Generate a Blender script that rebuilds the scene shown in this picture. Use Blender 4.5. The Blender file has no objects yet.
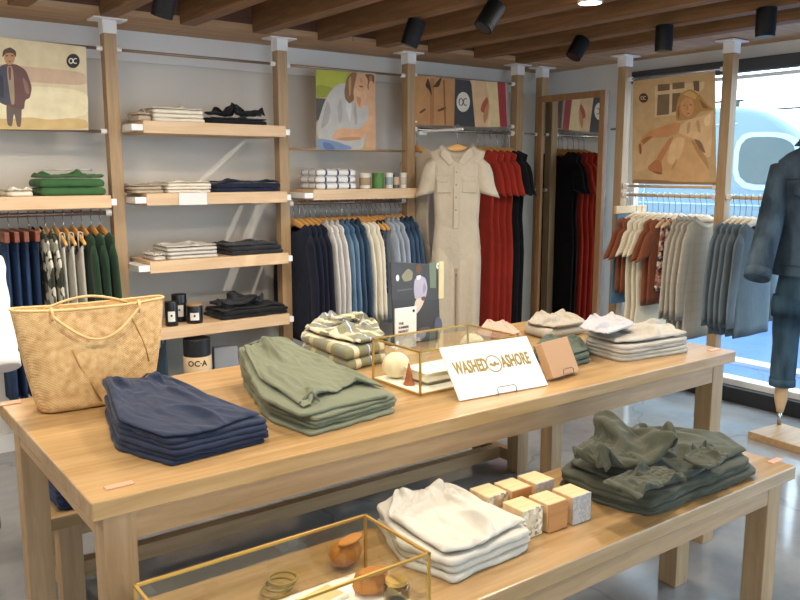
import bpy, math, random
from mathutils import Vector, Matrix, noise
PI = math.pi
scene = bpy.context.scene
col = scene.collection
random.seed(7)

# ---------------------------------------------------------------- camera geometry (room axes: X along the shelf wall, Y towards it)
FOC, HC = 805.0, 1.5
TH, YAW = math.atan(127 / 805.0), math.radians(53.2)
FW = Vector((math.cos(YAW) * math.cos(TH), math.sin(YAW) * math.cos(TH), -math.sin(TH)))
RT = Vector((math.sin(YAW), -math.cos(YAW), 0))
UP = RT.cross(FW)
CAM = Vector((0, 0, HC))
def ray(x, y): return FW + RT * ((x - 400) / FOC) - UP * ((y - 300) / FOC)
def PZ(x, y, z):
    r = ray(x, y); return CAM + r * ((z - HC) / r.z)
def PY(x, y, Y):
    r = ray(x, y); return CAM + r * (Y / r.y)
def PX(x, y, X):
    r = ray(x, y); return CAM + r * (X / r.x)

cam = bpy.data.cameras.new('camera'); camo = bpy.data.objects.new('camera', cam); col.objects.link(camo)
cam.sensor_fit = 'HORIZONTAL'; cam.sensor_width = 36; cam.lens = 36 * FOC / 800
cam.clip_start = 0.05; cam.clip_end = 200
camo.matrix_world = Matrix(((RT.x, UP.x, -FW.x, 0), (RT.y, UP.y, -FW.y, 0), (RT.z, UP.z, -FW.z, HC), (0, 0, 0, 1)))
scene.camera = camo
vs = scene.view_settings
vs.view_transform = 'Standard'; vs.look = 'None'; vs.gamma = 1; vs.exposure = -0.26; vs.use_curve_mapping = False

# ---------------------------------------------------------------- materials
def srgb(h):
    if isinstance(h, str):
        h = h.lstrip('#'); c = [int(h[i:i + 2], 16) / 255 for i in (0, 2, 4)]
    else: c = list(h)
    return tuple((v / 12.92 if v <= .04045 else ((v + .055) / 1.055) ** 2.4) for v in c) + (1,)
def newmat(name):
    m = bpy.data.materials.new(name); m.use_nodes = True
    nt = m.node_tree; b = nt.nodes['Principled BSDF']
    return m, nt, b
def N(nt, t, **kw):
    n = nt.nodes.new(t)
    for k, v in kw.items(): setattr(n, k, v)
    return n
def mapping(nt, scale=(1, 1, 1), rot=(0, 0, 0), coord='Object'):
    tc = N(nt, 'ShaderNodeTexCoord'); mp = N(nt, 'ShaderNodeMapping')
    mp.inputs['Scale'].default_value = scale; mp.inputs['Rotation'].default_value = rot
    nt.links.new(tc.outputs[coord], mp.inputs['Vector']); return mp
def ramp(nt, stops, interp='LINEAR'):
    r = N(nt, 'ShaderNodeValToRGB'); r.color_ramp.interpolation = interp
    e = r.color_ramp.elements
    while len(e) < len(stops): e.new(.5)
    for i, (p, c) in enumerate(stops): e[i].position = p; e[i].color = c
    return r
def mul(c, k): return tuple(min(1, v * k) for v in c[:3]) + (1,)
def plain(name, c, rough=.6, metal=0, spec=.5, emit=None, es=0):
    m, nt, b = newmat(name)
    b.inputs['Base Color'].default_value = srgb(c); b.inputs['Roughness'].default_value = rough
    b.inputs['Metallic'].default_value = metal; b.inputs['Specular IOR Level'].default_value = spec
    if emit: b.inputs['Emission Color'].default_value = srgb(emit); b.inputs['Emission Strength'].default_value = es
    return m
def fabric(name, c, var=.12, scale=60, bump=.35, rough=.9):
    m, nt, b = newmat(name); c = srgb(c)
    mp = mapping(nt)
    n1 = N(nt, 'ShaderNodeTexNoise'); n1.inputs['Scale'].default_value = 9; n1.inputs['Detail'].default_value = 4
    n2 = N(nt, 'ShaderNodeTexNoise'); n2.inputs['Scale'].default_value = scale * 5; n2.inputs['Detail'].default_value = 2
    for n in (n1, n2): nt.links.new(mp.outputs[0], n.inputs['Vector'])
    mx = N(nt, 'ShaderNodeMath', operation='ADD'); nt.links.new(n1.outputs['Fac'], mx.inputs[0]); nt.links.new(n2.outputs['Fac'], mx.inputs[1])
    r = ramp(nt, [(.35, mul(c, 1 - var)), (.65, mul(c, 1 + var))])
    hv = N(nt, 'ShaderNodeMath', operation='MULTIPLY'); hv.inputs[1].default_value = .5
    nt.links.new(mx.outputs[0], hv.inputs[0]); nt.links.new(hv.outputs[0], r.inputs['Fac']); nt.links.new(r.outputs['Color'], b.inputs['Base Color'])
    n3 = N(nt, 'ShaderNodeTexNoise'); n3.inputs['Scale'].default_value = 28; n3.inputs['Detail'].default_value = 3
    nt.links.new(mp.outputs[0], n3.inputs['Vector'])
    bp = N(nt, 'ShaderNodeBump'); bp.inputs['Strength'].default_value = bump; bp.inputs['Distance'].default_value = .008
    nt.links.new(n3.outputs['Fac'], bp.inputs['Height']); nt.links.new(bp.outputs['Normal'], b.inputs['Normal'])
    b.inputs['Roughness'].default_value = rough; b.inputs['Specular IOR Level'].default_value = .2
    b.inputs['Sheen Weight'].default_value = .1
    return m
def wood(name, c1, c2, axis='X', scale=1.0, rough=.45, plank=0, bump=.05):
    m, nt, b = newmat(name)
    s = {'X': (1.2, 14, 14), 'Y': (14, 1.2, 14), 'Z': (14, 14, 1.2)}[axis]
    mp = mapping(nt, tuple(v * scale for v in s))
    n1 = N(nt, 'ShaderNodeTexNoise'); n1.inputs['Scale'].default_value = 2.2; n1.inputs['Detail'].default_value = 8; n1.inputs['Roughness'].default_value = .6
    n1.inputs['Distortion'].default_value = .6
    nt.links.new(mp.outputs[0], n1.inputs['Vector'])
    a, d = srgb(c1), srgb(c2)
    r = ramp(nt, [(.25, d), (.5, tuple((x + y) / 2 for x, y in zip(a, d))), (.72, a)])
    nt.links.new(n1.outputs['Fac'], r.inputs['Fac'])
    out = r.outputs['Color']
    if plank:
        tc = N(nt, 'ShaderNodeTexCoord'); sep = N(nt, 'ShaderNodeSeparateXYZ'); nt.links.new(tc.outputs['Object'], sep.inputs[0])
        i = {'X': 1, 'Y': 0, 'Z': 0}[axis]
        dv = N(nt, 'ShaderNodeMath', operation='DIVIDE'); dv.inputs[1].default_value = plank; nt.links.new(sep.outputs[i], dv.inputs[0])
        fl = N(nt, 'ShaderNodeMath', operation='FLOOR'); nt.links.new(dv.outputs[0], fl.inputs[0])
        wn = N(nt, 'ShaderNodeTexWhiteNoise', noise_dimensions='1D'); nt.links.new(fl.outputs[0], wn.inputs['W'])
        hs = N(nt, 'ShaderNodeMapRange'); hs.inputs['To Min'].default_value = .82; hs.inputs['To Max'].default_value = 1.12; nt.links.new(wn.outputs['Value'], hs.inputs['Value'])
        mm = N(nt, 'ShaderNodeMix', data_type='RGBA', blend_type='MULTIPLY'); mm.inputs[0].default_value = 1
        nt.links.new(out, mm.inputs[6]); nt.links.new(hs.outputs[0], mm.inputs[7]); out = mm.outputs[2]
    nt.links.new(out, b.inputs['Base Color']); b.inputs['Roughness'].default_value = rough
    bp = N(nt, 'ShaderNodeBump'); bp.inputs['Strength'].default_value = bump; bp.inputs['Distance'].default_value = .01
    nt.links.new(n1.outputs['Fac'], bp.inputs['Height']); nt.links.new(bp.outputs['Normal'], b.inputs['Normal'])
    return m
def stripes(nt, axis, period, width, off=0.0):
    """1 inside stripes of WIDTH (share of PERIOD metres) along an object axis"""
    tc = N(nt, 'ShaderNodeTexCoord'); sp = N(nt, 'ShaderNodeSeparateXYZ'); nt.links.new(tc.outputs['Object'], sp.inputs[0])
    a = N(nt, 'ShaderNodeMath', operation='MULTIPLY_ADD'); a.inputs[1].default_value = 1 / period; a.inputs[2].default_value = off + 50
    nt.links.new(sp.outputs['XYZ'.index(axis)], a.inputs[0])
    f = N(nt, 'ShaderNodeMath', operation='FRACT'); nt.links.new(a.outputs[0], f.inputs[0])
    l = N(nt, 'ShaderNodeMath', operation='LESS_THAN'); l.inputs[1].default_value = width; nt.links.new(f.outputs[0], l.inputs[0])
    return l.outputs[0]
def plaid(name, base, bands, rough=.9):
    """bands: (axis, period, width, offset, colour, strength)"""
    m, nt, b = newmat(name)
    rgb = N(nt, 'ShaderNodeRGB'); rgb.outputs[0].default_value = srgb(base); out = rgb.outputs[0]
    for ax, per, w, off, c, k in bands:
        s = stripes(nt, ax, per, w, off)
        f = N(nt, 'ShaderNodeMath', operation='MULTIPLY'); f.inputs[1].default_value = k; nt.links.new(s, f.inputs[0])
        mx = N(nt, 'ShaderNodeMix', data_type='RGBA'); nt.links.new(f.outputs[0], mx.inputs[0]); nt.links.new(out, mx.inputs[6]); mx.inputs[7].default_value = srgb(c); out = mx.outputs[2]
    nt.links.new(out, b.inputs['Base Color']); b.inputs['Roughness'].default_value = rough; b.inputs['Specular IOR Level'].default_value = .2
    mp = mapping(nt); n3 = N(nt, 'ShaderNodeTexNoise'); n3.inputs['Scale'].default_value = 30; nt.links.new(mp.outputs[0], n3.inputs['Vector'])
    bp = N(nt, 'ShaderNodeBump'); bp.inputs['Strength'].default_value = .35; bp.inputs['Distance'].default_value = .008
    nt.links.new(n3.outputs['Fac'], bp.inputs['Height']); nt.links.new(bp.outputs['Normal'], b.inputs['Normal'])
    return m
def denim(name, c1, c2):
    m, nt, b = newmat(name)
    mp = mapping(nt, (1, 1, .35)); n1 = N(nt, 'ShaderNodeTexNoise'); n1.inputs['Scale'].default_value = 11; n1.inputs['Detail'].default_value = 6
    nt.links.new(mp.outputs[0], n1.inputs['Vector']); r = ramp(nt, [(.35, srgb(c1)), (.7, srgb(c2))]); nt.links.new(n1.outputs['Fac'], r.inputs['Fac'])
    nt.links.new(r.outputs['Color'], b.inputs['Base Color']); b.inputs['Roughness'].default_value = .85; b.inputs['Specular IOR Level'].default_value = .2
    n3 = N(nt, 'ShaderNodeTexNoise'); n3.inputs['Scale'].default_value = 34; nt.links.new(mp.outputs[0], n3.inputs['Vector'])
    bp = N(nt, 'ShaderNodeBump'); bp.inputs['Strength'].default_value = .5; bp.inputs['Distance'].default_value = .01
    nt.links.new(n3.outputs['Fac'], bp.inputs['Height']); nt.links.new(bp.outputs['Normal'], b.inputs['Normal'])
    return m
def speckle(name, c1, c2, scale=90, lo=.45, hi=.55, rough=.5, c3=None):
    m, nt, b = newmat(name); mp = mapping(nt)
    v = N(nt, 'ShaderNodeTexVoronoi'); v.inputs['Scale'].default_value = scale; nt.links.new(mp.outputs[0], v.inputs['Vector'])
    st = [(lo, srgb(c1)), (hi, srgb(c2))]
    if c3: st.append((.8, srgb(c3)))
    sp = N(nt, 'ShaderNodeSeparateColor'); nt.links.new(v.outputs['Color'], sp.inputs[0])
    r = ramp(nt, st); nt.links.new(sp.outputs[0], r.inputs['Fac']); nt.links.new(r.outputs['Color'], b.inputs['Base Color'])
    b.inputs['Roughness'].default_value = rough; return m
def glass(name, tint='#fcfdfb', rough=0.0, mixf=.9):
    """thin pane: mostly clear, with a Fresnel reflection"""
    m, nt, b = newmat(name); nt.nodes.remove(b); out = nt.nodes['Material Output']
    t = N(nt, 'ShaderNodeBsdfTransparent'); t.inputs[0].default_value = srgb(tint)
    g = N(nt, 'ShaderNodeBsdfGlossy'); g.inputs['Roughness'].default_value = rough
    lw = N(nt, 'ShaderNodeLayerWeight'); lw.inputs[0].default_value = .5
    pw = N(nt, 'ShaderNodeMath', operation='POWER'); pw.inputs[1].default_value = 4.0; nt.links.new(lw.outputs['Facing'], pw.inputs[0])
    fr = N(nt, 'ShaderNodeMath', operation='MULTIPLY_ADD'); fr.inputs[1].default_value = .7; fr.inputs[2].default_value = .03; nt.links.new(pw.outputs[0], fr.inputs[0])
    mx = N(nt, 'ShaderNodeMixShader'); nt.links.new(fr.outputs[0], mx.inputs[0]); nt.links.new(t.outputs[0], mx.inputs[1]); nt.links.new(g.outputs[0], mx.inputs[2])
    nt.links.new(mx.outputs[0], out.inputs[0]); return m

OAK1, OAK2 = '#b6966f', '#93744e'
oakX = wood('oak along x', OAK1, OAK2, 'X', rough=.4)
oakY = wood('oak along y', OAK1, OAK2, 'Y', rough=.45)
oakZ = wood('oak upright', '#b69872', '#957651', 'Z', rough=.55)
oakTop = wood('oak table top', '#bd9b6e', '#9a7949', 'X', rough=.24, plank=.12)
oakShelf = wood('oak shelf', '#dec09a', '#c8a277', 'X', rough=.5)
darkbeam = wood('stained beam', '#8f6741', '#5f4127', 'Y', rough=.6, bump=.3)
plank = wood('ceiling plank', '#c9a580', '#a9845f', 'X', scale=.7, rough=.7, bump=.2)
deck = wood('ceiling decking', '#6f4936', '#4c3022', 'X', rough=.7)
hangwood = wood('hanger wood', '#e8b870', '#cf9448', 'Y', rough=.35)
hangpale = wood('pale hanger wood', '#e2c49a', '#cda570', 'Y', rough=.4)
hangdark = wood('reddish clamp wood', '#8a4f36', '#6b3826', 'Y', rough=.4)
paleblock = wood('pale block wood', '#d9be92', '#c6a374', 'X', scale=1.4, rough=.5)
white = plain('white enamel', '#eceae6', .35)
wallgrey = None
chrome = plain('brushed steel', '#b9b9b6', .25, 1)
bronze = plain('dark rod', '#9a8576', .35, .7)
brass = plain('brass', '#c9a357', .35, .75)
gold = plain('gold foil', '#937b3a', .5, .3)
copper = plain('copper plate', '#d7a184', .4, .3)
blackp = plain('black paint', '#1b1d20', .45)
blackg = plain('black satin', '#17181a', .3)
cream = plain('cream card', '#f0e8d4', .7)
paper = plain('white card', '#e4e1da', .6)
kraft = plain('kraft board', '#b98f64', .8)
pane = glass('clear glass')
def wallmat(name, c, scale=1.5, amt=.04, rough=.85):
    m, nt, b = newmat(name); c = srgb(c); mp = mapping(nt)
    n = N(nt, 'ShaderNodeTexNoise'); n.inputs['Scale'].default_value = scale; n.inputs['Detail'].default_value = 5; nt.links.new(mp.outputs[0], n.inputs['Vector'])
    r = ramp(nt, [(.3, mul(c, 1 - amt)), (.7, mul(c, 1 + amt))]); nt.links.new(n.outputs['Fac'], r.inputs['Fac']); nt.links.new(r.outputs['Color'], b.inputs['Base Color'])
    b.inputs['Roughness'].default_value = rough; return m
wallgrey = wallmat('warm grey plaster', '#cfc8bd')
wallpale = wallmat('pale plaster', '#dfddd8')
def concrete(name, c1, c2, rough=.2):
    m, nt, b = newmat(name); mp = mapping(nt)
    n = N(nt, 'ShaderNodeTexNoise'); n.inputs['Scale'].default_value = 2.4; n.inputs['Detail'].default_value = 8; n.inputs['Roughness'].default_value = .62; nt.links.new(mp.outputs[0], n.inputs['Vector'])
    r = ramp(nt, [(.32, srgb(c1)), (.68, srgb(c2))]); nt.links.new(n.outputs['Fac'], r.inputs['Fac'])
    v = N(nt, 'ShaderNodeTexVoronoi', feature='DISTANCE_TO_EDGE'); v.inputs['Scale'].default_value = .45
    d = N(nt, 'ShaderNodeTexNoise'); d.inputs['Scale'].default_value = 3; nt.links.new(mp.outputs[0], d.inputs['Vector'])
    md = N(nt, 'ShaderNodeMix', data_type='RGBA'); md.inputs[0].default_value = .25; nt.links.new(mp.outputs[0], md.inputs[6]); nt.links.new(d.outputs['Color'], md.inputs[7]); nt.links.new(md.outputs[2], v.inputs['Vector'])
    cr = ramp(nt, [(0, (.6, .6, .6, 1)), (.003, (1, 1, 1, 1))]); nt.links.new(v.outputs['Distance'], cr.inputs['Fac'])
    mm = N(nt, 'ShaderNodeMix', data_type='RGBA', blend_type='MULTIPLY'); mm.inputs[0].default_value = .6; nt.links.new(r.outputs['Color'], mm.inputs[6]); nt.links.new(cr.outputs['Color'], mm.inputs[7])
    nt.links.new(mm.outputs[2], b.inputs['Base Color']); b.inputs['Roughness'].default_value = rough; b.inputs['Specular IOR Level'].default_value = .8
    return m
floorm = concrete('polished concrete', '#7b7c80', '#9a9a98', .13)

# ---------------------------------------------------------------- mesh builder
class MB:
    def __init__(s): s.v, s.f, s.m, s.mi, s.cur = [], [], [], [], 0
    def mat(s, m):
        if m not in s.m: s.m.append(m)
        s.cur = s.m.index(m); return s
    def add(s, vs, fs):
        o = len(s.v); s.v += [tuple(p) for p in vs]
        for f in fs: s.f.append(tuple(i + o for i in f)); s.mi.append(s.cur)
        return s
    def box(s, lo, hi, M=None):
        x0, y0, z0 = lo; x1, y1, z1 = hi
        v = [Vector(p) for p in ((x0, y0, z0), (x1, y0, z0), (x1, y1, z0), (x0, y1, z0), (x0, y0, z1), (x1, y0, z1), (x1, y1, z1), (x0, y1, z1))]
        if M: v = [M @ p for p in v]
        return s.add(v, [(3, 2, 1, 0), (4, 5, 6, 7), (0, 1, 5, 4), (1, 2, 6, 5), (2, 3, 7, 6), (3, 0, 4, 7)])
    def loft(s, rings, close=True, cap0=True, cap1=True):
        n = len(rings[0]); v = [p for r in rings for p in r]; f = []
        for i in range(len(rings) - 1):
            for j in range(n if close else n - 1):
                k = (j + 1) % n
                f.append((i * n + j, i * n + k, (i + 1) * n + k, (i + 1) * n + j))
        if cap0: f.append(tuple(range(n - 1, -1, -1)))
        if cap1: f.append(tuple((len(rings) - 1) * n + j for j in range(n)))
        return s.add(v, f)
    def tube(s, pts, r, n=8, ell=None, up=None):
        """sweep; r: number or list; ell: (a, b) scale of the section in (side, up)"""
        P = [Vector(p) for p in pts]; R = r if isinstance(r, (list, tuple)) else [r] * len(P); rings = []
        prev = None
        for i, p in enumerate(P):
            t = (P[min(i + 1, len(P) - 1)] - P[max(i - 1, 0)]).normalized()
            if up is not None: a = Vector(up)
            elif prev is not None: a = prev
            else: a = Vector((0, 0, 1)) if abs(t.z) < .9 else Vector((1, 0, 0))
            a = (a - t * a.dot(t)).normalized(); b = t.cross(a); prev = a
            ea, eb = (1, 1) if ell is None else (ell[i] if isinstance(ell, list) else ell)
            rings.append([p + a * (R[i] * ea * math.cos(2 * PI * k / n)) + b * (R[i] * eb * math.sin(2 * PI * k / n)) for k in range(n)])
        return s.loft(rings)
    def lathe(s, prof, n=24, c=(0, 0, 0), caps=True):
        rings = [[(c[0] + r * math.cos(2 * PI * k / n), c[1] + r * math.sin(2 * PI * k / n), c[2] + z) for k in range(n)] for r, z in prof]
        return s.loft(rings, cap0=caps, cap1=caps)
    def prism(s, poly, a, b, axis='Z'):
        def P(u, v, w): return {'Z': (u, v, w), 'X': (w, u, v), 'Y': (u, w, v)}[axis]
        return s.loft([[P(u, v, a) for u, v in poly], [P(u, v, b) for u, v in poly]])
    def build(s, name, mat=None, parent=None, loc=(0, 0, 0), rz=0, smooth=False, bevel=0, seg=2, sub=0):
        me = bpy.data.meshes.new(name); me.from_pydata(s.v, [], s.f)
        ms = s.m or [mat]
        for m in ms: me.materials.append(m)
        if len(ms) > 1:
            for p, i in zip(me.polygons, s.mi): p.material_index = i
        if smooth: me.polygons.foreach_set('use_smooth', [True] * len(me.polygons))
        me.update()
        import bmesh
        bm = bmesh.new(); bm.from_mesh(me); bmesh.ops.recalc_face_normals(bm, faces=bm.faces); bm.to_mesh(me); bm.free()
        o = bpy.data.objects.new(name, me); col.objects.link(o); o.location = loc; o.rotation_euler = (0, 0, rz)
        if parent: o.parent = parent
        if bevel:
            md = o.modifiers.new('Bevel', 'BEVEL'); md.width = bevel; md.segments = seg; md.limit_method = 'ANGLE'; md.angle_limit = .7
        if sub:
            md = o.modifiers.new('Subdivision', 'SUBSURF'); md.levels = md.render_levels = sub
        return o
def tag(o, label, cat=None, group=None):
    o['label'] = label
    if cat: o['category'] = cat
    if group: o['group'] = group
    return o
def thing(name, label, cat, loc=(0, 0, 0), rz=0, group=None):
    o = bpy.data.objects.new(name, None); o.empty_display_size = .05; col.objects.link(o); o.location = loc; o.rotation_euler = (0, 0, rz)
    return tag(o, label, cat, group)
def struct(o): o['kind'] = 'structure'; return o
def BOX(name, lo, hi, mat, parent=None, bevel=0):
    c = [(a + b) / 2 for a, b in zip(lo, hi)]; c[2] = lo[2]
    b = MB().box([a - q for a, q in zip(lo, c)], [a - q for a, q in zip(hi, c)])
    return b.build(name, mat, parent, c, bevel=bevel)
ORD = ['first', 'second', 'third', 'fourth', 'fifth', 'sixth', 'seventh', 'eighth']
def stackpos(i, n):
    if n == 2: return ['bottom', 'top'][i]
    if n == 3: return ['bottom', 'middle', 'top'][i]
    return 'bottom' if i == 0 else 'topmost' if i == n - 1 else ['second', 'third', 'fourth', 'fifth', 'sixth'][i - 1] + ' from the bottom'
def text_mesh(s, size, font_scale=(1, 1)):
    cu = bpy.data.curves.new('lettering', 'FONT'); cu.body = s; cu.size = size; cu.align_x = 'CENTER'; cu.align_y = 'CENTER'; cu.extrude = .0004; cu.resolution_u = 2; cu.offset = size * .03
    o = bpy.data.objects.new('lettering', cu); col.objects.link(o)
    me = bpy.data.meshes.new_from_object(o.evaluated_get(bpy.context.evaluated_depsgraph_get()))
    v = [(p.co.x * font_scale[0], p.co.y * font_scale[1], p.co.z) for p in me.vertices]; f = [tuple(p.vertices) for p in me.polygons]
    bpy.data.objects.remove(o); bpy.data.curves.remove(cu); bpy.data.meshes.remove(me)
    return v, f

# ---------------------------------------------------------------- room shell
YW, XW, XL, YF = 4.66, 4.90, -1.7, -2.6
ZS, ZD = 2.285, 2.50
struct(BOX('floor', (XL - .1, YF - .1, -.1), (XW + .1, YW + .1, 0), floorm))
struct(BOX('wall_back', (XL - .1, YW, 0), (XW + .1, YW + .1, ZD + .1), wallgrey))
struct(BOX('trim_1', (XL, YW - .012, 2.12), (XW, YW - .001, ZS), wallpale))      # painted band under the ceiling
# right wall: solid between the corner and the window, and above the window
w = MB()
w.box((XW, 3.80, 0), (XW + .12, YW, ZD + .1)); w.box((XW, YF - .1, 2.19), (XW + .12, 3.80, ZD + .1))
struct(w.build('wall_right', wallpale))
w = MB(); w.box((XL - .1, YF, 0), (XL, YW, ZD + .1))
struct(w.build('wall_left', wallpale))
w = MB(); w.box((XL, YF - .1, 0), (XW, YF, .3)); w.box((XL, YF - .1, 2.3), (XW, YF, ZD + .1)); w.box((1.6, YF - .1, .3), (XW, YF, 2.3)); w.box((XL, YF - .1, .3), (-.4, YF, 2.3))
struct(w.build('wall_front', wallpale))
struct(BOX('ceiling', (XL - .1, YF - .1, ZD), (XW + .1, YW + .1, ZD + .1), deck))
# flat plank soffits along the two walls
sf = MB(); x = XL
while x < XW:
    sf.box((x + .002, 4.22, ZS), (min(x + .5, XW) - .002, YW, ZS + .03)); x += .5
struct(sf.build('trim_2', plank)); struct(MB().box((XL, 4.225, ZS + .031), (XW, 4.25, ZD)).build('trim_31', deck))
sf = MB(); sf.box((4.32, YF, ZS + .005), (XW, 4.215, ZS + .035)); struct(sf.build('trim_3', plank))
# dark joists
k = 4
bx = [-1.2, -.78, -.36, .04, .46, .88, 1.30, 1.71, 2.13, 2.55, 2.97, 3.38, 3.78, 4.17]
for i, xb in enumerate(bx):
    h = .215
    m = MB().box((-.045, YF, 0), (.045, 4.219, h))
    struct(m.build('trim_%d' % (k + i), darkbeam, None, (xb + .045, 0, 2.27), bevel=.004))
# window wall
WX = XW + .06
g = MB().box((WX + .0, YF, .12), (WX + .012, 3.78, 2.17)); wp = g.build('window_1', pane); struct(wp)
fr = MB(); fr.box((WX - .05, YF, .10), (WX + .06, 3.80, .14)); fr.box((WX - .02, 3.74, .14), (WX + .03, 3.80, 2.19)); fr.box((WX - .02, YF, 2.10), (WX + .03, 3.74, 2.12))
fr.box((WX - .02, .6, .14), (WX + .03, .66, 2.1))
f = fr.build('window_frame', white, wp)
struct(BOX('trim_30', (XW - .05, YF, 0), (XW + .12, 3.80, .10), blackp))
o = MB().box((-.035, YF, -.04), (.035, 3.79, .04)).build('roller_blind', plain('charcoal blind', '#3a3c40', .6), None, (XW - .045, 0, 2.165), bevel=.01)
tag(o, 'charcoal roller blind rolled up along the top of the shop window', 'blind')
struct(BOX('baseboard_back', (XL, YW - .02, 0), (XW, YW, .1), wallpale))

# outside
road = concrete('asphalt', '#34558a', '#446899', .6)  # blue of skylight and window tint is put into the road colour
struct(BOX('ground', (XW + .12, -12, -.12), (40, 30, -.05), road))
struct(BOX('kerb', (6.05, -12, -.05), (6.2, 30, -.02), plain('pale kerb', '#c4cdd8', .8)))

# ---------------------------------------------------------------- posts, rails, shelves
capm = white
def post(name_label, x, y, ztop=ZS, dx=0):
    t = thing('display_post', name_label, 'post', (x, y, 0))
    h = ztop - .075
    MB().box((-.0325, -.0325, 0), (.0325, .0325, h)).build('upright', oakZ, t, bevel=.002)
    c = MB().box((-.036, -.036, h - .0), (.036, .036, h + .072)); c.box((-.085, -.06, h + .066), (.085, .06, h + .074)); c.build('ceiling_bracket', white, t)
    return t
PA, PB, PC, PD, PE = 1.382, 2.38, 3.34, 4.35, 4.60
YP = 4.37
post('oak post left of the four shelves, beside the green folded stack', PA, YP)
post('oak post between the four shelves and the middle clothes rail', PB, YP)
post('oak post between the blouse poster and the beige jumpsuits', PC, YP)
post('oak post right of the red jumpsuits, first before the corner', PD, YP)
post('oak post in the wall corner at the left edge of the mirror', PE + .01, YP)
XP = 4.60
post('oak post left of the big seated woman poster, by the mirror', XP, 3.60)
post('oak post standing before the window between poster and parked van', XP, 2.82)
def rail(name, a, b, r, mat, label, cat, ends=True, group=None):
    a, b = Vector(a), Vector(b); t = thing(name, label, cat, a, 0, group)
    MB().tube([(0, 0, 0), b - a], r, 12).build('rod', mat, t, smooth=True)
    if ends:
        d = (b - a).normalized()
        for p, s in ((Vector((0, 0, 0)), 1), (b - a, -1)):
            MB().tube([p, p + d * s * .03], r * 1.7, 12).build('end_bracket', white, t)
    return t
g = .034
rail('poster_rod', (.25, YP, 2.135), (PA - g, YP, 2.135), .008, bronze, 'thin rod along the top of the walking man poster', 'rod')
rail('poster_rod', (.25, YP, 1.715), (PA - g, YP, 1.715), .008, bronze, 'thin rod along the bottom of the walking man poster', 'rod')
rail('poster_rod', (PA + g, YP, 2.135), (PB - g, YP, 2.135), .008, bronze, 'thin rod high above the four oak shelves', 'rod')
rail('poster_rod', (PB + g, YP, 2.135), (PC - g, YP, 2.135), .008, bronze, 'thin rod along the top of the blouse woman poster', 'rod')
rail('poster_rod', (PB + g, YP, 1.645), (PC - g, YP, 1.645), .008, oakX, 'thin oak rod along the bottom of the blouse woman poster', 'rod', False)
rail('poster_rod', (PC + g, YP, 2.145), (PD - g, YP, 2.145), .008, bronze, 'thin rod along the top of the tan jacket poster', 'rod')
rail('poster_rod', (PC + g, YP, 1.84), (PD - g, YP, 1.84), .008, bronze, 'thin rod along the bottom of the tan jacket poster', 'rod')
rail('poster_rod', (XP, 3.60 - g, 2.125), (XP, 2.82 + g, 2.125), .008, chrome, 'bright rod along the top of the seated woman poster', 'rod')
rail('poster_rod', (XP, 3.60 - g, 1.412), (XP, 2.82 + g, 1.412), .010, hangpale, 'rod along the bottom of the seated woman poster', 'rod')
ZA, ZB, ZC, ZR = 1.292, 1.315, 1.79, 1.352
rail('clothes_rail', (.25, YP, ZA), (PA - g, YP, ZA), .011, bronze, 'clothes rail with jeans and green sweatshirts at the left', 'clothes rail')
rail('clothes_rail', (PB + g, YP, ZB), (PC - g, YP, ZB), .011, bronze, 'clothes rail with navy and cream tops under the striped blankets', 'clothes rail')
rail('clothes_rail', (PC + g, YP, ZC), (PD - g, YP, ZC), .011, chrome, 'steel clothes rail carrying the red jumpsuits', 'clothes rail')
rail('clothes_rail', (XP, 3.60 - g, ZR), (XP, 2.82 + g, ZR), .011, hangpale, 'clothes rail before the window under the seated woman poster', 'clothes rail')
rail('clothes_rail', (XP, 2.82 - g, ZR), (XP, 2.42, ZR), .011, hangpale, 'clothes rail before the window behind the denim jacket', 'clothes rail')
rail('tie_rod', (PD + g, YP, ZC), (PE - g + .01, YP, ZC), .007, chrome, 'short steel rod joining two posts, level with jumpsuit shoulders', 'rod', True)
rail('tie_rod', (PD + g, YP, 1.37), (PE - g + .01, YP, 1.37), .007, chrome, 'short steel rod joining two posts, level with jumpsuit waists', 'rod', True)
rail('tie_rod', (XP, 3.70 - .002, 1.80), (XP, 3.60 + g, 1.80), .007, chrome, 'short steel rod between the mirror and the post beside it', 'rod', False)

def shelf(xa, xb, ztop, label, left_arm=True, right_arm=True, yb=4.52, th=.064):
    t = thing('wall_shelf', label, 'shelf', ((xa + xb) / 2, 4.2, ztop - th))
    cx = (xa + xb) / 2
    MB().box((xa - cx, 0, 0), (xb - cx, yb - 4.2, th)).build('board', oakShelf, t, bevel=.002)
    if left_arm: MB().box((xa - cx - .061, .0, .012), (xa - cx - .001, .24, .045)).build('bracket', white, t, bevel=.002)
    if right_arm: MB().box((xb - cx + .001, .0, .012), (xb - cx + (.028 if xb < 3 else .015), .24, .045)).build('bracket', white, t, bevel=.002)
    return t
S1, S2, S3, S4 = 1.769, 1.394, 1.034, .668
lx, rx = 1.484, 2.317
shelf(lx, rx, S1, 'top one of four oak shelves, with cream knits and black jeans')
shelf(lx, rx, S2, 'second oak shelf from the top, with white price card in front')
shelf(lx, rx, S3, 'third oak shelf from the top, with grey tees and black sweatshirts')
shelf(lx, rx, S4, 'lowest oak shelf of four, with black candles and black jeans')
SA, SB = 1.388, 1.402
shelf(.2, 1.30, SA, 'oak shelf at the far left carrying the green sweatshirts', left_arm=False)
shelf(2.496, 3.285, SB, 'oak shelf above the middle clothes rail with striped blankets')
# little price card on the front of the second shelf
p0, p1 = PY(179, 198, 4.195), PY(207, 198, 4.195)
o = MB().box((0, -.004, -.033), (p1.x - p0.x, 0, .033)).build('price_card', paper, None, (p0.x, 4.198, S2 - .032))
tag(o, 'small white price card on the front edge of the second shelf', 'card')

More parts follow.
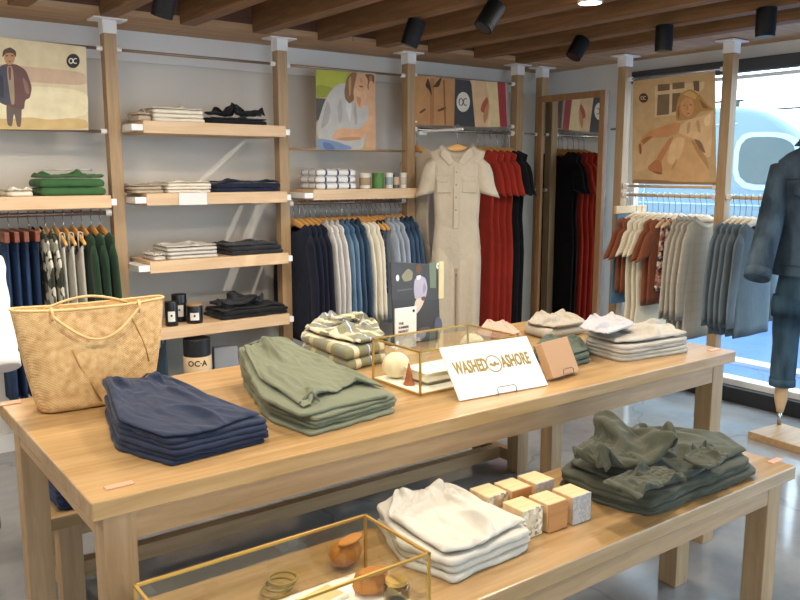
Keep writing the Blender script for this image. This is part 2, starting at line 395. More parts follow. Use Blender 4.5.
# ---------------------------------------------------------------- cloth helpers
def chaikin(P, it=3, w=.25):
    for _ in range(it):
        Q = []
        for i, p in enumerate(P):
            q = P[(i + 1) % len(P)]
            Q += [(p[0] * (1 - w) + q[0] * w, p[1] * (1 - w) + q[1] * w), (p[0] * w + q[0] * (1 - w), p[1] * w + q[1] * (1 - w))]
        P = Q
    return P
def resample(P, n):
    L = [0]
    for i in range(len(P)):
        a, b = P[i], P[(i + 1) % len(P)]; L.append(L[-1] + math.hypot(b[0] - a[0], b[1] - a[1]))
    out = []; j = 0
    for k in range(n):
        d = L[-1] * k / n
        while L[j + 1] < d: j += 1
        a, b = P[j], P[(j + 1) % len(P)]; t = (d - L[j]) / max(1e-9, L[j + 1] - L[j])
        out.append((a[0] + (b[0] - a[0]) * t, a[1] + (b[1] - a[1]) * t))
    return out
def round_poly(P, r=.2, n=56): return resample(chaikin(P, 3, r), n)
def crease(x, y, seed, freq, aniso, ang):
    """cloth creases: ridged noise stretched along a direction, domain-warped"""
    c, s = math.cos(ang), math.sin(ang); u, v = (x * c + y * s) * aniso[0], (-x * s + y * c) * aniso[1]
    w = noise.noise(Vector((x * 6, y * 6, seed * 2.3))) * .05
    q = Vector(((u + w) * freq, (v - w) * freq, seed * 1.7))
    a = 2.6 * abs(noise.noise(q)) - .8; b = 2.6 * abs(noise.noise(q * 2.1 + Vector((5, 3, 1)))) - .8
    return .65 * a + .28 * b + .35 * noise.noise(q * .6)
def folded_mesh(poly, t, layers, seed=0, wr=.004, top=False, full=.9, corner=.04, n=110, jag=.005, freq=9, aniso=(.6, 1.3), hump=None, ang=.9, shift=.5):
    """a folded garment: rounded layer edges all round, a creased upper face"""
    O = round_poly(poly, corner, n); cx = sum(p[0] for p in O) / n; cy = sum(p[1] for p in O) / n
    rnd = random.Random(seed); h = t / layers; mb = MB(); rings = []
    def ring(ins, z, off=(0, 0), wob=0.0, ph=0.0):
        R = []
        for i, (x, y) in enumerate(O):
            dx, dy = x - cx, y - cy; d = math.hypot(dx, dy); a = 1 - ins / d
            wv = wob * (noise.noise(Vector((x * 16, y * 16, seed * 3.1 + ph))) + .5 * noise.noise(Vector((x * 45, y * 45, seed * 1.1 + ph))))
            sag = 0 if z <= 0 else -.12 * h * (.5 + .5 * noise.noise(Vector((x * 20, y * 20, seed + ph * 2))))
            R.append((cx + dx * (a + wv / d) + off[0], cy + dy * (a + wv / d) + off[1], max(0, z + sag)))
        return R
    rings.append(ring(.03, 0.0))
    for l in range(layers):
        off = (rnd.uniform(-jag, jag) * shift, rnd.uniform(-jag, jag) * shift); r = h / 2 * full
        for k in range(5):
            a = -PI / 2 + PI * (k + (.5 if layers > 1 else 0)) / (5 if layers > 1 else 4)
            rings.append(ring(r * (1 - math.cos(a)) + .0005, h * (l + .5) + h / 2 * math.sin(a), off, jag, l * 5.3))
    zt = t
    ins0 = h / 2 * full
    m = 24 if top else 6
    base = rings[-1]
    for k in range(1, m):
        s = k / m; R = []
        for (x, y, z0) in base:
            px, py = cx + (x - cx) * (1 - s), cy + (y - cy) * (1 - s)
            f = crease(px, py, seed, freq, aniso, ang); amp = wr * min(1, s * 5)
            z = z0 + (zt - z0) * min(1, s * 5) + (amp * f if top else -amp * .6 * abs(f))
            if hump: z += hump(px, py) * min(1, s * 3)
            R.append((px, py, z))
        rings.append(R)
    mb.loft(rings, cap0=True, cap1=True)
    return mb
def centroid(P): return (sum(p[0] for p in P) / len(P), sum(p[1] for p in P) / len(P))
# two settled pieces of cloth (relaxed point positions of a crumpled and a laid-down garment, in thousandths of their extent)
CLOTH_DATA = {'A': [
   [
    17,40,61,70,63,80,97,123,161,207,251,290,326,355,373,395,420,454,497,544,589,624,654,674,691,709,720,720,690,671,688,724,764,793,798,818,843,876,893,44,59,67,78,84,91,
    112,122,161,204,252,305,344,371,373,388,412,450,495,545,595,635,658,669,688,707,694,687,650,658,712,755,787,797,815,835,859,893,908,62,82,88,99,87,104,124,123,165,212,
    273,326,353,355,378,396,412,445,487,542,586,626,648,665,682,703,696,658,649,698,731,774,797,817,834,848,880,911,922,72,100,102,85,88,95,107,125,176,223,281,330,357,362,
    372,394,418,450,495,550,596,613,637,653,671,690,683,643,666,694,744,779,800,819,847,871,899,926,933,82,110,97,88,108,117,127,129,178,234,287,330,358,374,387,390,425,456,
    502,557,600,617,625,642,663,686,662,626,664,710,759,787,805,824,851,874,917,939,944,80,110,113,101,105,123,140,139,187,242,293,330,360,379,397,389,428,461,508,562,604,
    603,617,632,655,687,663,629,662,720,770,790,813,824,853,877,929,949,950,79,107,107,122,115,133,155,151,198,244,296,333,365,383,401,390,429,463,510,564,604,595,613,634,
    649,679,658,629,671,729,773,805,818,824,854,878,937,957,958,73,102,101,122,133,143,170,164,207,251,294,334,361,381,398,394,424,468,519,560,603,589,612,618,639,672,653,
    629,682,739,774,792,803,823,856,879,941,964,963,66,92,98,115,130,151,165,178,216,258,297,330,350,369,377,405,437,473,509,556,594,599,594,610,633,665,642,639,695,741,774,
    789,799,821,858,882,944,969,965,63,84,103,122,137,149,167,189,224,262,297,325,346,366,385,401,430,465,512,549,582,577,585,598,625,653,663,659,706,741,773,784,800,823,863,
    886,944,973,966,65,85,99,119,136,148,170,193,228,265,300,329,351,358,372,399,438,480,517,541,560,582,599,612,614,633,652,679,713,741,771,779,799,829,871,892,944,977,966,
    72,93,115,120,133,150,166,198,231,268,303,332,345,364,381,413,443,481,519,537,561,585,590,611,633,620,633,681,719,738,772,793,806,834,872,901,945,981,968,97,103,100,109,
    125,137,168,203,235,275,307,336,354,366,393,406,447,481,521,536,561,566,579,603,630,632,631,681,720,740,769,787,805,835,875,912,947,984,971,96,74,78,91,108,136,163,202,
    238,276,313,333,350,372,403,425,447,481,520,536,558,555,578,600,624,612,629,679,722,748,775,788,808,837,878,924,950,987,975,81,59,77,78,97,129,158,193,238,286,327,348,
    361,375,411,438,444,492,509,537,548,567,574,591,619,597,629,674,724,764,774,793,814,852,893,930,956,991,979,55,45,64,64,89,124,162,196,253,307,338,353,361,388,417,446,
    440,491,508,536,544,564,567,580,603,586,630,682,730,759,783,800,813,852,896,936,961,992,978,40,28,50,53,81,121,170,207,265,320,347,372,379,386,412,457,440,485,511,537,
    559,550,569,588,577,604,648,698,737,766,786,796,821,862,890,931,961,991,974,14,13,38,53,78,121,179,224,283,339,358,365,382,373,412,463,444,476,516,544,554,540,558,598,
    584,622,665,713,752,775,786,804,829,861,885,923,959,990,971,1,21,26,48,85,128,182,242,305,353,338,359,370,386,420,472,449,474,516,536,527,545,575,608,592,637,683,728,755,
    755,773,794,821,858,884,927,954,990,970,0,21,30,56,94,144,190,257,315,357,339,358,354,390,433,480,455,471,511,513,526,553,561,597,605,653,692,729,752,763,778,788,823,854,
    884,925,950,988,967,3,25,44,79,115,168,213,273,319,338,343,360,375,408,451,489,461,471,507,514,531,554,544,582,623,663,697,723,751,765,774,793,819,853,884,919,947,986,
    960,8,25,61,97,137,192,235,287,326,351,365,380,399,431,470,497,484,479,491,515,531,542,530,570,619,664,697,720,734,746,763,789,814,844,882,915,945,974,971,23,37,77,115,
    160,215,254,299,336,354,370,388,403,429,456,491,470,498,489,511,527,521,524,573,621,655,694,723,740,753,767,786,816,840,878,915,942,972,971,44,49,90,131,180,231,268,308,
    344,358,373,374,405,448,478,467,456,483,484,506,514,520,519,566,613,659,688,710,734,751,768,782,805,840,878,916,940,969,968,52,60,102,145,195,245,282,323,342,358,372,386,
    415,452,464,447,443,469,491,499,492,499,519,558,603,646,677,706,724,743,755,779,811,844,883,918,945,969,957,71,70,114,159,202,252,293,327,344,362,372,385,412,451,444,469,
    441,455,473,476,479,500,522,556,594,633,668,694,715,729,751,778,812,849,886,921,944,967,982,62,82,127,169,217,263,300,322,341,353,360,382,409,439,470,471,437,433,453,467,
    484,503,527,559,594,630,657,683,703,723,746,775,810,848,887,923,946,972,994,63,90,125,168,216,262,294,313,335,345,362,383,403,426,458,459,448,437,462,462,479,500,526,554,
    587,620,650,679,700,720,741,774,814,854,895,930,959,979,999,63,92,129,173,222,263,290,318,328,345,364,386,417,438,460,427,451,438,460,467,482,503,529,558,587,621,651,673,
    692,711,735,774,820,856,899,936,963,982,1000,35,58,53,71,71,92,123,160,194,252,294,330,355,374,388,415,453,498,543,591,638,653,668,686,707,725,738,712,665,710,743,769,
    779,797,820,852,875,32,42,59,53,64,88,109,147,188,248,297,331,355,373,394,425,467,504,556,608,622,640,659,678,700,723,746,702,666,713,747,771,794,803,820,857,893,44,36,
    42,51,68,93,124,150,200,258,307,342,365,368,391,423,469,509,564,591,623,636,655,674,699,718,743,696,678,729,765,793,804,825,837,860,893,57,53,44,56,71,98,136,160,214,270,
    317,350,374,364,388,424,468,516,569,599,613,631,650,670,697,733,741,690,692,744,778,785,807,842,860,877,903,72,56,51,64,76,102,139,183,228,281,324,351,364,366,386,423,
    469,523,566,587,610,627,645,665,696,737,740,691,706,753,782,802,809,845,877,894,912,91,77,67,75,94,111,148,197,245,289,330,351,373,384,387,420,468,522,554,580,603,623,
    642,662,695,738,742,695,724,765,786,804,811,847,887,912,920,87,96,87,91,111,128,163,206,249,295,330,349,354,374,389,422,469,519,568,587,601,620,638,663,695,737,745,702,
    737,764,793,802,817,848,881,925,926,99,107,109,110,129,141,175,213,254,294,323,349,356,367,396,434,470,517,563,579,602,618,636,661,694,737,745,709,749,768,786,798,823,
    850,879,929,930,96,122,127,128,138,157,186,215,254,287,320,337,353,374,399,435,476,516,560,579,603,616,633,659,695,737,743,717,760,779,792,810,822,854,877,931,932,104,
    110,120,130,146,167,185,220,257,292,318,339,355,372,404,441,475,517,557,591,601,618,637,665,690,733,740,727,772,778,792,800,823,861,879,930,935,95,103,111,120,135,157,
    188,224,262,297,326,342,352,375,402,441,481,521,557,586,602,619,639,666,684,726,731,751,781,777,796,811,820,859,882,928,938,79,91,103,114,124,154,190,230,270,305,333,352,
    360,371,404,446,487,525,558,584,604,619,641,666,678,719,709,752,779,794,791,810,819,859,885,925,945,67,71,84,97,114,150,191,237,273,310,339,358,372,389,401,447,491,529,
    558,581,600,619,641,663,674,712,701,739,774,774,788,809,822,855,892,926,957,70,54,68,81,112,148,194,234,280,319,347,364,384,402,396,449,497,535,563,579,596,617,642,647,
    671,703,692,728,760,783,783,807,831,851,892,933,956,44,39,48,70,104,147,202,243,290,328,357,373,391,414,393,445,492,532,557,577,595,613,636,635,671,694,683,730,755,768,
    783,810,834,858,898,933,957,20,20,42,64,102,155,203,255,301,343,365,356,388,424,390,439,489,531,557,573,579,601,630,640,685,669,690,724,757,775,792,798,825,862,900,943,
    956,17,16,34,69,111,163,219,272,320,355,344,362,375,428,389,432,486,529,556,569,570,594,629,656,692,664,705,732,759,774,785,793,817,862,905,940,961,2,11,43,76,127,178,
    245,286,319,343,360,346,380,433,390,428,484,527,554,564,562,586,628,674,688,666,711,743,757,764,781,790,821,863,900,936,959,1,16,48,91,137,199,266,299,320,326,340,363,
    401,439,391,429,482,524,547,561,555,585,629,678,667,674,708,730,750,768,777,791,826,866,901,937,950,11,32,68,101,156,218,280,297,328,327,337,364,411,440,393,434,483,521,
    538,555,548,586,629,680,674,683,710,727,746,752,773,794,834,869,901,935,953,32,55,84,123,177,235,291,301,333,350,367,387,398,437,395,441,484,517,530,549,547,581,629,660,
    690,681,706,721,734,747,770,799,827,867,902,937,951,40,62,104,151,196,251,299,319,340,347,357,378,421,421,398,447,487,512,523,543,556,574,622,661,683,679,711,730,744,750,
    770,801,832,866,911,936,952,49,70,110,155,211,257,301,333,330,341,364,397,422,401,405,453,491,501,519,536,534,572,614,656,671,678,705,722,733,751,778,799,837,883,915,947,
    949,70,92,119,167,217,258,297,324,344,360,377,409,417,414,411,455,473,494,513,529,541,558,597,636,672,680,702,722,739,758,786,809,851,891,932,963,967,78,101,131,179,222,
    262,298,324,339,357,378,412,396,399,413,455,466,491,508,510,524,543,580,617,651,681,703,717,735,759,790,824,866,902,942,973,985,83,102,142,182,227,266,299,323,341,359,
    382,413,407,422,407,432,466,484,503,511,512,546,568,600,633,663,690,710,730,756,790,832,878,910,950,981,993,79,115,157,206,240,276,304,327,345,366,386,399,426,442,415,
    427,440,469,487,504,522,536,570,593,626,656,681,700,718,744,781,824,871,907,947,973,993],
   [
    92,64,105,126,124,125,121,120,115,105,129,79,54,41,26,21,11,3,3,17,48,16,8,3,0,2,16,46,86,86,147,140,144,142,169,174,213,268,302,86,61,83,102,112,137,132,102,95,129,85,
    79,84,78,65,57,45,32,27,25,28,34,35,35,31,43,38,40,84,136,110,114,118,145,158,178,225,259,332,96,70,77,103,128,122,140,110,116,120,119,113,118,107,107,91,69,65,62,57,62,
    67,68,67,68,80,76,68,146,160,103,105,128,142,157,194,228,285,367,105,85,104,124,158,148,134,130,148,153,146,148,153,141,131,124,103,102,99,95,95,97,101,99,103,111,110,
    108,175,133,115,145,164,175,181,205,251,317,394,113,108,129,154,157,161,152,163,169,185,178,183,186,172,152,143,137,139,137,133,132,133,132,133,136,149,136,142,156,146,
    150,177,193,194,211,238,278,348,425,132,134,149,175,189,192,181,193,197,217,211,217,218,199,184,178,174,177,175,171,170,164,165,165,171,185,174,168,159,170,184,213,218,
    224,242,269,306,379,457,155,159,174,185,207,216,207,224,230,241,244,248,244,225,218,214,211,213,212,207,206,198,198,193,205,220,207,196,192,191,217,235,251,255,273,300,
    334,406,483,175,185,202,204,217,241,233,254,263,270,277,267,252,245,258,252,239,249,240,230,242,232,231,222,237,253,239,227,225,224,245,254,268,286,303,330,360,431,505,
    199,212,231,239,250,247,273,285,287,293,298,302,282,279,276,277,260,282,248,262,276,266,255,256,264,286,271,256,245,260,277,286,299,317,334,359,386,452,523,222,236,242,
    248,261,282,304,316,318,318,325,332,319,317,315,294,295,284,284,297,308,286,290,289,293,317,289,274,276,295,310,319,327,346,365,390,411,472,540,249,262,263,274,289,309,
    326,339,343,351,354,357,354,343,332,328,332,318,320,332,326,321,303,305,328,309,314,297,312,329,344,351,357,371,395,419,439,493,556,286,295,284,307,318,332,356,361,375,
    383,386,390,384,378,350,358,334,357,359,369,362,351,338,337,349,330,312,333,346,364,369,377,367,392,427,449,467,515,573,282,309,312,336,349,354,364,382,403,417,412,415,
    417,401,380,375,366,394,399,407,398,380,372,371,383,358,342,368,382,397,397,397,398,421,458,478,496,540,593,323,317,341,359,371,384,389,410,436,433,444,452,451,436,409,
    397,395,428,439,444,432,410,406,400,414,380,377,402,416,425,418,427,429,454,484,508,527,567,617,357,351,372,388,401,413,416,429,455,469,469,480,466,472,441,427,431,445,
    475,472,448,439,433,426,443,408,414,433,444,438,448,449,460,472,501,540,558,598,646,370,385,401,414,430,442,446,462,465,479,505,503,505,481,471,462,466,474,504,501,476,
    476,468,459,469,436,451,447,456,471,462,465,486,498,534,571,589,629,676,403,411,427,441,458,469,474,492,494,497,534,534,525,516,510,492,500,503,530,514,508,503,505,495,
    485,469,468,467,495,481,486,494,512,522,553,599,620,659,703,413,433,454,471,466,492,505,520,523,527,569,551,561,546,539,524,536,532,541,543,546,530,535,528,521,504,505,
    499,492,502,518,522,536,555,583,620,650,688,726,435,448,458,486,496,513,521,549,537,553,577,582,591,579,572,558,571,567,574,579,561,562,535,564,554,538,529,516,527,520,
    528,536,554,587,616,649,679,714,748,460,475,485,512,527,541,553,560,567,586,607,620,609,575,608,593,607,603,609,599,595,588,567,598,588,570,556,552,562,557,551,567,582,
    620,650,680,709,740,771,486,502,509,524,554,568,579,587,598,601,641,652,622,607,639,628,644,639,645,636,622,621,593,627,605,603,589,582,575,587,570,596,619,655,683,706,
    738,765,791,516,523,536,555,582,593,605,619,628,630,630,622,645,634,673,664,644,673,669,672,655,651,622,642,639,637,624,617,595,590,607,622,642,674,714,734,760,793,815,
    538,550,565,584,607,618,634,646,662,667,664,658,671,651,688,698,677,703,706,699,693,674,656,661,657,668,643,636,631,628,637,658,679,709,743,768,793,822,842,544,575,592,
    611,629,644,661,675,676,675,684,686,669,685,717,720,710,731,741,735,725,709,690,691,688,690,678,668,662,665,673,679,705,741,768,796,821,851,872,571,604,620,638,656,672,
    686,684,709,688,706,702,705,726,747,744,740,760,772,767,742,729,726,719,721,721,712,700,698,703,695,714,735,776,802,832,857,889,903,584,628,649,665,688,689,714,699,693,
    702,726,726,738,758,769,769,771,786,796,779,772,765,762,755,748,739,745,729,731,723,730,749,775,810,838,870,896,927,914,603,645,667,693,712,713,715,715,718,734,741,759,
    771,784,785,807,807,809,814,812,812,804,797,791,783,773,765,759,757,756,765,786,812,840,875,904,924,945,943,627,664,688,717,740,743,749,750,754,771,778,793,788,793,789,
    845,841,847,845,852,846,837,830,824,816,807,800,792,783,786,800,823,848,885,917,948,962,967,972,643,663,688,719,739,748,784,775,795,809,819,824,824,826,831,864,877,891,
    890,863,866,862,858,853,851,840,825,798,793,806,834,859,878,926,951,973,989,999,1000,104,145,149,162,152,151,149,146,134,153,106,84,59,50,30,19,19,42,46,57,57,46,34,40,
    29,37,58,109,106,138,152,166,168,178,213,259,302,139,167,190,182,183,182,175,172,166,169,138,114,91,73,65,63,64,82,93,97,79,73,67,62,61,69,83,117,143,172,185,196,193,217,
    256,296,333,166,195,203,210,213,212,202,203,196,183,161,138,121,106,98,99,101,119,115,119,116,108,102,97,98,106,121,158,180,197,220,211,217,229,281,331,364,185,211,231,
    236,225,239,232,235,226,206,190,170,153,140,132,132,138,154,154,156,149,144,137,132,131,139,159,197,210,204,222,247,248,247,295,359,398,198,237,257,261,245,236,265,246,
    255,236,220,200,184,176,167,169,176,183,191,188,185,179,171,163,167,178,199,232,237,237,258,265,274,277,314,382,429,196,238,268,285,274,260,282,276,255,268,253,219,214,
    198,202,202,213,220,222,223,220,214,205,197,202,216,237,268,264,265,291,297,303,308,340,399,456,216,249,278,301,299,286,280,297,281,288,258,254,229,233,242,241,248,235,
    248,254,254,248,240,234,238,254,274,302,295,298,308,327,331,339,369,420,479,224,260,285,314,325,312,313,321,310,300,292,286,264,272,270,277,261,273,284,288,285,280,268,
    270,276,291,312,335,326,332,333,353,363,370,397,444,500,247,271,295,322,348,338,341,329,332,328,322,311,301,303,289,306,297,312,320,323,316,312,305,307,304,328,348,367,
    356,365,365,370,394,402,427,467,520,268,293,316,337,358,361,360,362,365,358,353,346,337,325,324,320,336,343,346,346,350,340,334,328,341,365,385,401,387,397,398,388,400,
    435,458,492,539,277,321,342,365,372,383,378,386,384,379,385,379,369,360,345,360,375,382,384,380,379,371,364,364,377,401,421,393,420,429,424,413,432,467,490,519,561,317,
    354,372,369,396,395,399,409,402,412,418,411,402,390,377,393,410,420,422,416,407,401,396,400,412,432,404,427,452,451,437,447,465,500,524,547,580,354,371,395,388,416,425,
    424,430,431,447,454,448,430,410,408,428,444,455,459,452,443,432,430,436,448,461,434,447,481,466,470,482,499,512,557,580,597,391,398,417,408,425,450,449,445,468,485,494,
    485,459,439,442,450,465,474,472,483,467,462,464,465,483,490,461,472,472,491,501,515,532,538,583,608,631,391,427,418,436,449,476,479,472,501,527,531,522,494,469,476,482,
    501,511,496,491,493,494,500,500,519,517,489,505,498,517,519,515,564,572,598,638,659,406,424,446,465,480,494,507,504,541,559,575,551,530,504,510,515,535,541,526,523,521,
    526,540,539,552,530,524,529,531,537,529,542,588,603,632,653,685,443,455,468,477,494,525,536,540,551,585,577,569,552,538,545,549,567,570,557,555,553,561,577,575,578,563,
    561,565,564,554,560,573,603,635,660,680,702,461,484,490,503,508,550,542,573,584,615,594,594,587,570,580,583,593,595,588,587,585,596,601,607,612,594,599,596,578,584,594,
    606,634,667,686,712,727,487,510,525,510,542,555,568,605,624,588,595,618,599,604,616,620,628,630,620,618,616,628,637,644,640,629,624,613,612,615,628,642,667,700,716,742,
    754,509,524,510,549,565,588,600,639,649,627,628,630,635,641,653,657,665,665,652,649,648,648,668,680,675,663,658,646,643,641,662,675,696,732,746,772,784,500,506,542,578,
    597,616,630,666,650,641,638,664,651,681,691,695,703,700,684,678,681,683,690,696,701,697,693,680,671,677,684,712,722,759,776,794,813,533,545,566,579,624,638,664,684,663,
    673,667,690,681,721,731,735,740,733,717,709,708,717,724,729,733,731,716,708,703,715,719,745,757,790,802,826,834,562,571,589,620,636,672,700,714,685,698,698,692,724,752,
    769,773,775,760,751,743,726,738,758,762,763,765,751,744,740,751,757,775,794,806,837,848,864,564,580,620,647,670,703,704,705,717,720,729,728,763,786,804,806,791,794,786,
    777,760,745,772,769,795,795,787,779,778,785,798,816,817,847,866,879,888,590,608,649,664,694,715,727,736,742,755,759,767,793,818,838,840,823,823,819,798,784,771,768,779,
    805,826,817,814,815,822,838,851,850,886,905,917,916,617,625,650,694,719,746,757,767,773,785,793,804,826,813,857,861,853,854,853,833,814,807,798,796,818,835,846,847,847,
    855,872,877,884,923,941,953,951,632,657,685,707,751,772,790,795,793,791,800,836,846,817,856,877,880,883,879,868,852,826,837,824,849,853,838,832,843,861,882,906,908,943,
    953,975,983],
   [
    29,171,257,414,565,636,662,570,442,284,119,172,156,110,77,54,84,139,218,319,391,502,615,706,752,709,606,465,451,257,348,229,250,247,209,294,414,526,769,46,140,298,437,
    566,556,574,451,314,166,79,43,79,123,28,101,40,64,140,209,296,409,545,652,681,712,600,407,390,246,308,241,178,126,153,245,370,562,787,107,174,293,407,480,468,467,321,193,
    30,41,42,161,40,29,53,144,30,150,154,285,380,507,587,635,665,532,454,373,234,158,101,34,32,85,189,353,592,796,187,194,303,395,426,501,401,233,196,35,102,36,148,35,122,87,
    171,34,160,148,242,423,520,592,626,667,521,446,330,129,50,90,29,31,44,192,363,603,804,251,187,265,353,395,473,359,179,105,35,137,26,118,38,71,172,186,31,157,137,244,411,
    540,588,606,650,528,388,193,27,104,30,98,105,31,210,364,606,804,192,156,248,317,391,413,313,134,45,71,159,34,97,104,79,181,186,31,156,133,239,410,511,572,581,582,444,283,
    74,122,134,43,38,122,33,230,355,599,796,159,122,205,276,320,340,257,88,43,155,157,57,32,30,62,171,186,34,154,126,234,392,474,486,572,557,396,221,51,37,79,87,42,150,34,
    241,326,576,771,113,74,148,173,223,246,189,48,28,107,176,154,144,118,74,201,103,30,83,214,228,366,419,502,532,517,345,156,65,27,141,30,99,146,30,246,287,533,724,83,52,
    106,132,148,122,169,44,93,31,96,159,94,59,140,101,193,93,187,159,219,354,454,508,453,480,316,92,148,22,140,33,98,130,31,246,243,475,655,74,22,25,43,49,92,113,31,60,92,38,
    112,69,81,133,218,106,218,228,135,217,327,417,491,520,441,268,60,200,26,137,29,56,106,35,250,201,413,584,69,20,68,76,92,32,32,105,113,102,83,39,79,153,227,148,165,181,
    276,141,258,319,322,406,507,370,211,26,215,29,126,30,29,43,45,255,166,351,512,59,25,29,98,44,93,31,31,86,79,41,54,128,155,133,188,291,230,294,161,228,253,335,356,445,294,
    130,51,211,27,48,47,124,122,66,256,135,297,447,114,111,22,72,42,131,122,103,31,48,124,147,128,69,116,287,368,284,312,180,194,272,342,332,398,244,52,48,209,36,93,120,64,
    76,100,262,114,252,394,125,114,43,17,87,73,176,144,51,152,190,101,64,48,85,256,448,352,324,208,232,304,326,265,343,218,38,89,206,64,22,89,43,100,180,259,96,227,358,122,
    95,103,31,88,83,211,70,145,162,96,176,179,74,72,257,471,448,313,280,328,341,240,332,277,180,28,138,143,139,38,26,83,36,128,238,75,208,324,166,87,142,54,74,102,229,47,52,
    59,162,64,142,173,18,239,470,515,379,353,405,358,253,372,237,109,57,30,40,120,129,111,30,97,121,219,55,196,315,195,128,168,68,96,134,236,35,128,170,65,126,49,209,23,198,
    444,581,463,469,428,341,257,383,211,66,154,117,54,24,64,131,74,25,205,175,40,178,302,230,167,170,80,184,193,231,31,144,206,103,39,52,207,42,180,436,635,575,536,449,376,
    280,329,145,53,151,167,156,95,25,66,143,27,222,108,32,156,266,256,231,99,157,164,271,136,24,75,152,26,0,76,236,50,190,437,658,621,536,470,391,382,288,101,29,76,73,175,68,
    108,146,72,44,217,141,31,128,222,239,211,66,127,188,267,79,125,38,135,48,30,122,119,28,217,454,679,637,520,449,485,337,279,81,44,151,48,144,56,35,133,143,60,215,149,33,
    96,177,203,170,31,86,168,243,62,148,14,169,105,87,42,165,68,259,481,699,632,521,525,444,300,267,157,26,159,21,39,63,128,63,137,74,218,94,27,57,123,184,90,29,91,164,224,
    40,148,34,144,86,153,84,216,108,323,541,723,576,534,559,435,286,176,129,34,152,29,92,149,110,139,48,160,176,46,89,29,164,158,61,26,86,143,207,32,139,46,138,144,89,217,72,
    234,405,592,709,576,614,556,427,259,268,210,51,57,133,56,115,173,125,45,170,124,26,78,30,146,134,66,26,73,109,200,28,109,131,35,40,151,85,54,209,432,631,734,612,626,535,
    409,243,218,170,143,29,125,112,87,140,26,119,108,31,92,24,28,123,134,57,25,60,102,190,46,35,122,139,143,46,124,41,238,441,634,735,668,577,522,401,253,158,145,135,45,60,
    126,122,46,95,27,33,102,32,68,31,111,116,87,43,33,131,92,55,122,24,33,42,145,67,90,281,471,613,739,671,594,500,408,274,168,83,51,53,107,94,38,85,30,85,116,33,90,30,53,
    121,163,133,90,47,107,46,146,30,91,47,131,111,33,137,281,477,587,715,642,584,513,412,295,184,89,42,132,77,39,36,92,33,114,36,79,37,107,145,126,210,187,162,108,64,38,136,
    29,43,99,68,25,136,249,407,479,640,750,735,638,561,464,349,227,124,38,111,136,133,111,36,96,31,63,29,46,71,87,116,274,290,263,198,159,138,116,118,44,34,73,92,135,246,394,
    444,598,734,754,757,663,549,423,292,158,86,35,30,30,36,37,64,103,48,102,127,147,141,112,284,361,520,623,708,709,625,471,263,198,235,205,208,168,180,216,276,312,445,542,
    551,702,800,788,801,704,542,471,369,387,267,186,296,334,370,441,650,268,473,576,693,756,742,601,441,250,289,273,272,260,263,247,231,256,400,462,485,668,803,875,883,860,
    762,609,574,409,419,316,219,250,330,428,561,658,288,487,618,712,747,708,595,392,246,198,204,211,229,301,293,244,226,364,361,553,684,815,868,866,855,728,565,560,340,331,
    310,285,203,285,406,587,726,301,497,606,684,654,643,574,365,256,263,237,201,237,296,319,294,210,312,366,543,712,817,853,837,798,738,544,504,253,214,201,264,244,253,404,
    579,737,320,462,561,627,572,528,522,417,269,268,193,258,189,275,352,300,218,242,388,580,720,812,825,785,751,725,525,455,205,274,204,208,308,235,385,568,732,351,468,489,
    555,549,443,427,434,353,242,211,171,190,244,365,263,232,232,422,594,721,790,800,746,716,724,519,413,189,311,212,203,306,216,359,554,706,286,413,414,462,477,379,325,359,
    287,317,316,213,254,248,352,251,278,338,370,548,687,753,771,762,692,725,515,372,173,338,298,233,322,196,381,522,659,213,326,358,369,400,299,325,292,254,217,309,274,319,
    250,264,279,395,338,360,530,631,700,698,743,680,723,511,330,166,334,235,289,339,180,385,474,602,182,250,279,292,319,251,276,188,180,261,262,333,354,322,378,377,446,353,
    358,500,575,650,688,731,756,722,507,293,165,327,222,213,317,176,392,425,544,144,264,223,206,226,300,188,195,201,226,298,331,361,422,439,498,392,430,445,432,538,576,617,
    638,755,723,505,270,162,320,223,290,209,186,403,376,483,225,242,282,233,303,235,273,267,286,305,278,333,396,451,544,487,431,401,436,403,478,518,555,605,750,723,498,300,
    156,304,288,340,209,213,418,340,430,224,234,262,338,275,322,342,340,380,345,324,305,381,509,606,555,494,443,421,430,406,463,500,580,738,665,448,321,186,305,381,338,195,
    242,428,303,369,207,313,313,394,345,340,400,417,305,277,268,274,337,470,664,605,553,503,454,437,414,403,459,561,724,609,394,241,215,331,374,338,195,338,433,300,298,232,
    335,362,444,439,394,464,318,300,311,287,309,290,443,667,698,649,603,558,500,491,464,416,562,701,550,343,192,291,268,347,333,202,406,381,359,296,290,316,418,442,485,448,
    430,246,247,317,343,324,260,416,641,743,658,610,645,607,567,503,415,579,660,474,268,243,363,284,254,225,229,429,285,328,346,323,411,373,432,483,516,357,189,231,245,317,
    292,258,402,613,775,698,675,708,651,562,492,431,606,593,408,208,331,322,365,344,214,279,431,292,245,299,330,428,344,354,413,500,347,190,338,335,242,183,340,379,595,798,
    749,746,769,699,598,516,467,626,486,317,202,333,311,270,353,217,359,422,325,207,225,359,418,395,326,348,446,391,186,389,286,306,217,322,385,597,820,826,827,825,747,638,
    536,563,615,406,225,218,287,209,278,353,211,325,414,277,198,174,335,373,390,411,326,369,404,200,369,275,214,198,262,445,624,837,796,806,863,798,683,590,551,602,390,184,
    300,209,230,241,345,202,304,394,249,232,153,294,309,328,396,396,369,405,202,298,205,286,326,312,509,678,861,796,828,901,850,729,686,615,578,359,165,288,190,192,270,322,
    190,255,361,206,223,195,223,256,298,354,412,417,400,229,194,250,198,275,443,576,747,874,804,863,938,904,775,671,704,524,348,159,271,186,239,298,224,180,329,299,170,148,
    183,235,212,240,298,360,340,392,255,295,199,286,380,402,591,804,872,817,903,973,957,836,674,703,565,375,192,188,248,195,275,186,229,355,251,234,144,109,230,285,342,275,
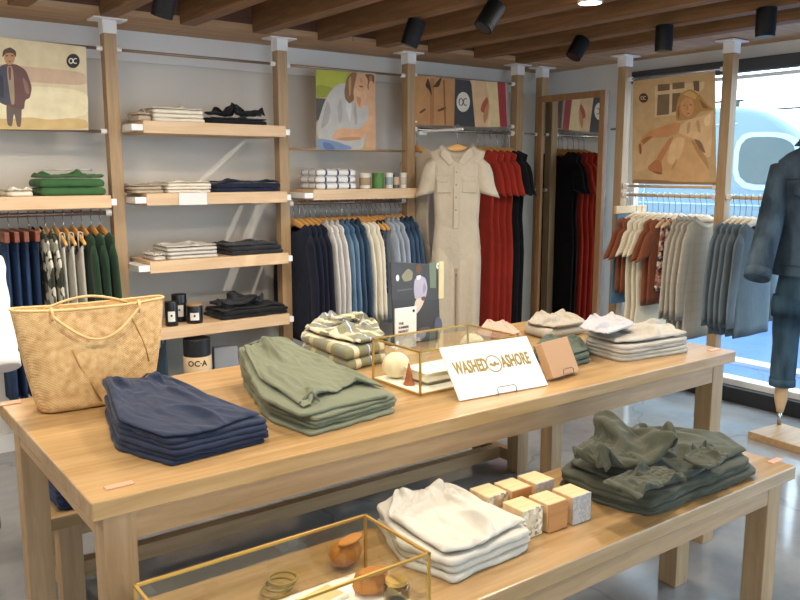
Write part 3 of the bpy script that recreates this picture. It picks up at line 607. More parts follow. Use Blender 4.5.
    269,329,356,282,215,289,250,277,412,598,820,834,849,960,1000,950,825,766,701,597,406,236,169,234,172,222,181,306,367,330,231,210,143,192,233,337,323,254,338,260,193,179,
    227,319,256,415,618,830,787,912,979,999,933,821,673,630,530,466,304,213,180,208,156,188,314,271,326,284,251,180,210,212,308,249,325,250,212,202,261,283,247,279,428,613,
    799,808,932,914,959,882,772,634,548,463,410,362,273,207,190,190,205,287,212,293,250,280,223,201,289,215,270,278,277,250,227,221,234,283,253,396,572,688,841,875,949,922,
    845,725,658,513,402,344,291,243,220,218,228,247,210,171,259,278,287,230,291,227,184,192,213,205,207,166,138,130,180,241,339,488,560,711,856,870,837,760,660,532,433,294,
    246,169,118,108,110,130,153,175,114,192,192,231,218]],
 'B': [
   [
    28,50,75,99,124,140,158,175,196,222,249,278,311,343,374,402,408,435,458,481,507,527,555,585,615,643,676,705,731,756,782,808,835,866,874,904,935,965,994,28,52,78,104,128,
    152,173,193,204,225,251,281,312,344,374,397,417,444,464,484,510,525,548,574,604,641,675,704,729,753,779,805,830,859,886,916,946,971,993,26,49,73,95,118,141,164,187,205,
    231,258,287,318,349,376,402,422,442,467,484,507,534,550,576,604,636,671,700,724,749,775,803,834,866,898,922,945,968,991,25,44,69,92,116,140,164,189,211,237,262,290,318,
    345,370,394,421,438,464,487,508,524,546,573,606,642,674,703,725,748,775,804,836,868,898,921,946,970,986,23,40,65,88,113,138,164,189,215,241,266,293,320,346,372,394,416,
    441,464,489,505,530,551,577,602,639,674,702,726,748,775,805,837,868,896,920,946,971,981,20,40,63,86,111,135,164,191,218,243,268,295,321,347,371,396,418,442,465,486,507,
    532,549,575,605,636,669,700,726,750,777,807,837,867,895,920,945,970,978,18,34,59,83,109,135,163,192,218,244,270,296,322,348,371,394,418,440,465,490,511,535,561,584,608,
    639,672,702,727,752,779,808,839,867,894,919,945,970,979,16,30,57,82,108,135,164,191,218,244,270,296,323,347,372,395,419,441,466,490,513,538,563,586,613,644,676,706,727,
    753,777,806,837,866,895,919,944,968,983,16,27,56,80,107,136,165,193,219,244,269,296,321,346,371,395,420,444,466,490,515,541,566,594,622,649,679,707,729,750,776,805,835,
    866,896,922,940,965,990,14,24,55,81,108,137,166,192,218,244,269,294,320,346,371,395,418,440,466,490,516,542,568,595,625,656,685,704,729,748,774,804,835,867,897,922,944,
    967,989,13,23,55,83,111,138,165,192,218,243,269,296,322,347,369,393,418,442,464,492,517,543,570,599,628,658,688,708,731,755,778,801,834,869,895,922,946,963,987,13,22,56,
    84,112,139,166,192,218,244,270,297,324,348,372,394,417,442,468,492,519,545,573,601,630,659,683,709,731,754,778,800,828,866,901,920,942,963,986,5,23,57,85,113,139,165,193,
    219,245,271,298,322,345,368,390,413,437,464,494,522,548,575,602,630,655,681,706,726,747,770,800,825,864,902,922,937,954,975,12,39,63,83,108,136,165,193,220,247,272,295,
    319,340,362,385,409,436,465,497,526,552,578,604,630,656,680,705,727,749,774,798,824,863,902,925,939,964,987,19,39,57,80,106,136,165,194,221,247,271,294,315,341,363,388,
    413,441,471,502,531,557,581,607,632,656,679,703,728,750,775,799,824,863,901,925,942,968,988,21,40,56,78,106,137,166,194,220,245,269,292,317,342,366,392,419,449,479,507,
    535,560,584,609,631,655,680,704,728,752,773,801,826,863,899,924,945,973,987,19,39,56,77,107,132,163,192,218,242,267,293,318,343,368,394,420,450,482,511,539,564,587,609,
    631,656,680,705,728,752,777,806,831,865,898,924,947,977,985,18,38,57,81,110,132,164,192,221,244,269,295,319,344,366,393,424,456,485,515,545,564,581,606,631,656,682,707,
    732,757,783,809,838,868,898,925,950,980,985,15,37,62,89,112,135,165,195,221,245,271,296,321,346,368,393,422,454,484,516,547,563,580,605,629,655,682,710,737,763,790,816,
    844,872,899,925,950,981,984,13,40,68,93,116,139,169,196,225,250,272,297,321,342,365,391,420,449,481,515,547,561,586,605,630,656,682,712,741,770,798,823,849,875,901,924,
    949,981,987,11,39,69,95,120,145,172,198,224,249,273,296,317,339,361,387,412,444,478,511,545,563,586,609,631,657,681,714,745,776,804,827,853,877,899,923,947,980,989,9,39,
    71,98,124,150,177,201,226,249,274,293,313,337,362,386,410,440,473,507,542,572,584,608,630,658,679,715,750,779,804,830,854,873,898,922,946,980,992,8,39,73,94,119,146,172,
    198,223,248,266,291,316,339,363,385,408,439,471,506,542,571,583,607,631,663,680,717,754,783,808,831,850,873,898,922,944,979,993,7,38,73,95,121,147,174,199,223,246,265,
    290,313,338,363,385,409,439,472,507,542,562,585,609,626,660,684,720,755,788,809,825,851,872,897,922,944,979,996,5,37,70,93,119,146,173,197,225,248,267,284,310,336,362,
    384,409,442,475,506,533,561,586,610,627,660,690,727,759,788,804,825,849,874,896,921,945,980,997,3,34,66,91,117,144,171,201,227,246,264,284,311,335,357,382,410,442,475,
    506,534,559,584,609,630,662,695,729,760,785,811,828,853,878,895,920,946,980,1000,1,31,64,90,117,148,176,201,219,243,265,289,313,332,352,381,411,444,475,504,532,558,583,
    608,635,665,697,731,758,784,804,829,853,878,901,919,945,978,1000,1,30,56,85,113,142,170,199,225,245,270,288,307,330,358,388,420,452,482,509,534,559,583,609,635,663,693,
    725,755,777,802,826,851,876,902,923,949,974,1000,0,26,54,82,111,141,168,196,223,247,273,296,321,336,365,396,429,459,487,512,536,560,585,610,635,663,691,720,747,775,801,
    826,850,875,899,924,949,974,1000,47,71,94,116,128,149,170,194,220,244,276,305,336,367,398,418,426,450,474,490,511,542,572,602,639,674,705,732,756,776,805,832,858,876,905,
    932,961,44,71,93,109,133,158,174,199,218,246,275,304,332,358,379,405,428,451,475,499,516,541,572,606,641,676,707,733,757,780,802,824,841,871,898,925,961,42,69,87,108,132,
    157,181,203,227,254,277,304,328,357,379,405,426,451,471,493,516,544,576,608,641,675,706,732,754,766,787,812,843,872,899,925,958,41,68,84,107,132,155,180,205,231,255,280,
    301,329,355,382,403,426,447,471,495,520,547,577,609,644,673,705,731,749,759,787,818,847,875,895,919,953,40,65,82,106,133,156,183,207,233,254,279,306,330,355,379,404,429,
    452,476,500,525,548,577,606,641,677,703,728,747,768,791,822,851,878,901,918,949,44,61,86,109,133,158,182,207,232,257,279,306,332,357,382,406,431,454,479,503,528,551,579,
    609,641,673,703,727,745,766,795,825,854,878,903,920,951,44,61,85,101,127,154,183,207,233,259,279,306,332,357,382,406,431,454,480,505,530,553,580,612,644,672,700,724,740,
    767,797,825,853,880,906,930,956,37,60,85,101,126,154,179,206,230,255,281,305,331,356,381,405,430,456,481,505,531,557,583,614,642,668,694,720,739,767,798,827,853,882,907,
    932,963,36,60,80,106,127,155,183,206,232,253,280,306,331,357,380,404,428,453,479,506,532,558,584,615,645,676,691,714,739,765,797,830,852,883,911,937,969,37,54,81,105,128,
    154,178,204,230,255,278,305,331,356,381,405,428,453,480,506,533,559,587,616,646,675,690,710,736,764,796,832,853,885,914,941,975,38,55,76,104,131,155,181,203,229,255,281,
    308,333,358,382,407,431,454,482,510,534,562,590,618,647,673,699,712,736,760,792,829,853,886,916,945,979,33,50,76,103,132,156,180,207,230,257,282,307,334,359,383,406,429,
    456,483,512,540,564,592,619,647,673,698,714,735,761,790,827,853,887,918,947,976,26,49,72,102,131,154,182,208,232,259,284,311,336,362,383,409,431,460,488,516,543,569,594,
    620,646,672,697,722,737,762,789,825,853,888,920,947,959,19,45,72,100,129,157,183,207,234,261,286,312,338,359,385,405,433,462,494,521,545,571,596,621,646,671,697,722,745,
    760,790,824,852,888,918,946,961,16,40,68,96,124,155,183,211,237,263,289,314,334,356,381,410,437,469,501,528,552,576,597,622,646,671,696,721,740,763,792,824,853,886,917,
    943,962,14,39,66,94,125,154,182,211,239,265,291,313,337,358,382,412,443,472,505,533,559,583,600,623,647,672,695,718,741,767,796,822,855,886,916,941,963,14,41,68,97,125,
    155,186,214,241,266,292,314,339,362,385,413,444,478,512,537,562,586,599,623,647,673,698,722,747,773,801,829,858,887,915,940,964,14,41,68,98,129,156,187,214,241,267,289,
    314,339,363,387,415,447,482,516,546,562,586,605,619,646,673,700,726,753,779,806,834,862,889,915,938,962,15,42,70,99,130,161,188,214,241,266,291,314,339,362,389,416,448,
    483,517,549,565,584,607,620,646,676,703,732,759,787,812,839,865,891,916,940,963,18,44,71,101,132,162,191,218,242,267,291,315,340,364,391,420,449,483,518,549,573,581,606,
    627,646,679,703,735,766,796,819,843,868,892,917,941,965,19,45,73,103,133,163,192,219,245,267,292,317,341,365,391,420,449,483,518,549,571,580,605,629,649,684,704,736,770,
    801,827,848,872,894,919,943,967,26,46,74,104,135,164,192,219,243,267,292,317,341,366,392,420,451,485,520,549,569,580,605,625,659,673,710,744,773,804,827,850,874,898,920,
    946,969,21,45,73,103,134,164,193,220,244,268,293,318,343,367,395,424,456,489,523,544,563,580,605,624,659,674,709,746,774,805,832,852,877,899,920,947,971,18,42,71,101,132,
    162,192,217,244,268,293,319,343,368,396,426,458,491,523,552,571,581,605,631,661,675,711,746,780,802,827,851,876,902,922,949,972,16,41,67,97,129,160,189,217,243,268,293,
    318,343,369,397,428,461,493,521,548,573,583,608,631,651,685,711,744,776,805,827,851,875,900,926,951,974,19,40,65,95,126,157,187,215,242,267,292,317,344,371,401,432,464,
    489,512,538,563,588,610,631,649,682,713,743,773,801,827,852,876,901,927,953,976,18,45,72,103,133,162,191,219,245,271,295,316,344,367,398,430,462,492,513,537,562,586,604,
    628,656,686,717,748,777,803,828,853,877,900,925,951,977],
   [
    0,20,39,59,73,101,124,147,162,157,149,135,128,120,117,116,118,111,103,92,88,96,95,92,119,88,91,91,89,85,83,77,68,62,27,17,15,15,15,36,49,64,77,91,104,116,131,160,140,135,
    129,128,131,132,153,157,148,142,127,115,125,129,127,112,116,109,97,99,86,88,77,58,46,42,45,51,48,48,74,86,96,111,125,139,152,164,147,148,151,155,161,165,170,178,180,183,
    176,157,151,143,151,150,144,139,125,114,101,95,89,83,79,80,81,81,81,80,82,112,125,133,146,156,164,171,177,185,185,186,189,193,198,202,210,204,206,202,191,174,177,185,183,
    161,162,154,138,134,125,119,115,114,114,114,115,114,114,115,151,163,171,182,191,197,205,212,216,219,222,224,228,230,231,237,237,229,217,211,211,202,211,203,193,188,184,
    172,167,156,152,149,147,147,148,148,147,149,149,187,200,207,217,224,231,239,247,253,255,257,260,262,264,264,265,266,259,254,245,237,230,238,233,226,219,213,205,197,190,
    185,181,181,180,181,180,181,183,182,223,233,241,250,258,265,272,278,283,287,290,292,295,294,294,298,294,294,288,282,275,267,261,264,260,253,243,239,231,222,218,214,211,
    213,213,213,215,216,215,259,267,275,283,291,299,304,310,314,318,322,325,327,328,326,326,322,323,319,316,310,302,296,298,294,282,277,270,265,257,249,244,244,246,247,247,
    247,250,249,294,300,308,315,322,330,335,342,347,351,354,356,359,360,359,356,352,352,352,350,343,337,329,324,323,316,310,303,291,290,282,278,278,279,281,280,283,281,283,
    328,334,342,349,356,361,369,375,380,384,386,389,392,393,392,388,385,385,381,381,376,370,364,359,352,347,339,331,324,323,316,302,304,311,315,311,308,311,319,361,368,375,
    382,388,395,402,409,413,417,419,421,424,426,423,422,416,416,415,410,409,403,398,392,387,381,373,364,354,349,343,334,336,338,344,344,335,347,352,393,401,409,415,422,429,
    436,442,446,450,453,455,457,456,453,455,449,447,444,443,440,437,431,425,419,413,401,397,386,382,376,367,367,368,367,367,367,375,385,425,435,441,448,455,462,469,475,480,
    484,487,489,488,485,485,484,480,477,476,473,473,470,465,459,451,443,432,423,417,408,403,400,400,400,401,401,399,406,414,448,457,468,476,485,494,502,509,514,517,520,519,
    518,513,515,513,511,509,509,507,504,504,496,492,485,474,465,458,451,442,435,433,433,433,434,435,432,432,435,478,488,500,509,518,527,535,543,547,551,551,550,547,547,547,
    544,542,544,545,545,542,536,530,524,514,507,499,492,482,474,469,467,467,467,467,468,465,465,469,510,522,533,542,551,557,567,574,578,582,582,581,579,578,579,574,573,576,
    580,578,579,574,565,555,548,540,532,524,514,509,503,501,500,500,501,502,498,497,503,544,556,567,575,580,587,597,604,606,611,613,612,611,610,609,607,608,611,615,613,609,
    597,597,590,582,573,565,557,550,542,540,537,535,534,534,535,532,532,538,577,591,600,608,614,621,628,633,640,645,646,645,645,643,641,638,638,640,642,639,635,633,631,625,
    615,607,598,591,582,574,568,573,569,568,567,564,565,566,573,611,625,634,638,648,655,659,664,673,678,678,679,678,677,675,671,671,673,675,673,669,667,668,661,650,641,632,
    624,618,612,607,608,605,602,600,597,597,600,607,644,653,664,672,681,688,692,698,703,708,711,712,711,707,704,704,704,705,708,704,702,702,693,696,685,670,663,658,653,649,
    645,640,637,633,632,630,630,633,641,676,687,698,707,716,722,726,731,735,738,743,745,741,737,733,733,733,734,736,737,736,735,721,719,720,702,696,691,687,686,681,674,671,
    668,663,662,663,667,674,710,721,733,741,750,755,760,765,768,771,775,770,771,769,766,766,766,767,768,770,769,764,755,748,750,735,730,723,719,716,714,709,704,699,697,695,
    696,700,708,742,753,761,769,775,781,787,793,800,805,800,802,800,801,799,800,800,801,802,803,803,797,787,779,772,768,764,757,753,751,749,744,733,730,730,728,730,734,741,
    774,786,795,802,808,814,821,826,834,831,826,831,833,834,833,834,833,835,837,837,836,824,821,811,796,801,797,791,788,772,768,770,766,763,760,761,764,768,775,808,818,828,
    836,842,848,853,859,860,863,849,863,864,866,866,867,867,868,868,870,864,857,853,843,828,833,830,821,812,806,801,801,799,792,793,795,797,802,808,841,851,861,869,875,881,
    887,879,890,884,880,888,885,892,898,901,901,901,901,899,892,889,878,874,861,859,857,854,845,838,822,828,819,815,824,828,831,836,842,873,884,894,903,908,909,911,913,916,
    911,910,901,908,924,930,934,935,935,934,931,926,919,911,905,899,894,891,884,870,862,853,844,842,844,851,860,863,869,875,907,918,928,934,938,943,946,946,944,948,941,939,
    943,958,971,974,975,975,972,966,959,952,945,939,932,925,918,911,904,898,889,884,882,883,887,892,896,903,909,940,946,954,962,973,975,983,985,983,987,984,981,979,993,999,
    1000,1000,996,992,983,977,971,969,962,956,949,945,941,936,938,930,924,922,922,925,931,934,936,941,55,72,92,108,131,153,172,183,183,170,168,160,152,153,152,147,120,114,
    110,122,98,99,124,103,114,124,128,127,122,116,110,98,85,59,54,47,46,93,116,134,143,152,161,185,181,203,202,201,195,188,184,177,172,158,151,147,147,139,140,142,137,151,
    160,165,164,157,149,140,122,96,91,87,84,79,132,154,167,177,184,189,197,211,206,209,225,219,217,217,210,204,189,186,179,177,166,171,155,169,159,172,167,167,179,156,143,
    134,128,123,118,117,112,171,191,203,210,216,222,230,240,243,245,252,250,250,245,244,234,223,220,217,207,195,191,187,184,189,185,184,186,202,177,174,162,161,154,148,145,
    145,209,227,238,244,249,255,262,260,267,280,277,283,281,278,275,268,259,249,242,234,226,224,220,217,215,215,211,206,222,203,199,190,183,181,177,178,179,243,261,267,275,
    283,289,290,292,302,308,310,313,314,311,306,300,294,284,278,272,263,260,255,251,249,246,244,236,243,234,231,221,216,212,210,211,212,277,294,299,295,311,317,324,325,330,
    335,337,336,337,336,334,330,325,317,311,304,297,295,290,286,283,280,274,266,273,267,261,251,247,246,244,242,246,307,325,329,327,342,351,352,359,358,364,371,362,361,360,
    356,354,352,349,344,338,332,326,326,322,307,306,299,297,302,301,294,283,280,280,277,276,282,340,354,347,354,370,378,385,385,392,392,396,395,394,393,388,385,386,381,376,
    371,366,360,354,350,341,335,332,328,326,331,326,316,314,312,312,311,317,374,374,381,386,401,412,413,418,423,425,427,428,425,424,421,418,415,415,408,405,399,394,387,382,
    374,368,365,361,355,352,350,349,347,347,346,346,352,405,407,409,417,431,444,446,448,455,458,459,461,458,458,455,451,444,444,442,434,433,428,421,414,407,399,391,394,388,
    382,381,383,380,380,380,381,385,426,428,443,450,460,474,476,482,482,485,492,492,492,492,488,483,474,472,474,468,462,461,455,448,440,432,423,424,422,414,414,415,414,414,
    414,414,418,448,460,474,480,490,501,509,515,516,519,523,526,527,524,520,516,507,504,498,502,495,491,488,481,473,466,458,451,453,447,447,448,447,447,447,448,438,481,492,
    507,510,522,531,543,546,550,555,558,561,561,553,553,544,540,537,535,534,531,527,520,514,507,500,492,485,481,481,480,482,480,480,480,480,472,514,522,533,543,553,565,576,
    580,585,589,591,595,587,584,580,578,576,570,573,562,567,555,554,547,540,533,527,520,516,516,514,515,513,513,513,513,507,547,556,566,576,586,597,606,613,619,623,624,621,
    620,617,614,613,610,603,597,588,580,579,587,582,573,566,561,556,553,552,550,547,547,547,545,546,541,581,587,597,608,620,630,638,646,651,656,657,654,653,650,647,644,640,
    633,626,624,612,608,618,616,606,598,593,590,582,578,577,581,581,580,578,579,576,615,621,631,640,651,664,672,680,684,689,688,686,686,683,681,678,673,666,659,653,647,638,
    642,650,640,631,625,621,616,618,615,616,616,613,612,611,609,649,654,663,674,685,695,706,713,718,720,721,719,719,715,714,711,706,700,692,686,681,670,669,678,675,661,658,
    654,653,650,655,652,650,647,645,644,642,683,688,698,709,719,728,737,744,750,752,754,752,751,747,745,742,737,733,725,719,713,703,697,698,705,692,692,688,688,685,688,690,
    685,681,678,677,676,717,723,732,743,753,763,770,777,781,785,785,785,783,780,778,775,771,766,758,753,746,736,728,724,731,723,725,723,723,719,721,721,715,715,711,710,709,
    748,756,766,777,786,796,804,810,813,817,818,817,816,813,811,808,804,798,792,786,779,769,761,756,753,751,751,752,755,753,756,755,748,744,743,742,742,779,790,800,810,819,
    829,836,844,845,849,850,849,848,846,844,840,836,831,826,818,810,802,795,790,788,786,784,785,788,786,784,786,781,778,776,776,776,812,823,833,843,853,861,869,875,879,882,
    883,882,882,879,876,872,868,864,858,849,840,836,830,822,822,820,818,816,815,819,816,810,810,811,811,810,809,845,853,866,876,886,894,902,908,912,913,916,916,909,912,909,
    906,902,897,889,882,874,871,863,851,836,847,852,850,849,846,848,844,843,843,844,841,843,879,885,898,908,918,927,934,940,944,946,947,944,941,941,939,939,936,924,913,908,
    906,908,895,881,864,871,879,884,883,880,876,874,877,875,874,874,875,912,922,936,946,955,964,971,977,980,981,977,959,960,974,973,969,963,958,949,938,931,937,919,909,910,
    914,919,921,919,916,911,905,898,907,908,907,908],
   [
    48,168,273,371,467,597,725,814,868,806,709,601,495,403,331,285,36,88,148,186,226,38,138,303,341,469,599,691,762,786,770,713,621,501,323,279,218,132,104,110,32,108,156,
    228,315,429,521,519,487,411,309,212,156,88,206,28,30,178,46,12,210,20,257,86,257,381,443,513,515,489,415,313,182,30,94,168,22,124,150,82,50,146,190,228,257,283,178,144,
    110,78,64,32,128,22,218,58,88,204,38,10,251,28,273,52,156,222,251,248,204,126,48,10,34,182,24,94,192,170,44,90,138,98,68,44,48,166,128,54,34,132,36,142,26,34,232,275,259,
    253,36,200,52,80,214,34,48,212,140,96,34,48,90,28,160,56,52,236,220,66,86,148,96,36,78,14,22,32,74,32,130,98,30,178,48,30,30,34,232,228,80,248,48,76,136,26,148,54,40,26,
    32,56,22,118,86,64,275,263,154,38,86,158,32,22,10,14,20,12,26,112,138,28,44,176,162,52,158,46,64,242,144,20,162,28,28,56,74,118,104,32,90,86,44,86,82,311,263,94,46,90,
    166,30,86,126,130,122,102,114,36,36,126,28,28,146,154,150,36,94,78,251,58,148,140,64,20,6,78,146,152,38,40,82,86,100,325,269,74,50,70,152,22,26,94,46,30,40,48,104,26,50,
    164,160,22,48,132,40,94,26,180,54,22,86,150,22,12,156,52,166,56,42,122,170,116,309,287,66,40,114,60,112,104,26,94,48,100,108,36,86,28,50,42,126,16,116,102,76,94,32,166,
    18,128,96,172,30,154,34,182,68,32,50,222,259,303,305,64,34,102,44,34,90,26,98,84,32,100,32,68,54,128,16,118,142,30,54,110,120,18,40,106,26,224,230,60,170,208,24,142,72,
    176,36,108,218,311,60,34,44,114,20,86,46,88,46,18,32,106,30,146,100,120,30,160,142,28,76,90,108,28,84,36,196,124,200,36,253,88,8,214,82,198,54,140,325,50,28,34,132,32,
    116,42,30,54,26,66,52,148,42,146,56,124,48,192,120,28,42,66,102,24,144,184,90,186,56,269,44,110,36,259,98,212,98,297,62,128,70,134,26,116,74,20,38,88,36,160,34,136,24,
    124,30,114,96,178,82,30,80,24,124,52,36,186,54,172,291,34,30,34,265,48,218,50,104,186,2,208,40,92,44,32,72,114,34,162,38,170,38,126,42,100,30,20,46,140,140,52,24,26,118,
    38,154,54,110,291,56,62,36,263,28,70,216,60,255,30,196,68,38,94,44,142,40,160,36,170,186,80,36,146,28,98,22,24,22,108,140,134,42,122,32,32,134,110,285,48,56,32,242,40,34,
    259,58,253,40,214,108,150,36,144,28,146,30,152,78,96,174,152,44,138,22,170,92,40,12,0,134,48,50,118,124,56,194,261,46,50,34,210,48,34,303,92,255,30,210,224,46,136,38,158,
    26,128,54,34,36,86,184,30,158,62,206,246,261,140,18,130,100,36,38,148,194,226,220,38,32,32,162,60,38,341,64,234,30,152,251,38,30,154,196,44,112,96,26,38,158,90,130,28,
    202,44,84,257,80,106,38,96,72,34,34,44,30,140,124,86,94,40,90,46,363,64,218,66,50,242,34,132,46,170,52,32,88,62,30,146,54,150,32,194,38,56,277,80,58,118,30,88,92,36,68,
    102,20,32,34,36,80,28,52,375,52,72,156,38,232,34,154,38,68,150,30,90,24,134,28,90,168,22,170,128,44,309,251,98,98,182,20,86,88,36,74,184,154,148,114,38,68,42,363,70,52,
    146,48,208,28,174,32,138,48,122,30,142,32,140,194,72,130,36,144,34,287,385,287,134,271,40,28,136,62,158,32,48,140,40,90,34,42,363,74,104,166,70,188,28,184,28,148,40,48,
    184,40,106,76,182,34,114,28,130,50,190,433,419,253,311,26,90,34,206,34,128,180,36,64,124,54,40,343,60,34,36,218,32,186,40,160,72,28,182,170,138,36,56,188,32,118,28,98,62,
    226,473,519,427,349,30,124,42,230,46,170,46,138,64,146,34,40,345,106,58,30,202,30,188,32,178,72,174,30,40,142,100,52,206,36,120,32,80,116,333,483,463,269,319,34,146,26,
    34,246,34,40,160,178,170,34,40,341,118,104,34,186,32,194,34,214,222,96,214,76,56,56,36,200,40,50,130,26,210,303,389,355,168,251,42,40,174,24,275,116,50,40,154,166,62,44,
    341,138,110,34,172,38,202,36,34,112,273,136,265,259,204,46,178,42,38,96,148,58,200,196,212,62,66,184,78,204,26,92,275,251,222,48,106,112,54,327,158,72,40,166,36,70,202,
    32,242,138,36,46,92,224,40,136,44,60,64,74,68,52,62,42,82,142,180,188,72,204,32,56,64,100,196,38,40,78,331,158,56,48,60,154,48,180,146,38,220,194,36,190,76,54,60,104,124,
    142,146,126,96,70,46,36,34,32,46,28,176,136,48,42,36,74,198,174,98,319,156,188,212,190,192,150,136,134,94,86,108,60,64,289,287,309,335,381,397,401,345,299,244,216,204,
    204,190,168,138,120,106,74,56,52,112,170,210,228,281,367,451,533,415,561,615,665,673,647,525,537,403,301,329,371,198,327,367,405,253,325,431,393,563,675,766,818,840,828,
    665,639,517,345,178,248,343,295,411,553,499,319,357,395,451,443,461,471,495,393,275,447,263,363,275,347,401,445,271,449,625,461,603,709,772,822,852,721,543,365,172,255,
    335,347,361,457,579,421,317,283,257,214,287,202,228,317,218,385,395,242,275,389,361,491,371,415,349,409,539,375,493,531,581,675,523,339,162,234,271,255,303,409,491,617,
    451,353,301,198,140,136,172,255,148,323,331,267,263,391,313,437,499,521,509,535,469,331,469,269,331,381,499,339,238,291,206,196,343,433,449,511,647,479,387,339,192,236,
    347,355,238,321,347,236,271,343,345,335,267,295,329,359,469,431,291,321,365,194,202,315,214,403,407,381,341,230,417,471,457,657,599,481,349,214,369,267,323,377,244,224,
    218,234,255,265,283,357,357,355,309,421,393,295,377,277,214,305,136,293,375,311,383,255,208,385,489,411,603,525,309,232,331,329,202,194,228,375,399,397,389,385,379,383,
    293,281,261,257,373,333,347,379,222,325,413,232,317,279,423,291,226,226,307,497,493,539,437,222,335,353,212,204,315,341,349,246,228,216,202,216,244,261,321,251,226,261,
    361,341,206,375,481,497,345,301,323,469,269,220,303,383,487,467,409,240,359,202,216,222,347,329,202,194,271,198,212,279,319,246,327,269,238,228,309,220,198,275,257,475,
    577,511,407,395,503,246,305,307,365,457,421,228,263,419,285,212,351,287,244,172,277,224,295,309,325,265,367,287,339,246,228,295,228,297,224,230,455,587,625,589,555,519,
    234,345,381,407,419,369,190,377,325,389,273,343,190,178,176,190,246,345,279,297,325,253,397,321,357,236,271,251,293,220,329,331,543,607,487,467,503,218,353,411,391,379,
    190,367,389,275,273,367,230,194,319,333,269,361,363,291,341,255,355,267,381,339,359,242,269,281,236,315,255,441,575,557,429,483,208,349,429,455,323,365,435,311,377,379,
    224,184,242,355,307,377,315,385,365,257,269,405,335,210,293,271,355,251,269,257,299,240,297,481,579,443,465,196,335,379,473,210,367,373,379,479,413,327,220,357,297,293,
    375,325,357,242,257,401,303,210,248,156,279,339,333,267,259,267,248,267,361,559,509,441,190,305,405,423,188,349,477,521,431,327,343,275,379,283,345,281,347,216,321,403,
    407,259,345,297,339,224,194,325,309,285,238,246,267,415,527,503,399,190,327,351,371,184,375,459,505,417,357,259,377,321,271,331,327,200,172,305,423,391,281,447,489,525,
    463,385,216,311,273,291,210,313,391,445,455,291,218,317,301,329,198,363,367,423,481,343,269,297,389,349,271,295,176,182,283,423,293,403,341,361,517,595,535,345,261,313,
    255,307,220,208,242,261,345,242,313,269,277,214,349,395,419,385,429,297,273,369,311,317,214,255,228,297,429,299,377,329,335,413,637,691,527,329,329,234,271,335,319,259,
    309,259,257,309,265,194,273,331,323,317,373,365,383,259,351,303,255,238,303,283,385,433,305,353,319,313,407,649,804,699,487,351,335,206,257,353,411,303,339,329,309,265,
    212,291,313,305,307,359,361,325,347,269,365,317,293,353,355,301,335,379,261,329,285,413,621,862,852,683,461,419,208,311,273,303,441,339,295,313,289,230,299,293,309,331,
    323,321,343,305,325,293,385,367,353,273,357,367,347,242,285,259,425,661,912,954,844,609,501,224,359,345,409,329,457,417,309,345,263,279,232,349,321,363,373,323,305,295,
    383,319,299,273,331,379,315,273,234,230,253,451,705,950,988,808,774,437,369,257,451,475,325,411,359,425,295,319,271,305,309,323,355,337,385,389,341,427,381,355,335,291,
    371,367,341,321,293,261,519,770,974,1000,808,764,427,291,242,433,421,451,311,329,441,305,325,295,325,283,327,319,355,319,325,431,453,441,417,391,301,371,319,277,273,246,
    331,471,685,926,976,896,735,407,303,339,309,481,397,469,455,451,311,305,341,351,377,297,315,327,347,319,393,415,353,349,365,433,337,285,251,232,275,395,513,629,858,860,
    731,519,521,293,345,325,355,483,497,405,367,339,399,339,345,457,351,331,329,335,341,349,363,399,445,501,517,461,389,303,244,409,547,637,719,780,697,561,359,337,439,329,
    343,345,345,371,441,449,457,473,415,353,395,433,427,409,387,373,345,331,343,309,269,307,429,429,417,393,361,503,437,449,499,381,279,349,377,385,383,355,343,309,279,253,
    335,377,391,407]]}
CNX, CNY = 38, 28
def cidx(l, i, j):
    if l == 0 or i in (0, CNX) or j in (0, CNY): return j * (CNX + 1) + i
    return (CNX + 1) * (CNY + 1) + (j - 1) * (CNX - 1) + (i - 1)
CFACES = []
for l in (0, 1):
    for j in range(CNY):
        for i in range(CNX):
            q = (cidx(l, i, j), cidx(l, i + 1, j), cidx(l, i + 1, j + 1), cidx(l, i, j + 1)); CFACES.append(q if l else q[::-1])
CLOTH = {}
for key, (xs_, ys_, zs_) in CLOTH_DATA.items(): CLOTH[key] = [(x / 1000, y / 1000, z / 1000) for x, y, z in zip(xs_, ys_, zs_)]
def along(P, v):
    """point at share v of a polyline"""
    L = [math.hypot(b[0] - a[0], b[1] - a[1]) for a, b in zip(P, P[1:])]; d = v * sum(L)
    for k, l in enumerate(L):
        if d <= l or k == len(L) - 1:
            t = d / l; a, b = P[k], P[k + 1]; return (a[0] + (b[0] - a[0]) * t, a[1] + (b[1] - a[1]) * t)
        d -= l
def cloth_between(key, left, right, h, flip=False, swap=False):
    """lay the cloth between two edge lines (each from back to front, world x/y); returns a builder in local coordinates about c"""
    mb = MB(); V = []
    for x, y, z in CLOTH[key]:
        u, v = (y, x) if swap else (x, y)
        if flip: u, v = 1 - u, 1 - v
        a, b = along(left, v), along(right, v); V.append((a[0] + (b[0] - a[0]) * u, a[1] + (b[1] - a[1]) * u, z * h))
    mb.add(V, CFACES); return mb
def crumple(name, mat, c, z, size, rz, label, cat, group, key='A'):
    mb = MB().add([((x - .5) * size[0], (y - .5) * size[1], zz * size[2]) for x, y, zz in CLOTH[key]], CFACES)
    return tag(mb.build(name, mat, None, (c[0], c[1], z), rz, smooth=True, sub=1), label, cat, group)
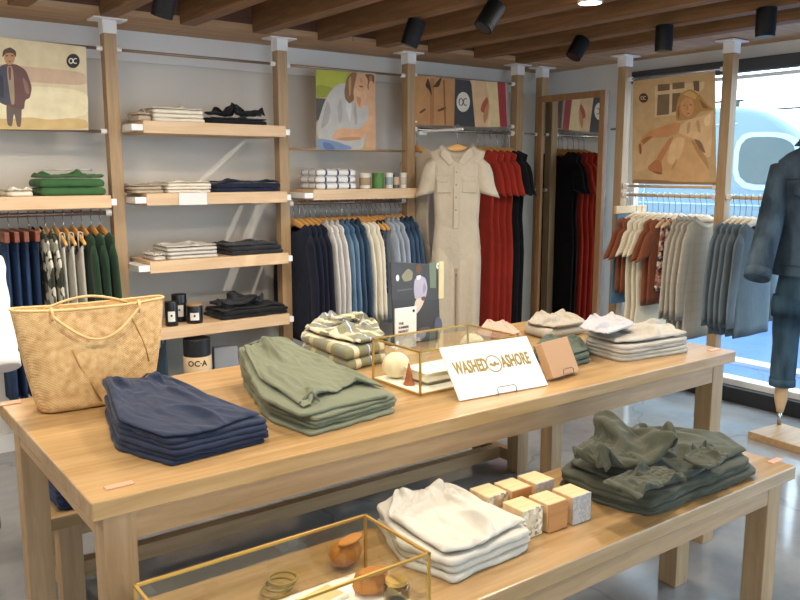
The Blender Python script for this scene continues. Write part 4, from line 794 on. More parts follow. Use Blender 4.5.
def stack(name, cat, px_poly, z0, n, t, layers, mats, desc, where, group, gap=.0008, world=None, jit=.006, rot=1.5, slope=None, ctop=None, ch=None, cflip=False, **kw):
    """n folded garments on each other; px_poly traces the lowest outline where it lies at height z0"""
    W = world or [tuple(PZ(x, y, z0)[:2]) for x, y in px_poly]
    c = centroid(W); loc = [(x - c[0], y - c[1]) for x, y in W]; out = []
    rnd = random.Random(hash(where) % 999 if False else len(where) * 7 + n)
    for i in range(n):
        ti = t[i] if isinstance(t, list) else t
        z = z0 + sum((t[j] if isinstance(t, list) else t) + gap for j in range(i)) + .0005
        mt = mats[i % len(mats)]
        d = desc[i % len(desc)] if isinstance(desc, list) else desc
        kk = dict(kw); kk['wr'] = kk.get('wr', .004) * (2.0 if i == n - 1 else 1)
        mb = folded_mesh(loc, ti, layers, seed=i + n * 3 + int(c[0] * 50), top=(i == n - 1), **kk)
        lay_ = ctop and i == n - 1
        if lay_:
            EL, ER = ctop
            if not world: EL, ER = [[tuple(PZ(x, y, z0)[:2]) for x, y in E_] for E_ in (EL, ER)]
            mb = cloth_between('B', [(x - c[0], y - c[1]) for x, y in EL], [(x - c[0], y - c[1]) for x, y in ER], ch or ti * 1.7, cflip)
        if slope:
            k_, A, B = slope; A = PZ(A[0], A[1], z0); B = PZ(B[0], B[1], z0); ax, ay = A.x - c[0], A.y - c[1]; dx, dy = B.x - A.x, B.y - A.y; LL = dx * dx + dy * dy
            nv = []
            for x, y, zz in mb.v:
                s_ = max(0, min(1.15, ((x - ax) * dx + (y - ay) * dy) / LL)); nv.append((x, y, (z - z0 + zz) * (1 + k_ * s_ ** 1.2) - (z - z0)))
            mb.v = nv
        o = mb.build(name, mt, None, (c[0] + rnd.uniform(-jit, jit), c[1] + rnd.uniform(-jit, jit), z), math.radians(rnd.uniform(-rot, rot)), smooth=True, sub=1 if lay_ else 0)
        pos = (stackpos(i, n) + ' of the stack') if n > 1 else 'lying'
        tag(o, d + ', ' + pos + ' ' + where, cat, group); out.append(o)
    return out

# ---------------------------------------------------------------- tables
def table(name, label, x0, x1, y0, y1, z, top=.045, apron=.075, leg=.075, ov=.03, stretch=False):
    cx, cy = (x0 + x1) / 2, (y0 + y1) / 2; t = thing(name, label, 'table', (cx, cy, 0))
    X, Y = (x1 - x0) / 2, (y1 - y0) / 2
    MB().box((-X, -Y, z - top), (X, Y, z)).build('table_top', oakTop, t, bevel=.004)
    a = z - top; lx_, ly_ = X - ov, Y - ov
    for s in (-1, 1): MB().box((-lx_ + leg, s * (ly_ - .014) - .011, a - apron), (lx_ - leg, s * (ly_ - .014) + .011, a)).build('apron', oakX, t)
    for s in (-1, 1): MB().box((s * (lx_ - .014) - .011, -ly_ + leg, a - apron), (s * (lx_ - .014) + .011, ly_ - leg, a)).build('apron', oakY, t)
    for sx in (-1, 1):
        for sy in (-1, 1):
            xa, ya = sx * (lx_ - leg / 2), sy * (ly_ - leg / 2)
            MB().box((xa - leg / 2, ya - leg / 2, 0), (xa + leg / 2, ya + leg / 2, a)).build('leg', oakZ, t, bevel=.003)
    if stretch:
        for sx in (-1, 1): MB().box((sx * (lx_ - leg / 2) - .02, -ly_ + leg, .04), (sx * (lx_ - leg / 2) + .02, ly_ - leg, .1)).build('stretcher', oakY, t)
        MB().box((-lx_ + leg / 2 + .02, -.025, .04), (lx_ - leg / 2 - .02, .025, .1)).build('stretcher', oakX, t)
    return t
ZM, ZL = .80, .55
T1 = table('display_table', 'long oak display table holding the straw bag and glass case', .45, 2.95, 1.708, 2.675, ZM)
T2 = table('low_table', 'lower oak table in front holding six wooden blocks', .45, 2.556, 1.243, 1.700, ZL)
T3 = table('low_bench', 'low oak bench behind the long table, navy clothes at its end', .585, 2.90, 2.72, 3.12, .364, apron=.05, stretch=True)
def plate(t, x, y, z, rz, lbl='copper corner plate'):
    c = t.location; o = MB().box((-.032, -.011, 0), (.032, .011, .0035)).build('corner_plate', copper, t, (x - c.x, y - c.y, z), rz, bevel=.001); o['label'] = lbl
q = PZ(119, 486, ZM); plate(T1, q.x, q.y, ZM, 0)
q = PZ(714, 350, ZM); plate(T1, q.x, q.y, ZM, 0)
q = PZ(10, 404, ZM); plate(T1, q.x, q.y, ZM, 0)
q = PZ(775, 461, ZL); plate(T2, q.x, q.y, ZL, 0)

# ---------------------------------------------------------------- hanging clothes
DROP = 0.0
def zh(y): return -.084 - DROP - .062 * (abs(y) / .21) ** 1.25
def make_hanger(label, loc, rz, wmat, group, clamp=False, half=.205, hookm=chrome):
    t = thing('clothes_hanger', label, 'hanger', loc, rz, group)
    hk = [(0, -.016 * math.cos(a), .002 + .016 * math.sin(a)) for a in [PI * k / 8 for k in range(-1, 9)]] + [(0, .014, -.02), (0, .004, -.036), (0, 0, -.05), (0, 0, -.075 - DROP)]
    MB().tube(hk, .0022, 6).build('hook', hookm, t, smooth=True)
    if clamp:
        MB().box((-.011, -.16, -.125), (.011, .16, -.072 - DROP * 0)).build('clamp_bar', wmat, t, bevel=.003)
    else:
        ys = [half * (k / 7 - 1) for k in range(15)]
        rg = []
        for y in ys:
            u = abs(y) / half; hh = .026 * (1 - u) + .014 * u; 
            if u > .99: hh *= .6
            rg.append([(.0072 * math.cos(2 * PI * q / 10), y, zh(y) + hh * math.sin(2 * PI * q / 10)) for q in range(10)])
        MB().loft(rg).build('shoulder_bar', wmat, t, smooth=True)
    return t
def ringpts(w, t, zf, M=28, dip=0.0, und=None, x0=0.0, y0=0.0, e=.75):
    R = []
    for k in range(M):
        a = 2 * PI * k / M; c, s = math.cos(a), math.sin(a)
        y = w * (abs(c) ** e) * (1 if c >= 0 else -1); x = t * (abs(s) ** e) * (1 if s >= 0 else -1)
        z = zf - dip * (1 - abs(c) ** 1.5)
        if und: x += und(a, s)
        R.append((x + x0, y + y0, z))
    return R
def zs(y): return zh(y) + .026
def body_mesh(W, L, T, seed, neck=.08, hemw=1.0, taper=.97, amp=.25, waist=None, dip=.055, tt=.0155):
    rnd = random.Random(seed); p1, p2 = rnd.uniform(0, 6), rnd.uniform(0, 6); k1 = rnd.choice([5, 6, 7])
    def und(k): return lambda a, s: T * amp * k * math.sin(k1 * a + p1 + k * 1.3) * abs(s)
    rings = [ringpts(neck, tt, zs(neck), dip=dip)]
    n0 = 4
    for i in range(1, n0 + 1):
        u = i / n0; w = neck + (W - neck) * u
        rings.append(ringpts(w, tt + max(0, T * .75 - tt) * u * .6, zs(w) - (.012 if i == n0 else 0), dip=dip * (1 - u) + .05 * u))
    zt = zs(W)
    for i in range(1, 11):
        u = i / 10; z = zt - .03 - (L - .03 - .02) * u
        w = W * (taper + (hemw - taper) * u) - .004
        if waist: w *= 1 - waist * math.exp(-((u - .62) / .13) ** 2)
        tk = T * (.62 + .13 * min(1, u * 2)) 
        rings.append(ringpts(w, tk, z, dip=.05 * max(0, 1 - u * 2.5), und=und(u)))
    # turned-in hem
    last = rings[-1]; rings.append([(x * .8, y * .98, z + .012) for x, y, z in last])
    return MB().loft(rings, cap0=False, cap1=True)
def sleeve_mesh(sg, W, T, Ls, long=True, seed=0, r0=.062, r1=.042, out=.035):
    rings = []; zt = zs(W) - .006; n = 9; rnd = random.Random(seed + sg)
    for i in range(n + 1):
        u = i / n
        if long:
            y = W - .032 + (out + .032) * (1 - (1 - u) ** 2); z = zt - .030 - Ls * u
            ry = r0 + (r1 - r0) * u; rx = T * (.72 - .15 * u)
        else:
            y = W - .034 + (out + .034) * u; z = zt - .036 - Ls * u; ry = r0 + (r1 - r0) * u; rx = T * (.72 + .1 * u)
        if i == 0: ry *= .55; rx *= .6
        wv = .004 * math.sin(u * 9 + seed)
        rings.append([(rx * math.cos(2 * PI * k / 14), sg * (y + wv) + ry * math.sin(2 * PI * k / 14), z + (.25 * ry * math.sin(2 * PI * k / 14) * -sg if not long else 0)) for k in range(14)])
    last = rings[-1]; c = [sum(p[i] for p in last) / 14 for i in range(3)]
    rings.append([tuple(c[i] + (p[i] - c[i]) * .75 for i in range(2)) + (p[2] + .015,) for p in last])
    return MB().loft(rings)
def collar_mesh(neck, up=.028, tt=.0155, dip=.055):
    a = ringpts(neck - .001, tt * 1.02, zs(neck) - .002, dip=dip); b = ringpts(neck * .93, tt * .95, zs(neck) + up, dip=dip * .9)
    c = ringpts(neck * 1.12, tt * 1.2, zs(neck) + .004, dip=dip)
    return MB().loft([a, b, c], cap0=False, cap1=False)
def garment(kind, mat, loc, rz, label, cat, group, T, L=.66, W=.205, seed=0, mat2=None, short=None):
    nm = {'shirt': 'hanging_shirt', 'sweater': 'hanging_sweater', 'tee': 'hanging_tee', 'tank': 'hanging_tank_top', 'jeans': 'hanging_jeans', 'jumpsuit': 'hanging_jumpsuit', 'dress': 'hanging_dress', 'skirt': 'hanging_skirt'}[kind]
    t = thing(nm, label, cat, loc, rz, group)
    m2 = mat2 or mat
    if kind in ('shirt', 'sweater'):
        body_mesh(W, L, T, seed, neck=.135).build('body', mat, t, smooth=True)
        for sg in (-1, 1): sleeve_mesh(sg, W, T, min(L - .06, .56), True, seed).build('sleeve', m2, t, smooth=True)
        if kind == 'shirt': collar_mesh(.135).build('collar', mat, t, smooth=True)
    elif kind == 'tee':
        body_mesh(W, L, T, seed, neck=.14).build('body', mat, t, smooth=True)
        for sg in (-1, 1): sleeve_mesh(sg, W, T, .19, False, seed, .06, .075, .055).build('sleeve', m2, t, smooth=True)
    elif kind == 'dress':
        body_mesh(W, L, T, seed, neck=.14, waist=.1, hemw=1.08).build('body', mat, t, smooth=True)
        for sg in (-1, 1): sleeve_mesh(sg, W, T, .17, False, seed, .055, .06, .045).build('sleeve', m2, t, smooth=True)
    elif kind == 'tank':
        rings = []; zt = zh(.15) - .03
        rnd = random.Random(seed); p1 = rnd.uniform(0, 6)
        for i in range(11):
            u = i / 10
            rings.append(ringpts(.15 + .035 * u, T * .7, zt - (L - .1) * u, dip=.07 * (1 - u), und=lambda a, s: T * .2 * u * math.sin(6 * a + p1)))
        rings.append([(x * .8, y, z + .01) for x, y, z in rings[-1]])
        MB().loft(rings, cap0=False).build('body', mat, t, smooth=True)
        for sg in (-1, 1):
            y = sg * .125; z = zh(y)
            MB().tube([(-T * .62, y, zt - .02), (-.012, y, z + .0), (-.010, y, z + .025), (0, y, z + .030), (.010, y, z + .025), (.012, y, z), (T * .62, y, zt - .02)], .0028, 6, ell=(4, 1), up=(0, 1, 0)).build('strap', mat, t, smooth=True)
    elif kind == 'jeans':
        rings = []; rnd = random.Random(seed); p1 = rnd.uniform(0, 6)
        for i in range(12):
            u = i / 11
            rings.append(ringpts(.155 - .03 * u, T * (.6 + .25 * math.sin(PI * min(1, u * 1.3))), -.128 - L * u, und=lambda a, s: T * .12 * math.sin(5 * a + p1)))
        MB().loft(rings).build('legs', mat, t, smooth=True)
        MB().loft([ringpts(.157, T * .72, -.128), ringpts(.157, T * .74, -.165)], cap0=False, cap1=False).build('waistband', mat, t, smooth=True)
    elif kind == 'skirt':
        rings = []; 
        for i in range(8):
            u = i / 7
            rings.append(ringpts(.14 + .04 * u, T * .8, -.128 - L * u, und=lambda a, s: T * .15 * math.sin(8 * a + seed)))
        MB().loft(rings).build('body', mat, t, smooth=True)
    elif kind == 'jumpsuit':
        neck = .105; Wb = W; rings = [ringpts(neck, .0155, zs(neck), dip=.06)]
        for i in range(1, 5):
            u = i / 4; w = neck + (Wb - neck) * u; rings.append(ringpts(w, .0155 + (T * .8 - .0155) * u * .7, zs(w), dip=.06 * (1 - u) + .05 * u))
        zt = zs(Wb); rnd = random.Random(seed); p1 = rnd.uniform(0, 6)
        for z, w, tk in ((.05, .93, .85), (.16, .88, .9), (.30, .84, .88), (.42, .80, .8), (.46, .79, .74), (.50, .82, .82), (.62, .89, .86), (.74, .80, .72), (.79, .40, .5)):
            rings.append(ringpts(Wb * w, T * tk, zt - z, dip=.03 if z < .1 else 0, und=lambda a, s: T * .1 * math.sin(7 * a + p1) * abs(s)))
        MB().loft(rings, cap0=False).build('bodice', mat, t, smooth=True)
        for sg in (-1, 1):
            lr = []
            for i in range(9):
                u = i / 8; yc = sg * Wb * (.455 - .03 * u); rw = Wb * (.462 - .035 * u)
                lr.append(ringpts(rw * (.9 if i == 0 else 1), T * (.6 if i == 0 else .93 - .14 * u), zt - .60 - (L - .60) * u, y0=yc, und=lambda a, s: T * .13 * math.sin(5 * a + p1 + sg) * abs(s)))
            MB().loft(lr).build('trouser_leg', mat, t, smooth=True)
            sleeve_mesh(sg, Wb, T, .235, False, seed, .058, .068, .026).build('sleeve', m2, t, smooth=True)
        MB().loft([ringpts(Wb * .80, T * .83, zt - .44), ringpts(Wb * .80, T * .80, zt - .475)], cap0=False, cap1=False).build('waist_seam', mat, t, smooth=True)
        if T > .05: collar_mesh(neck, .03, dip=.06).build('collar', mat, t, smooth=True)
    return t

M = {}
M['indigo'] = denim('indigo denim', '#1f2c44', '#35507a'); M['navy'] = fabric('navy jersey', '#1a2034'); M['blacknavy'] = fabric('midnight jersey', '#15171f')
M['midblue'] = denim('mid blue denim', '#4e6d8c', '#7d9ab2'); M['slate'] = denim('slate denim', '#33485f', '#4d6680')
M['heather'] = fabric('heather white knit', '#cfccc8', .1); M['stone'] = fabric('stone grey knit', '#b9b4ac', .1); M['creamk'] = fabric('cream knit', '#e6dfcc', .08)
M['paleblue'] = fabric('pale blue grey cotton', '#a3adb9', .08); M['green'] = fabric('bottle green fleece', '#22402b'); M['olivec'] = fabric('charcoal olive cotton', '#35392e', .5)
M['knitpale'] = fabric('pale grey knit', '#c6c3b8', .12); M['camel'] = fabric('camel cotton', '#a3927c')
M['beige'] = fabric('beige twill', '#c6b9a3', .07, bump=.6); M['red'] = fabric('brick red crepe', '#a83324', .12); M['jumpblack'] = fabric('black crepe', '#17181d')
M['brown'] = fabric('cinnamon cotton', '#8a4f33', .1); M['creamd'] = fabric('ecru linen', '#e2d6ba', .06); M['floral'] = speckle('floral print', '#2f3138', '#e8e2da', 70, .4, .45, .9, '#b56a4e')
M['sand'] = plaid('sand check', '#ada595', [('X', .06, .25, 0, '#a89d8a', .5), ('Z', .06, .25, 0, '#a89d8a', .5), ('Y', .06, .2, 0, '#a89d8a', .5)])
M['bluegrey'] = fabric('blue grey fleece', '#5f6b70', .1); M['steel'] = fabric('steel blue cotton', '#5f7f98')
M['camo'] = speckle('mottled olive print', '#2d3128', '#5d6350', 25, .4, .6, .9, '#c9c6b6')
M['navyplaid'] = plaid('navy plaid', '#262f47', [('Z', .05, .25, 0, '#8a94ad', .6), ('Y', .05, .25, 0, '#8a94ad', .5)])
RAILNAME = {'L': 'left rail', 'M': 'middle rail', 'R': 'window rail', 'J': 'steel rail'}
def fill_rail(code, axis, items, z, fixed, T, wmat):
    """items: (kind, material, description, count list of positions along the rail, kwargs)"""
    rz = 0 if axis == 'X' else PI / 2
    for kind, mk, desc, cat, poss, kw in items:
        n = len(poss)
        for i, p in enumerate(poss):
            loc = (p, fixed, z) if axis == 'X' else (fixed, p, z)
            rn = RAILNAME[code]
            if n == 1: lab = '%s hanging on the %s' % (desc, rn); hl = 'hanger of the %s on the %s' % (desc, rn)
            else:
                lab = '%s %s from the left, on the %s' % (ORD[i], desc, rn)
                hl = 'hanger of the %s %s from left, %s' % (ORD[i], desc, rn)
            grp = 'clothes on the ' + rn
            kk = dict(kw); wm = kk.pop('hang', wmat); hk = kk.pop('half', .2 if kind in ('tank', 'jeans', 'skirt') else .165)
            k = random.Random(int(p * 1000)); kk['L'] = kk.get('L', .66) + k.uniform(-.012, .012)
            r = rz + math.radians(k.uniform(-1.0, 1.0))
            kk['mat2'] = M[kk['mat2']] if 'mat2' in kk else None
            garment(kind, M[mk], loc, r, lab, cat, grp, T, seed=int(p * 997) % 100, **kk)
            make_hanger(hl, loc, r, wm, 'hangers on the ' + rn, clamp=kind in ('jeans', 'skirt'), half=hk)
XA = lambda px: PY(px, 214, YP).x
xs = lambda *p: [XA(v) for v in p]
fill_rail('L', 'X', [
    ('jeans', 'indigo', 'dark indigo jeans on a clamp hanger', 'jeans', xs(-2, 8, 18, 28), dict(L=.8, hang=hangdark)),
    ('shirt', 'camo', 'dark mottled olive shirt with pale sleeves', 'shirt', xs(37, 45), dict(mat2='camo')),
    ('tank', 'knitpale', 'pale grey knit tank on protruding wooden hanger', 'tank top', xs(54, 63, 72), {}),
    ('sweater', 'green', 'bottle green sweatshirt', 'sweater', xs(81.5, 91, 100), {}),
], ZA, YP, .019, hangwood)
XB = lambda px: PY(px, 205, YP).x
x0, x1 = PB + .075, PC - .07
n = 22; st = [x0 + (x1 - x0) * i / (n - 1) for i in range(n)]
DROP = .028
fill_rail('M', 'X', [
    ('sweater', 'navy', 'navy sweatshirt', 'sweater', st[0:4], dict(L=.72)),
    ('shirt', 'heather', 'heather white shirt', 'shirt', st[4:7], {}),
    ('shirt', 'midblue', 'faded mid blue denim shirt', 'shirt', st[7:9], {}),
    ('shirt', 'slate', 'slate blue denim shirt', 'shirt', st[9:11], {}),
    ('sweater', 'creamk', 'cream knit sweater', 'sweater', st[11:14], {}),
    ('tank', 'navyplaid', 'navy plaid camisole', 'top', st[14:16], dict(L=.5)),
    ('shirt', 'paleblue', 'pale blue grey shirt', 'shirt', st[16:19], {}),
    ('shirt', 'slate', 'dark blue chambray overshirt', 'shirt', st[19:22], dict(L=.60)),
], ZB, YP, .0145, hangwood)
# jumpsuits
DROP = .042
XJ = lambda px: PY(px, 133, YP).x
for mk, desc, pxs in (('beige', 'beige short sleeved jumpsuit seen edge on', [417]), ('red', 'brick red short sleeved jumpsuit', [478, 484.5, 491, 497.5]), ('jumpblack', 'black short sleeved jumpsuit', [503.5, 508.5])):
    fill_rail('J', 'X', [('jumpsuit', mk, desc, 'jumpsuit', [XJ(p) for p in pxs], dict(L=1.40, W=.205 if mk != 'beige' else .16, half=.165 if mk != 'beige' else .115))], ZC, YP, .0255 if mk != 'jumpblack' else .02, hangwood)
# the front-facing beige jumpsuit on its face-out arm
fo = PY(457.5, 134, 4.0)
arm = thing('face_out_arm', 'white face out bracket reaching forward from the steel rail', 'bracket', (fo.x, YP, ZC))
MB().box((-.006, -.42, -.020), (.009, -.010, -.006)).build('arm', white, arm); MB().box((-.035, -.013, -.035), (.035, -.0115, -.012)).build('back_plate', white, arm)
rz = math.radians(53.2 - 8)
loc = (fo.x, 4.0, ZC - .013 + .0095)
j = garment('jumpsuit', M['beige'], loc, rz, 'beige twill jumpsuit facing the shop with two flap pockets', 'jumpsuit', 'clothes on the steel rail', .06, L=1.42, W=.18, seed=5)
make_hanger('wooden hanger inside the collar of the front facing beige jumpsuit', loc, rz, hangwood, 'hangers on the steel rail', half=.145)
dark_btn = plain('horn button', '#7d6d57', .4)
sh = zs(.185)
MB().box((-.0650, -.016, -.60 - DROP), (-.0560, .016, -.205 - DROP)).build('placket', M['beige'], j, bevel=.003)
for z in (-.24, -.32, -.40, -.48):
    MB().prism([(.005 * math.cos(q * PI / 5), z - DROP + .005 * math.sin(q * PI / 5)) for q in range(10)], -.0665, -.0645, 'X').build('button', dark_btn, j)
for s in (-1, 1):
    MB().box((-.0615, s * .082 - .044, -.37 - DROP), (-.053, s * .082 + .044, -.285 - DROP)).build('pocket', M['beige'], j, bevel=.004)
    MB().prism([(a, b - DROP) for a, b in ((s * .082 - .046, -.268), (s * .082 + .046, -.268), (s * .082 + .046, -.292), (s * .082, -.305), (s * .082 - .046, -.292))], -.0665, -.054, 'X').build('pocket_flap', M['beige'], j, bevel=.003)
    # collar leaf
    MB().prism([(a, b - DROP) for a, b in ((s * .012, -.175), (s * .05, -.115), (s * .085, -.085), (s * .108, -.13), (s * .045, -.20))], -.058, -.046, 'X').build('collar_leaf', M['beige'], j, bevel=.004)
# right rail before the window
YR = lambda px: PX(px, 197, XP).y
ys = lambda *p: [YR(v) for v in p]
DROP = .05
fill_rail('R', 'Y', [
    ('skirt', 'steel', 'steel blue skirt on a clamp hanger', 'skirt', ys(631), dict(L=.6, hang=hangpale)),
    ('tee', 'brown', 'cinnamon brown tee', 'tee', ys(637, 642.5), dict(L=.5)),
    ('dress', 'creamd', 'long ecru linen dress', 'dress', ys(648, 653.5, 659), dict(L=.9)),
    ('tee', 'brown', 'loose cinnamon blouse', 'blouse', ys(664.5, 670), dict(L=.56)),
    ('tank', 'floral', 'floral print camisole', 'top', ys(676, 682), dict(L=.5)),
    ('shirt', 'sand', 'sand checked overshirt', 'shirt', ys(691, 696.5, 702, 707.5), dict(L=.74)),
    ('sweater', 'bluegrey', 'blue grey sweatshirt', 'sweater', ys(735, 741, 747, 753, 760), dict(L=.68)),
], ZR, XP, .0165, hangpale)
DROP = 0.0
# ---------------------------------------------------------------- folded goods
F = {}
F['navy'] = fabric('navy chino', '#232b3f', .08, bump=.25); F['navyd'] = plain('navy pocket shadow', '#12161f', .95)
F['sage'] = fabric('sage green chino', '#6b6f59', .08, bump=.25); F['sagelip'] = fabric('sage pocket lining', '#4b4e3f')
F['olive'] = fabric('dark olive canvas', '#45473a', .1, bump=.4); F['bottle'] = fabric('bottle green cotton', '#475244', .1)
F['greyjean'] = fabric('putty grey denim', '#a8a296', .08); F['lilacgrey'] = fabric('lilac grey denim', '#aba7a8', .08); F['oat'] = fabric('oatmeal knit', '#a69d8c', .1)
F['rose'] = fabric('dusty rose knit', '#c09b88', .08); F['creamtee'] = fabric('cream jersey', '#c0bbae', .05); F['ivory'] = fabric('ivory cotton', '#e3dac6', .06)
F['black'] = fabric('black jersey', '#1d1d20'); F['charcoal'] = fabric('charcoal jersey', '#2a2b2f'); F['navyknit'] = fabric('navy knit', '#20263a')
F['greymarl'] = plaid('grey marl', '#cfc9be', [('Z', .014, .35, 0, '#8f8a82', .5)]); F['forest'] = fabric('leaf green fleece', '#3c6239', .12); F['tan'] = fabric('taupe cotton', '#b7a68f')
F['blanket'] = plaid('white navy check', '#e6e4e0', [('X', .085, .16, .1, '#2b3350', .95), ('Y', .085, .16, .1, '#2b3350', .55), ('Z', .04, .2, .3, '#a6abbb', .35)])
F['shirtplaid'] = plaid('olive plaid flannel', '#7d7c5f', [('X', .13, .20, .1, '#cfc5a8', .9), ('X', .13, .20, .60, '#747b88', .85), ('X', .13, .04, .5, '#efe8d4', .8), ('Y', .15, .22, .1, '#cfc5a8', .4), ('Y', .15, .16, .6, '#747b88', .6)])
F['grape'] = fabric('navy tee', '#2a3654')

# navy trousers by the bag
navy = stack('folded_trousers', 'trousers', [(109, 414), (119, 451), (173, 467), (271, 443), (168, 410)], ZM, 6, .0118, 1, [F['navy']],
      'folded navy trousers', 'beside the straw bag', 'navy trousers on the long table', wr=.0022, corner=.03, jag=.007, freq=12, jit=.006, rot=2.0, ctop=([(109, 414), (119, 451), (173, 467)], [(168, 410), (271, 443)]), ch=.026, slope=(.72, (222, 455), (138, 411)))
top = navy[-1]
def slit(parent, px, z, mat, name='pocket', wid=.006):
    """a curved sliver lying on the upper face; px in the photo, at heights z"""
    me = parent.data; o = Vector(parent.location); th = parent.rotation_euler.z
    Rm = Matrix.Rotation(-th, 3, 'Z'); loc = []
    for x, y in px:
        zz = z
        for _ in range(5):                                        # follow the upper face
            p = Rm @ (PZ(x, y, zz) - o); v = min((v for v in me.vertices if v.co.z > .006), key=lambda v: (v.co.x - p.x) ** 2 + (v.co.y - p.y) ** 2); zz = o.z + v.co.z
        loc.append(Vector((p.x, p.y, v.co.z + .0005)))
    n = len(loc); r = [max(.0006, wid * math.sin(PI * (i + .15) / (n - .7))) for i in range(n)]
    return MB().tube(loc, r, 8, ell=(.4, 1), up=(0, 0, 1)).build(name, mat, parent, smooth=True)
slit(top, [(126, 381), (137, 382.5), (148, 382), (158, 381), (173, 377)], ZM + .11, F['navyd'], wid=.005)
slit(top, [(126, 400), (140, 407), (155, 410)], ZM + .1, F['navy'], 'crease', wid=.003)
# sage trousers
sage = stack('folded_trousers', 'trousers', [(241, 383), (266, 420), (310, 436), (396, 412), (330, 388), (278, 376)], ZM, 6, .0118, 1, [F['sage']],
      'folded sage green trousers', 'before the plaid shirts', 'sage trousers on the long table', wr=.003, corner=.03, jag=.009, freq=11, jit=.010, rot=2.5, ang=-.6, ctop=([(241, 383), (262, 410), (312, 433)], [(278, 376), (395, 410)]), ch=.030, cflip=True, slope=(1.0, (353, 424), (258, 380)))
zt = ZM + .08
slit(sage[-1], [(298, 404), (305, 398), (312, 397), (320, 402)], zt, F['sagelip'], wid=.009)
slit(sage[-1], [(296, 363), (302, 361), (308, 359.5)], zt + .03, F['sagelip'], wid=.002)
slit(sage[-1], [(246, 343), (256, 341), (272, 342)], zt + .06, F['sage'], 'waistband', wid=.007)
# plaid flannel shirts
pl = stack('folded_shirt', 'shirt', [(300, 352), (345, 373), (386, 363), (376, 341), (322, 336)], ZM, 3, .042, 1, [F['shirtplaid']],
      'folded olive plaid flannel shirt', 'behind the sage trousers', 'plaid flannel shirts on the long table', ctop=([(324, 337), (302, 352)], [(374, 341), (384, 362), (347, 372)]), ch=.058, wr=.006, corner=.05, jag=.004)
tp = pl[-1]
for i in range(2):
    MB().lathe([(.0001, 0), (.006, 0), (.006, .0025), (.0001, .003)], 12).build('button', plain('dark shirt button', '#3a2f27', .4), tp, (-.02 + .05 * i, -.01 - .03 * i, .052))
cl = folded_mesh([(-.07, -.03), (.07, -.03), (.09, .03), (-.09, .03)], .012, 2, 3, wr=.002)
cl.build('collar', F['shirtplaid'], tp, (.04, .05, .040), .3, smooth=True)
# right hand end of the long table
stack('folded_sweater', 'sweater', [(474, 347), (496, 354), (521, 344), (506, 333), (487, 331)], ZM, 3, .024, 1, [F['rose']],
      'folded dusty rose sweater', 'behind the glass display case', 'rose sweaters on the long table', ctop=([(487, 331), (475, 347)], [(506, 333), (521, 345), (498, 354)]), ch=.022, wr=.004)
stack('folded_trousers', 'trousers', [(531, 361), (560, 372), (591, 363), (578, 350), (545, 346)], ZM, 3, [.02, .02, .026], 1, [F['bottle']],
      'folded bottle green trousers', 'behind the brown notebook', 'green trousers on the long table', ctop=([(545, 346), (532, 361)], [(580, 348), (590, 362), (562, 371)]), ch=.026, wr=.007, corner=.08)
gs = stack('folded_jeans', 'jeans', [(582, 352), (622, 363), (689, 352), (668, 341), (606, 338)], ZM, 3, [.030, .030, .034], 2, [F['greyjean']],
      'folded putty grey jeans', 'at the right table end', 'grey jeans on the long table', ctop=([(606, 338), (583, 351), (622, 362)], [(668, 341), (688, 352)]), ch=.05, wr=.006, corner=.09)
q = PZ(606, 331, .905)
E_ = [[tuple(PZ(x, y, .905)[:2]) for x, y in P] for P in ([(590, 318), (578, 330)], [(614, 316), (636, 326), (603, 338)])]
mb = cloth_between('B', [(x - q.x, y - q.y) for x, y in E_[0]], [(x - q.x, y - q.y) for x, y in E_[1]], .036)
tag(mb.build('folded_jeans', F['lilacgrey'], None, (q.x, q.y, ZM + .106), smooth=True, sub=1), 'lilac grey jeans folded small on top of the putty grey jeans', 'jeans', 'grey jeans on the long table')
stack('folded_sweater', 'sweater', [(524, 334), (548, 341), (588, 334), (566, 323), (534, 325)], ZM, 2, [.045, .05], 1, [F['oat']],
      'folded oatmeal sweater', 'behind the bottle green trousers', 'oatmeal sweaters on the long table', ctop=([(534, 325), (525, 335)], [(566, 323), (587, 334), (548, 341)]), ch=.042, wr=.01, corner=.08)
# ------------------------------------------------ shelves
def sstack(px0, px1, ztop, n, t, layers, mats, desc, where, group, name, cat, yb=4.48, skew=0.0, **kw):
    kw.setdefault('ctop', 1); a, b = PY(px0 + 5, 200, 4.225).x, PY(px1 + 5, 200, 4.225).x; kw.setdefault('jag', .010)
    W = [(a, 4.225), (b, 4.225), (b + skew, yb), (a + skew, yb)]
    kw['ctop'] = ([W[3], W[0]], [W[2], W[1]]); kw.setdefault('ch', max(.014, t * 1.15)); kw['cflip'] = int(px0) % 2 == 0
    return stack(name, cat, None, ztop, n, t, layers, mats, desc, where, group, world=W, jit=.003, rot=1, **kw)
def shelfpile(px0, px1, ztop, n, h, mats, desc, where, group, name, cat, layers=1, **kw):
    return sstack(px0, px1, ztop, n, h / n - .001, layers, mats, desc, where, group, name, cat, **kw)
shelfpile(153, 203, S1, 4, .088, [F['ivory']], 'folded ivory knit', 'on the top oak shelf', 'ivory knits', 'folded_sweater', 'sweater', corner=.035, wr=.004)
shelfpile(137, 151, S1, 2, .06, [F['tan']], 'folded taupe knit', 'left of the ivory knits', 'taupe knits', 'folded_sweater', 'sweater', corner=.08, yb=4.40)
bj = shelfpile(209, 266, S1, 2, .05, [F['black']], 'folded black jeans', 'on the top oak shelf', 'black jeans on the top shelf', 'folded_jeans', 'jeans', corner=.035, wr=.008)
crumple('folded_jeans', F['black'], (bj[-1].location.x + .035, 4.35), S1 + .052, (.30, .26, .075), 2.4, 'black jeans crumpled on the top shelf pile of black jeans', 'jeans', 'black jeans on the top shelf')
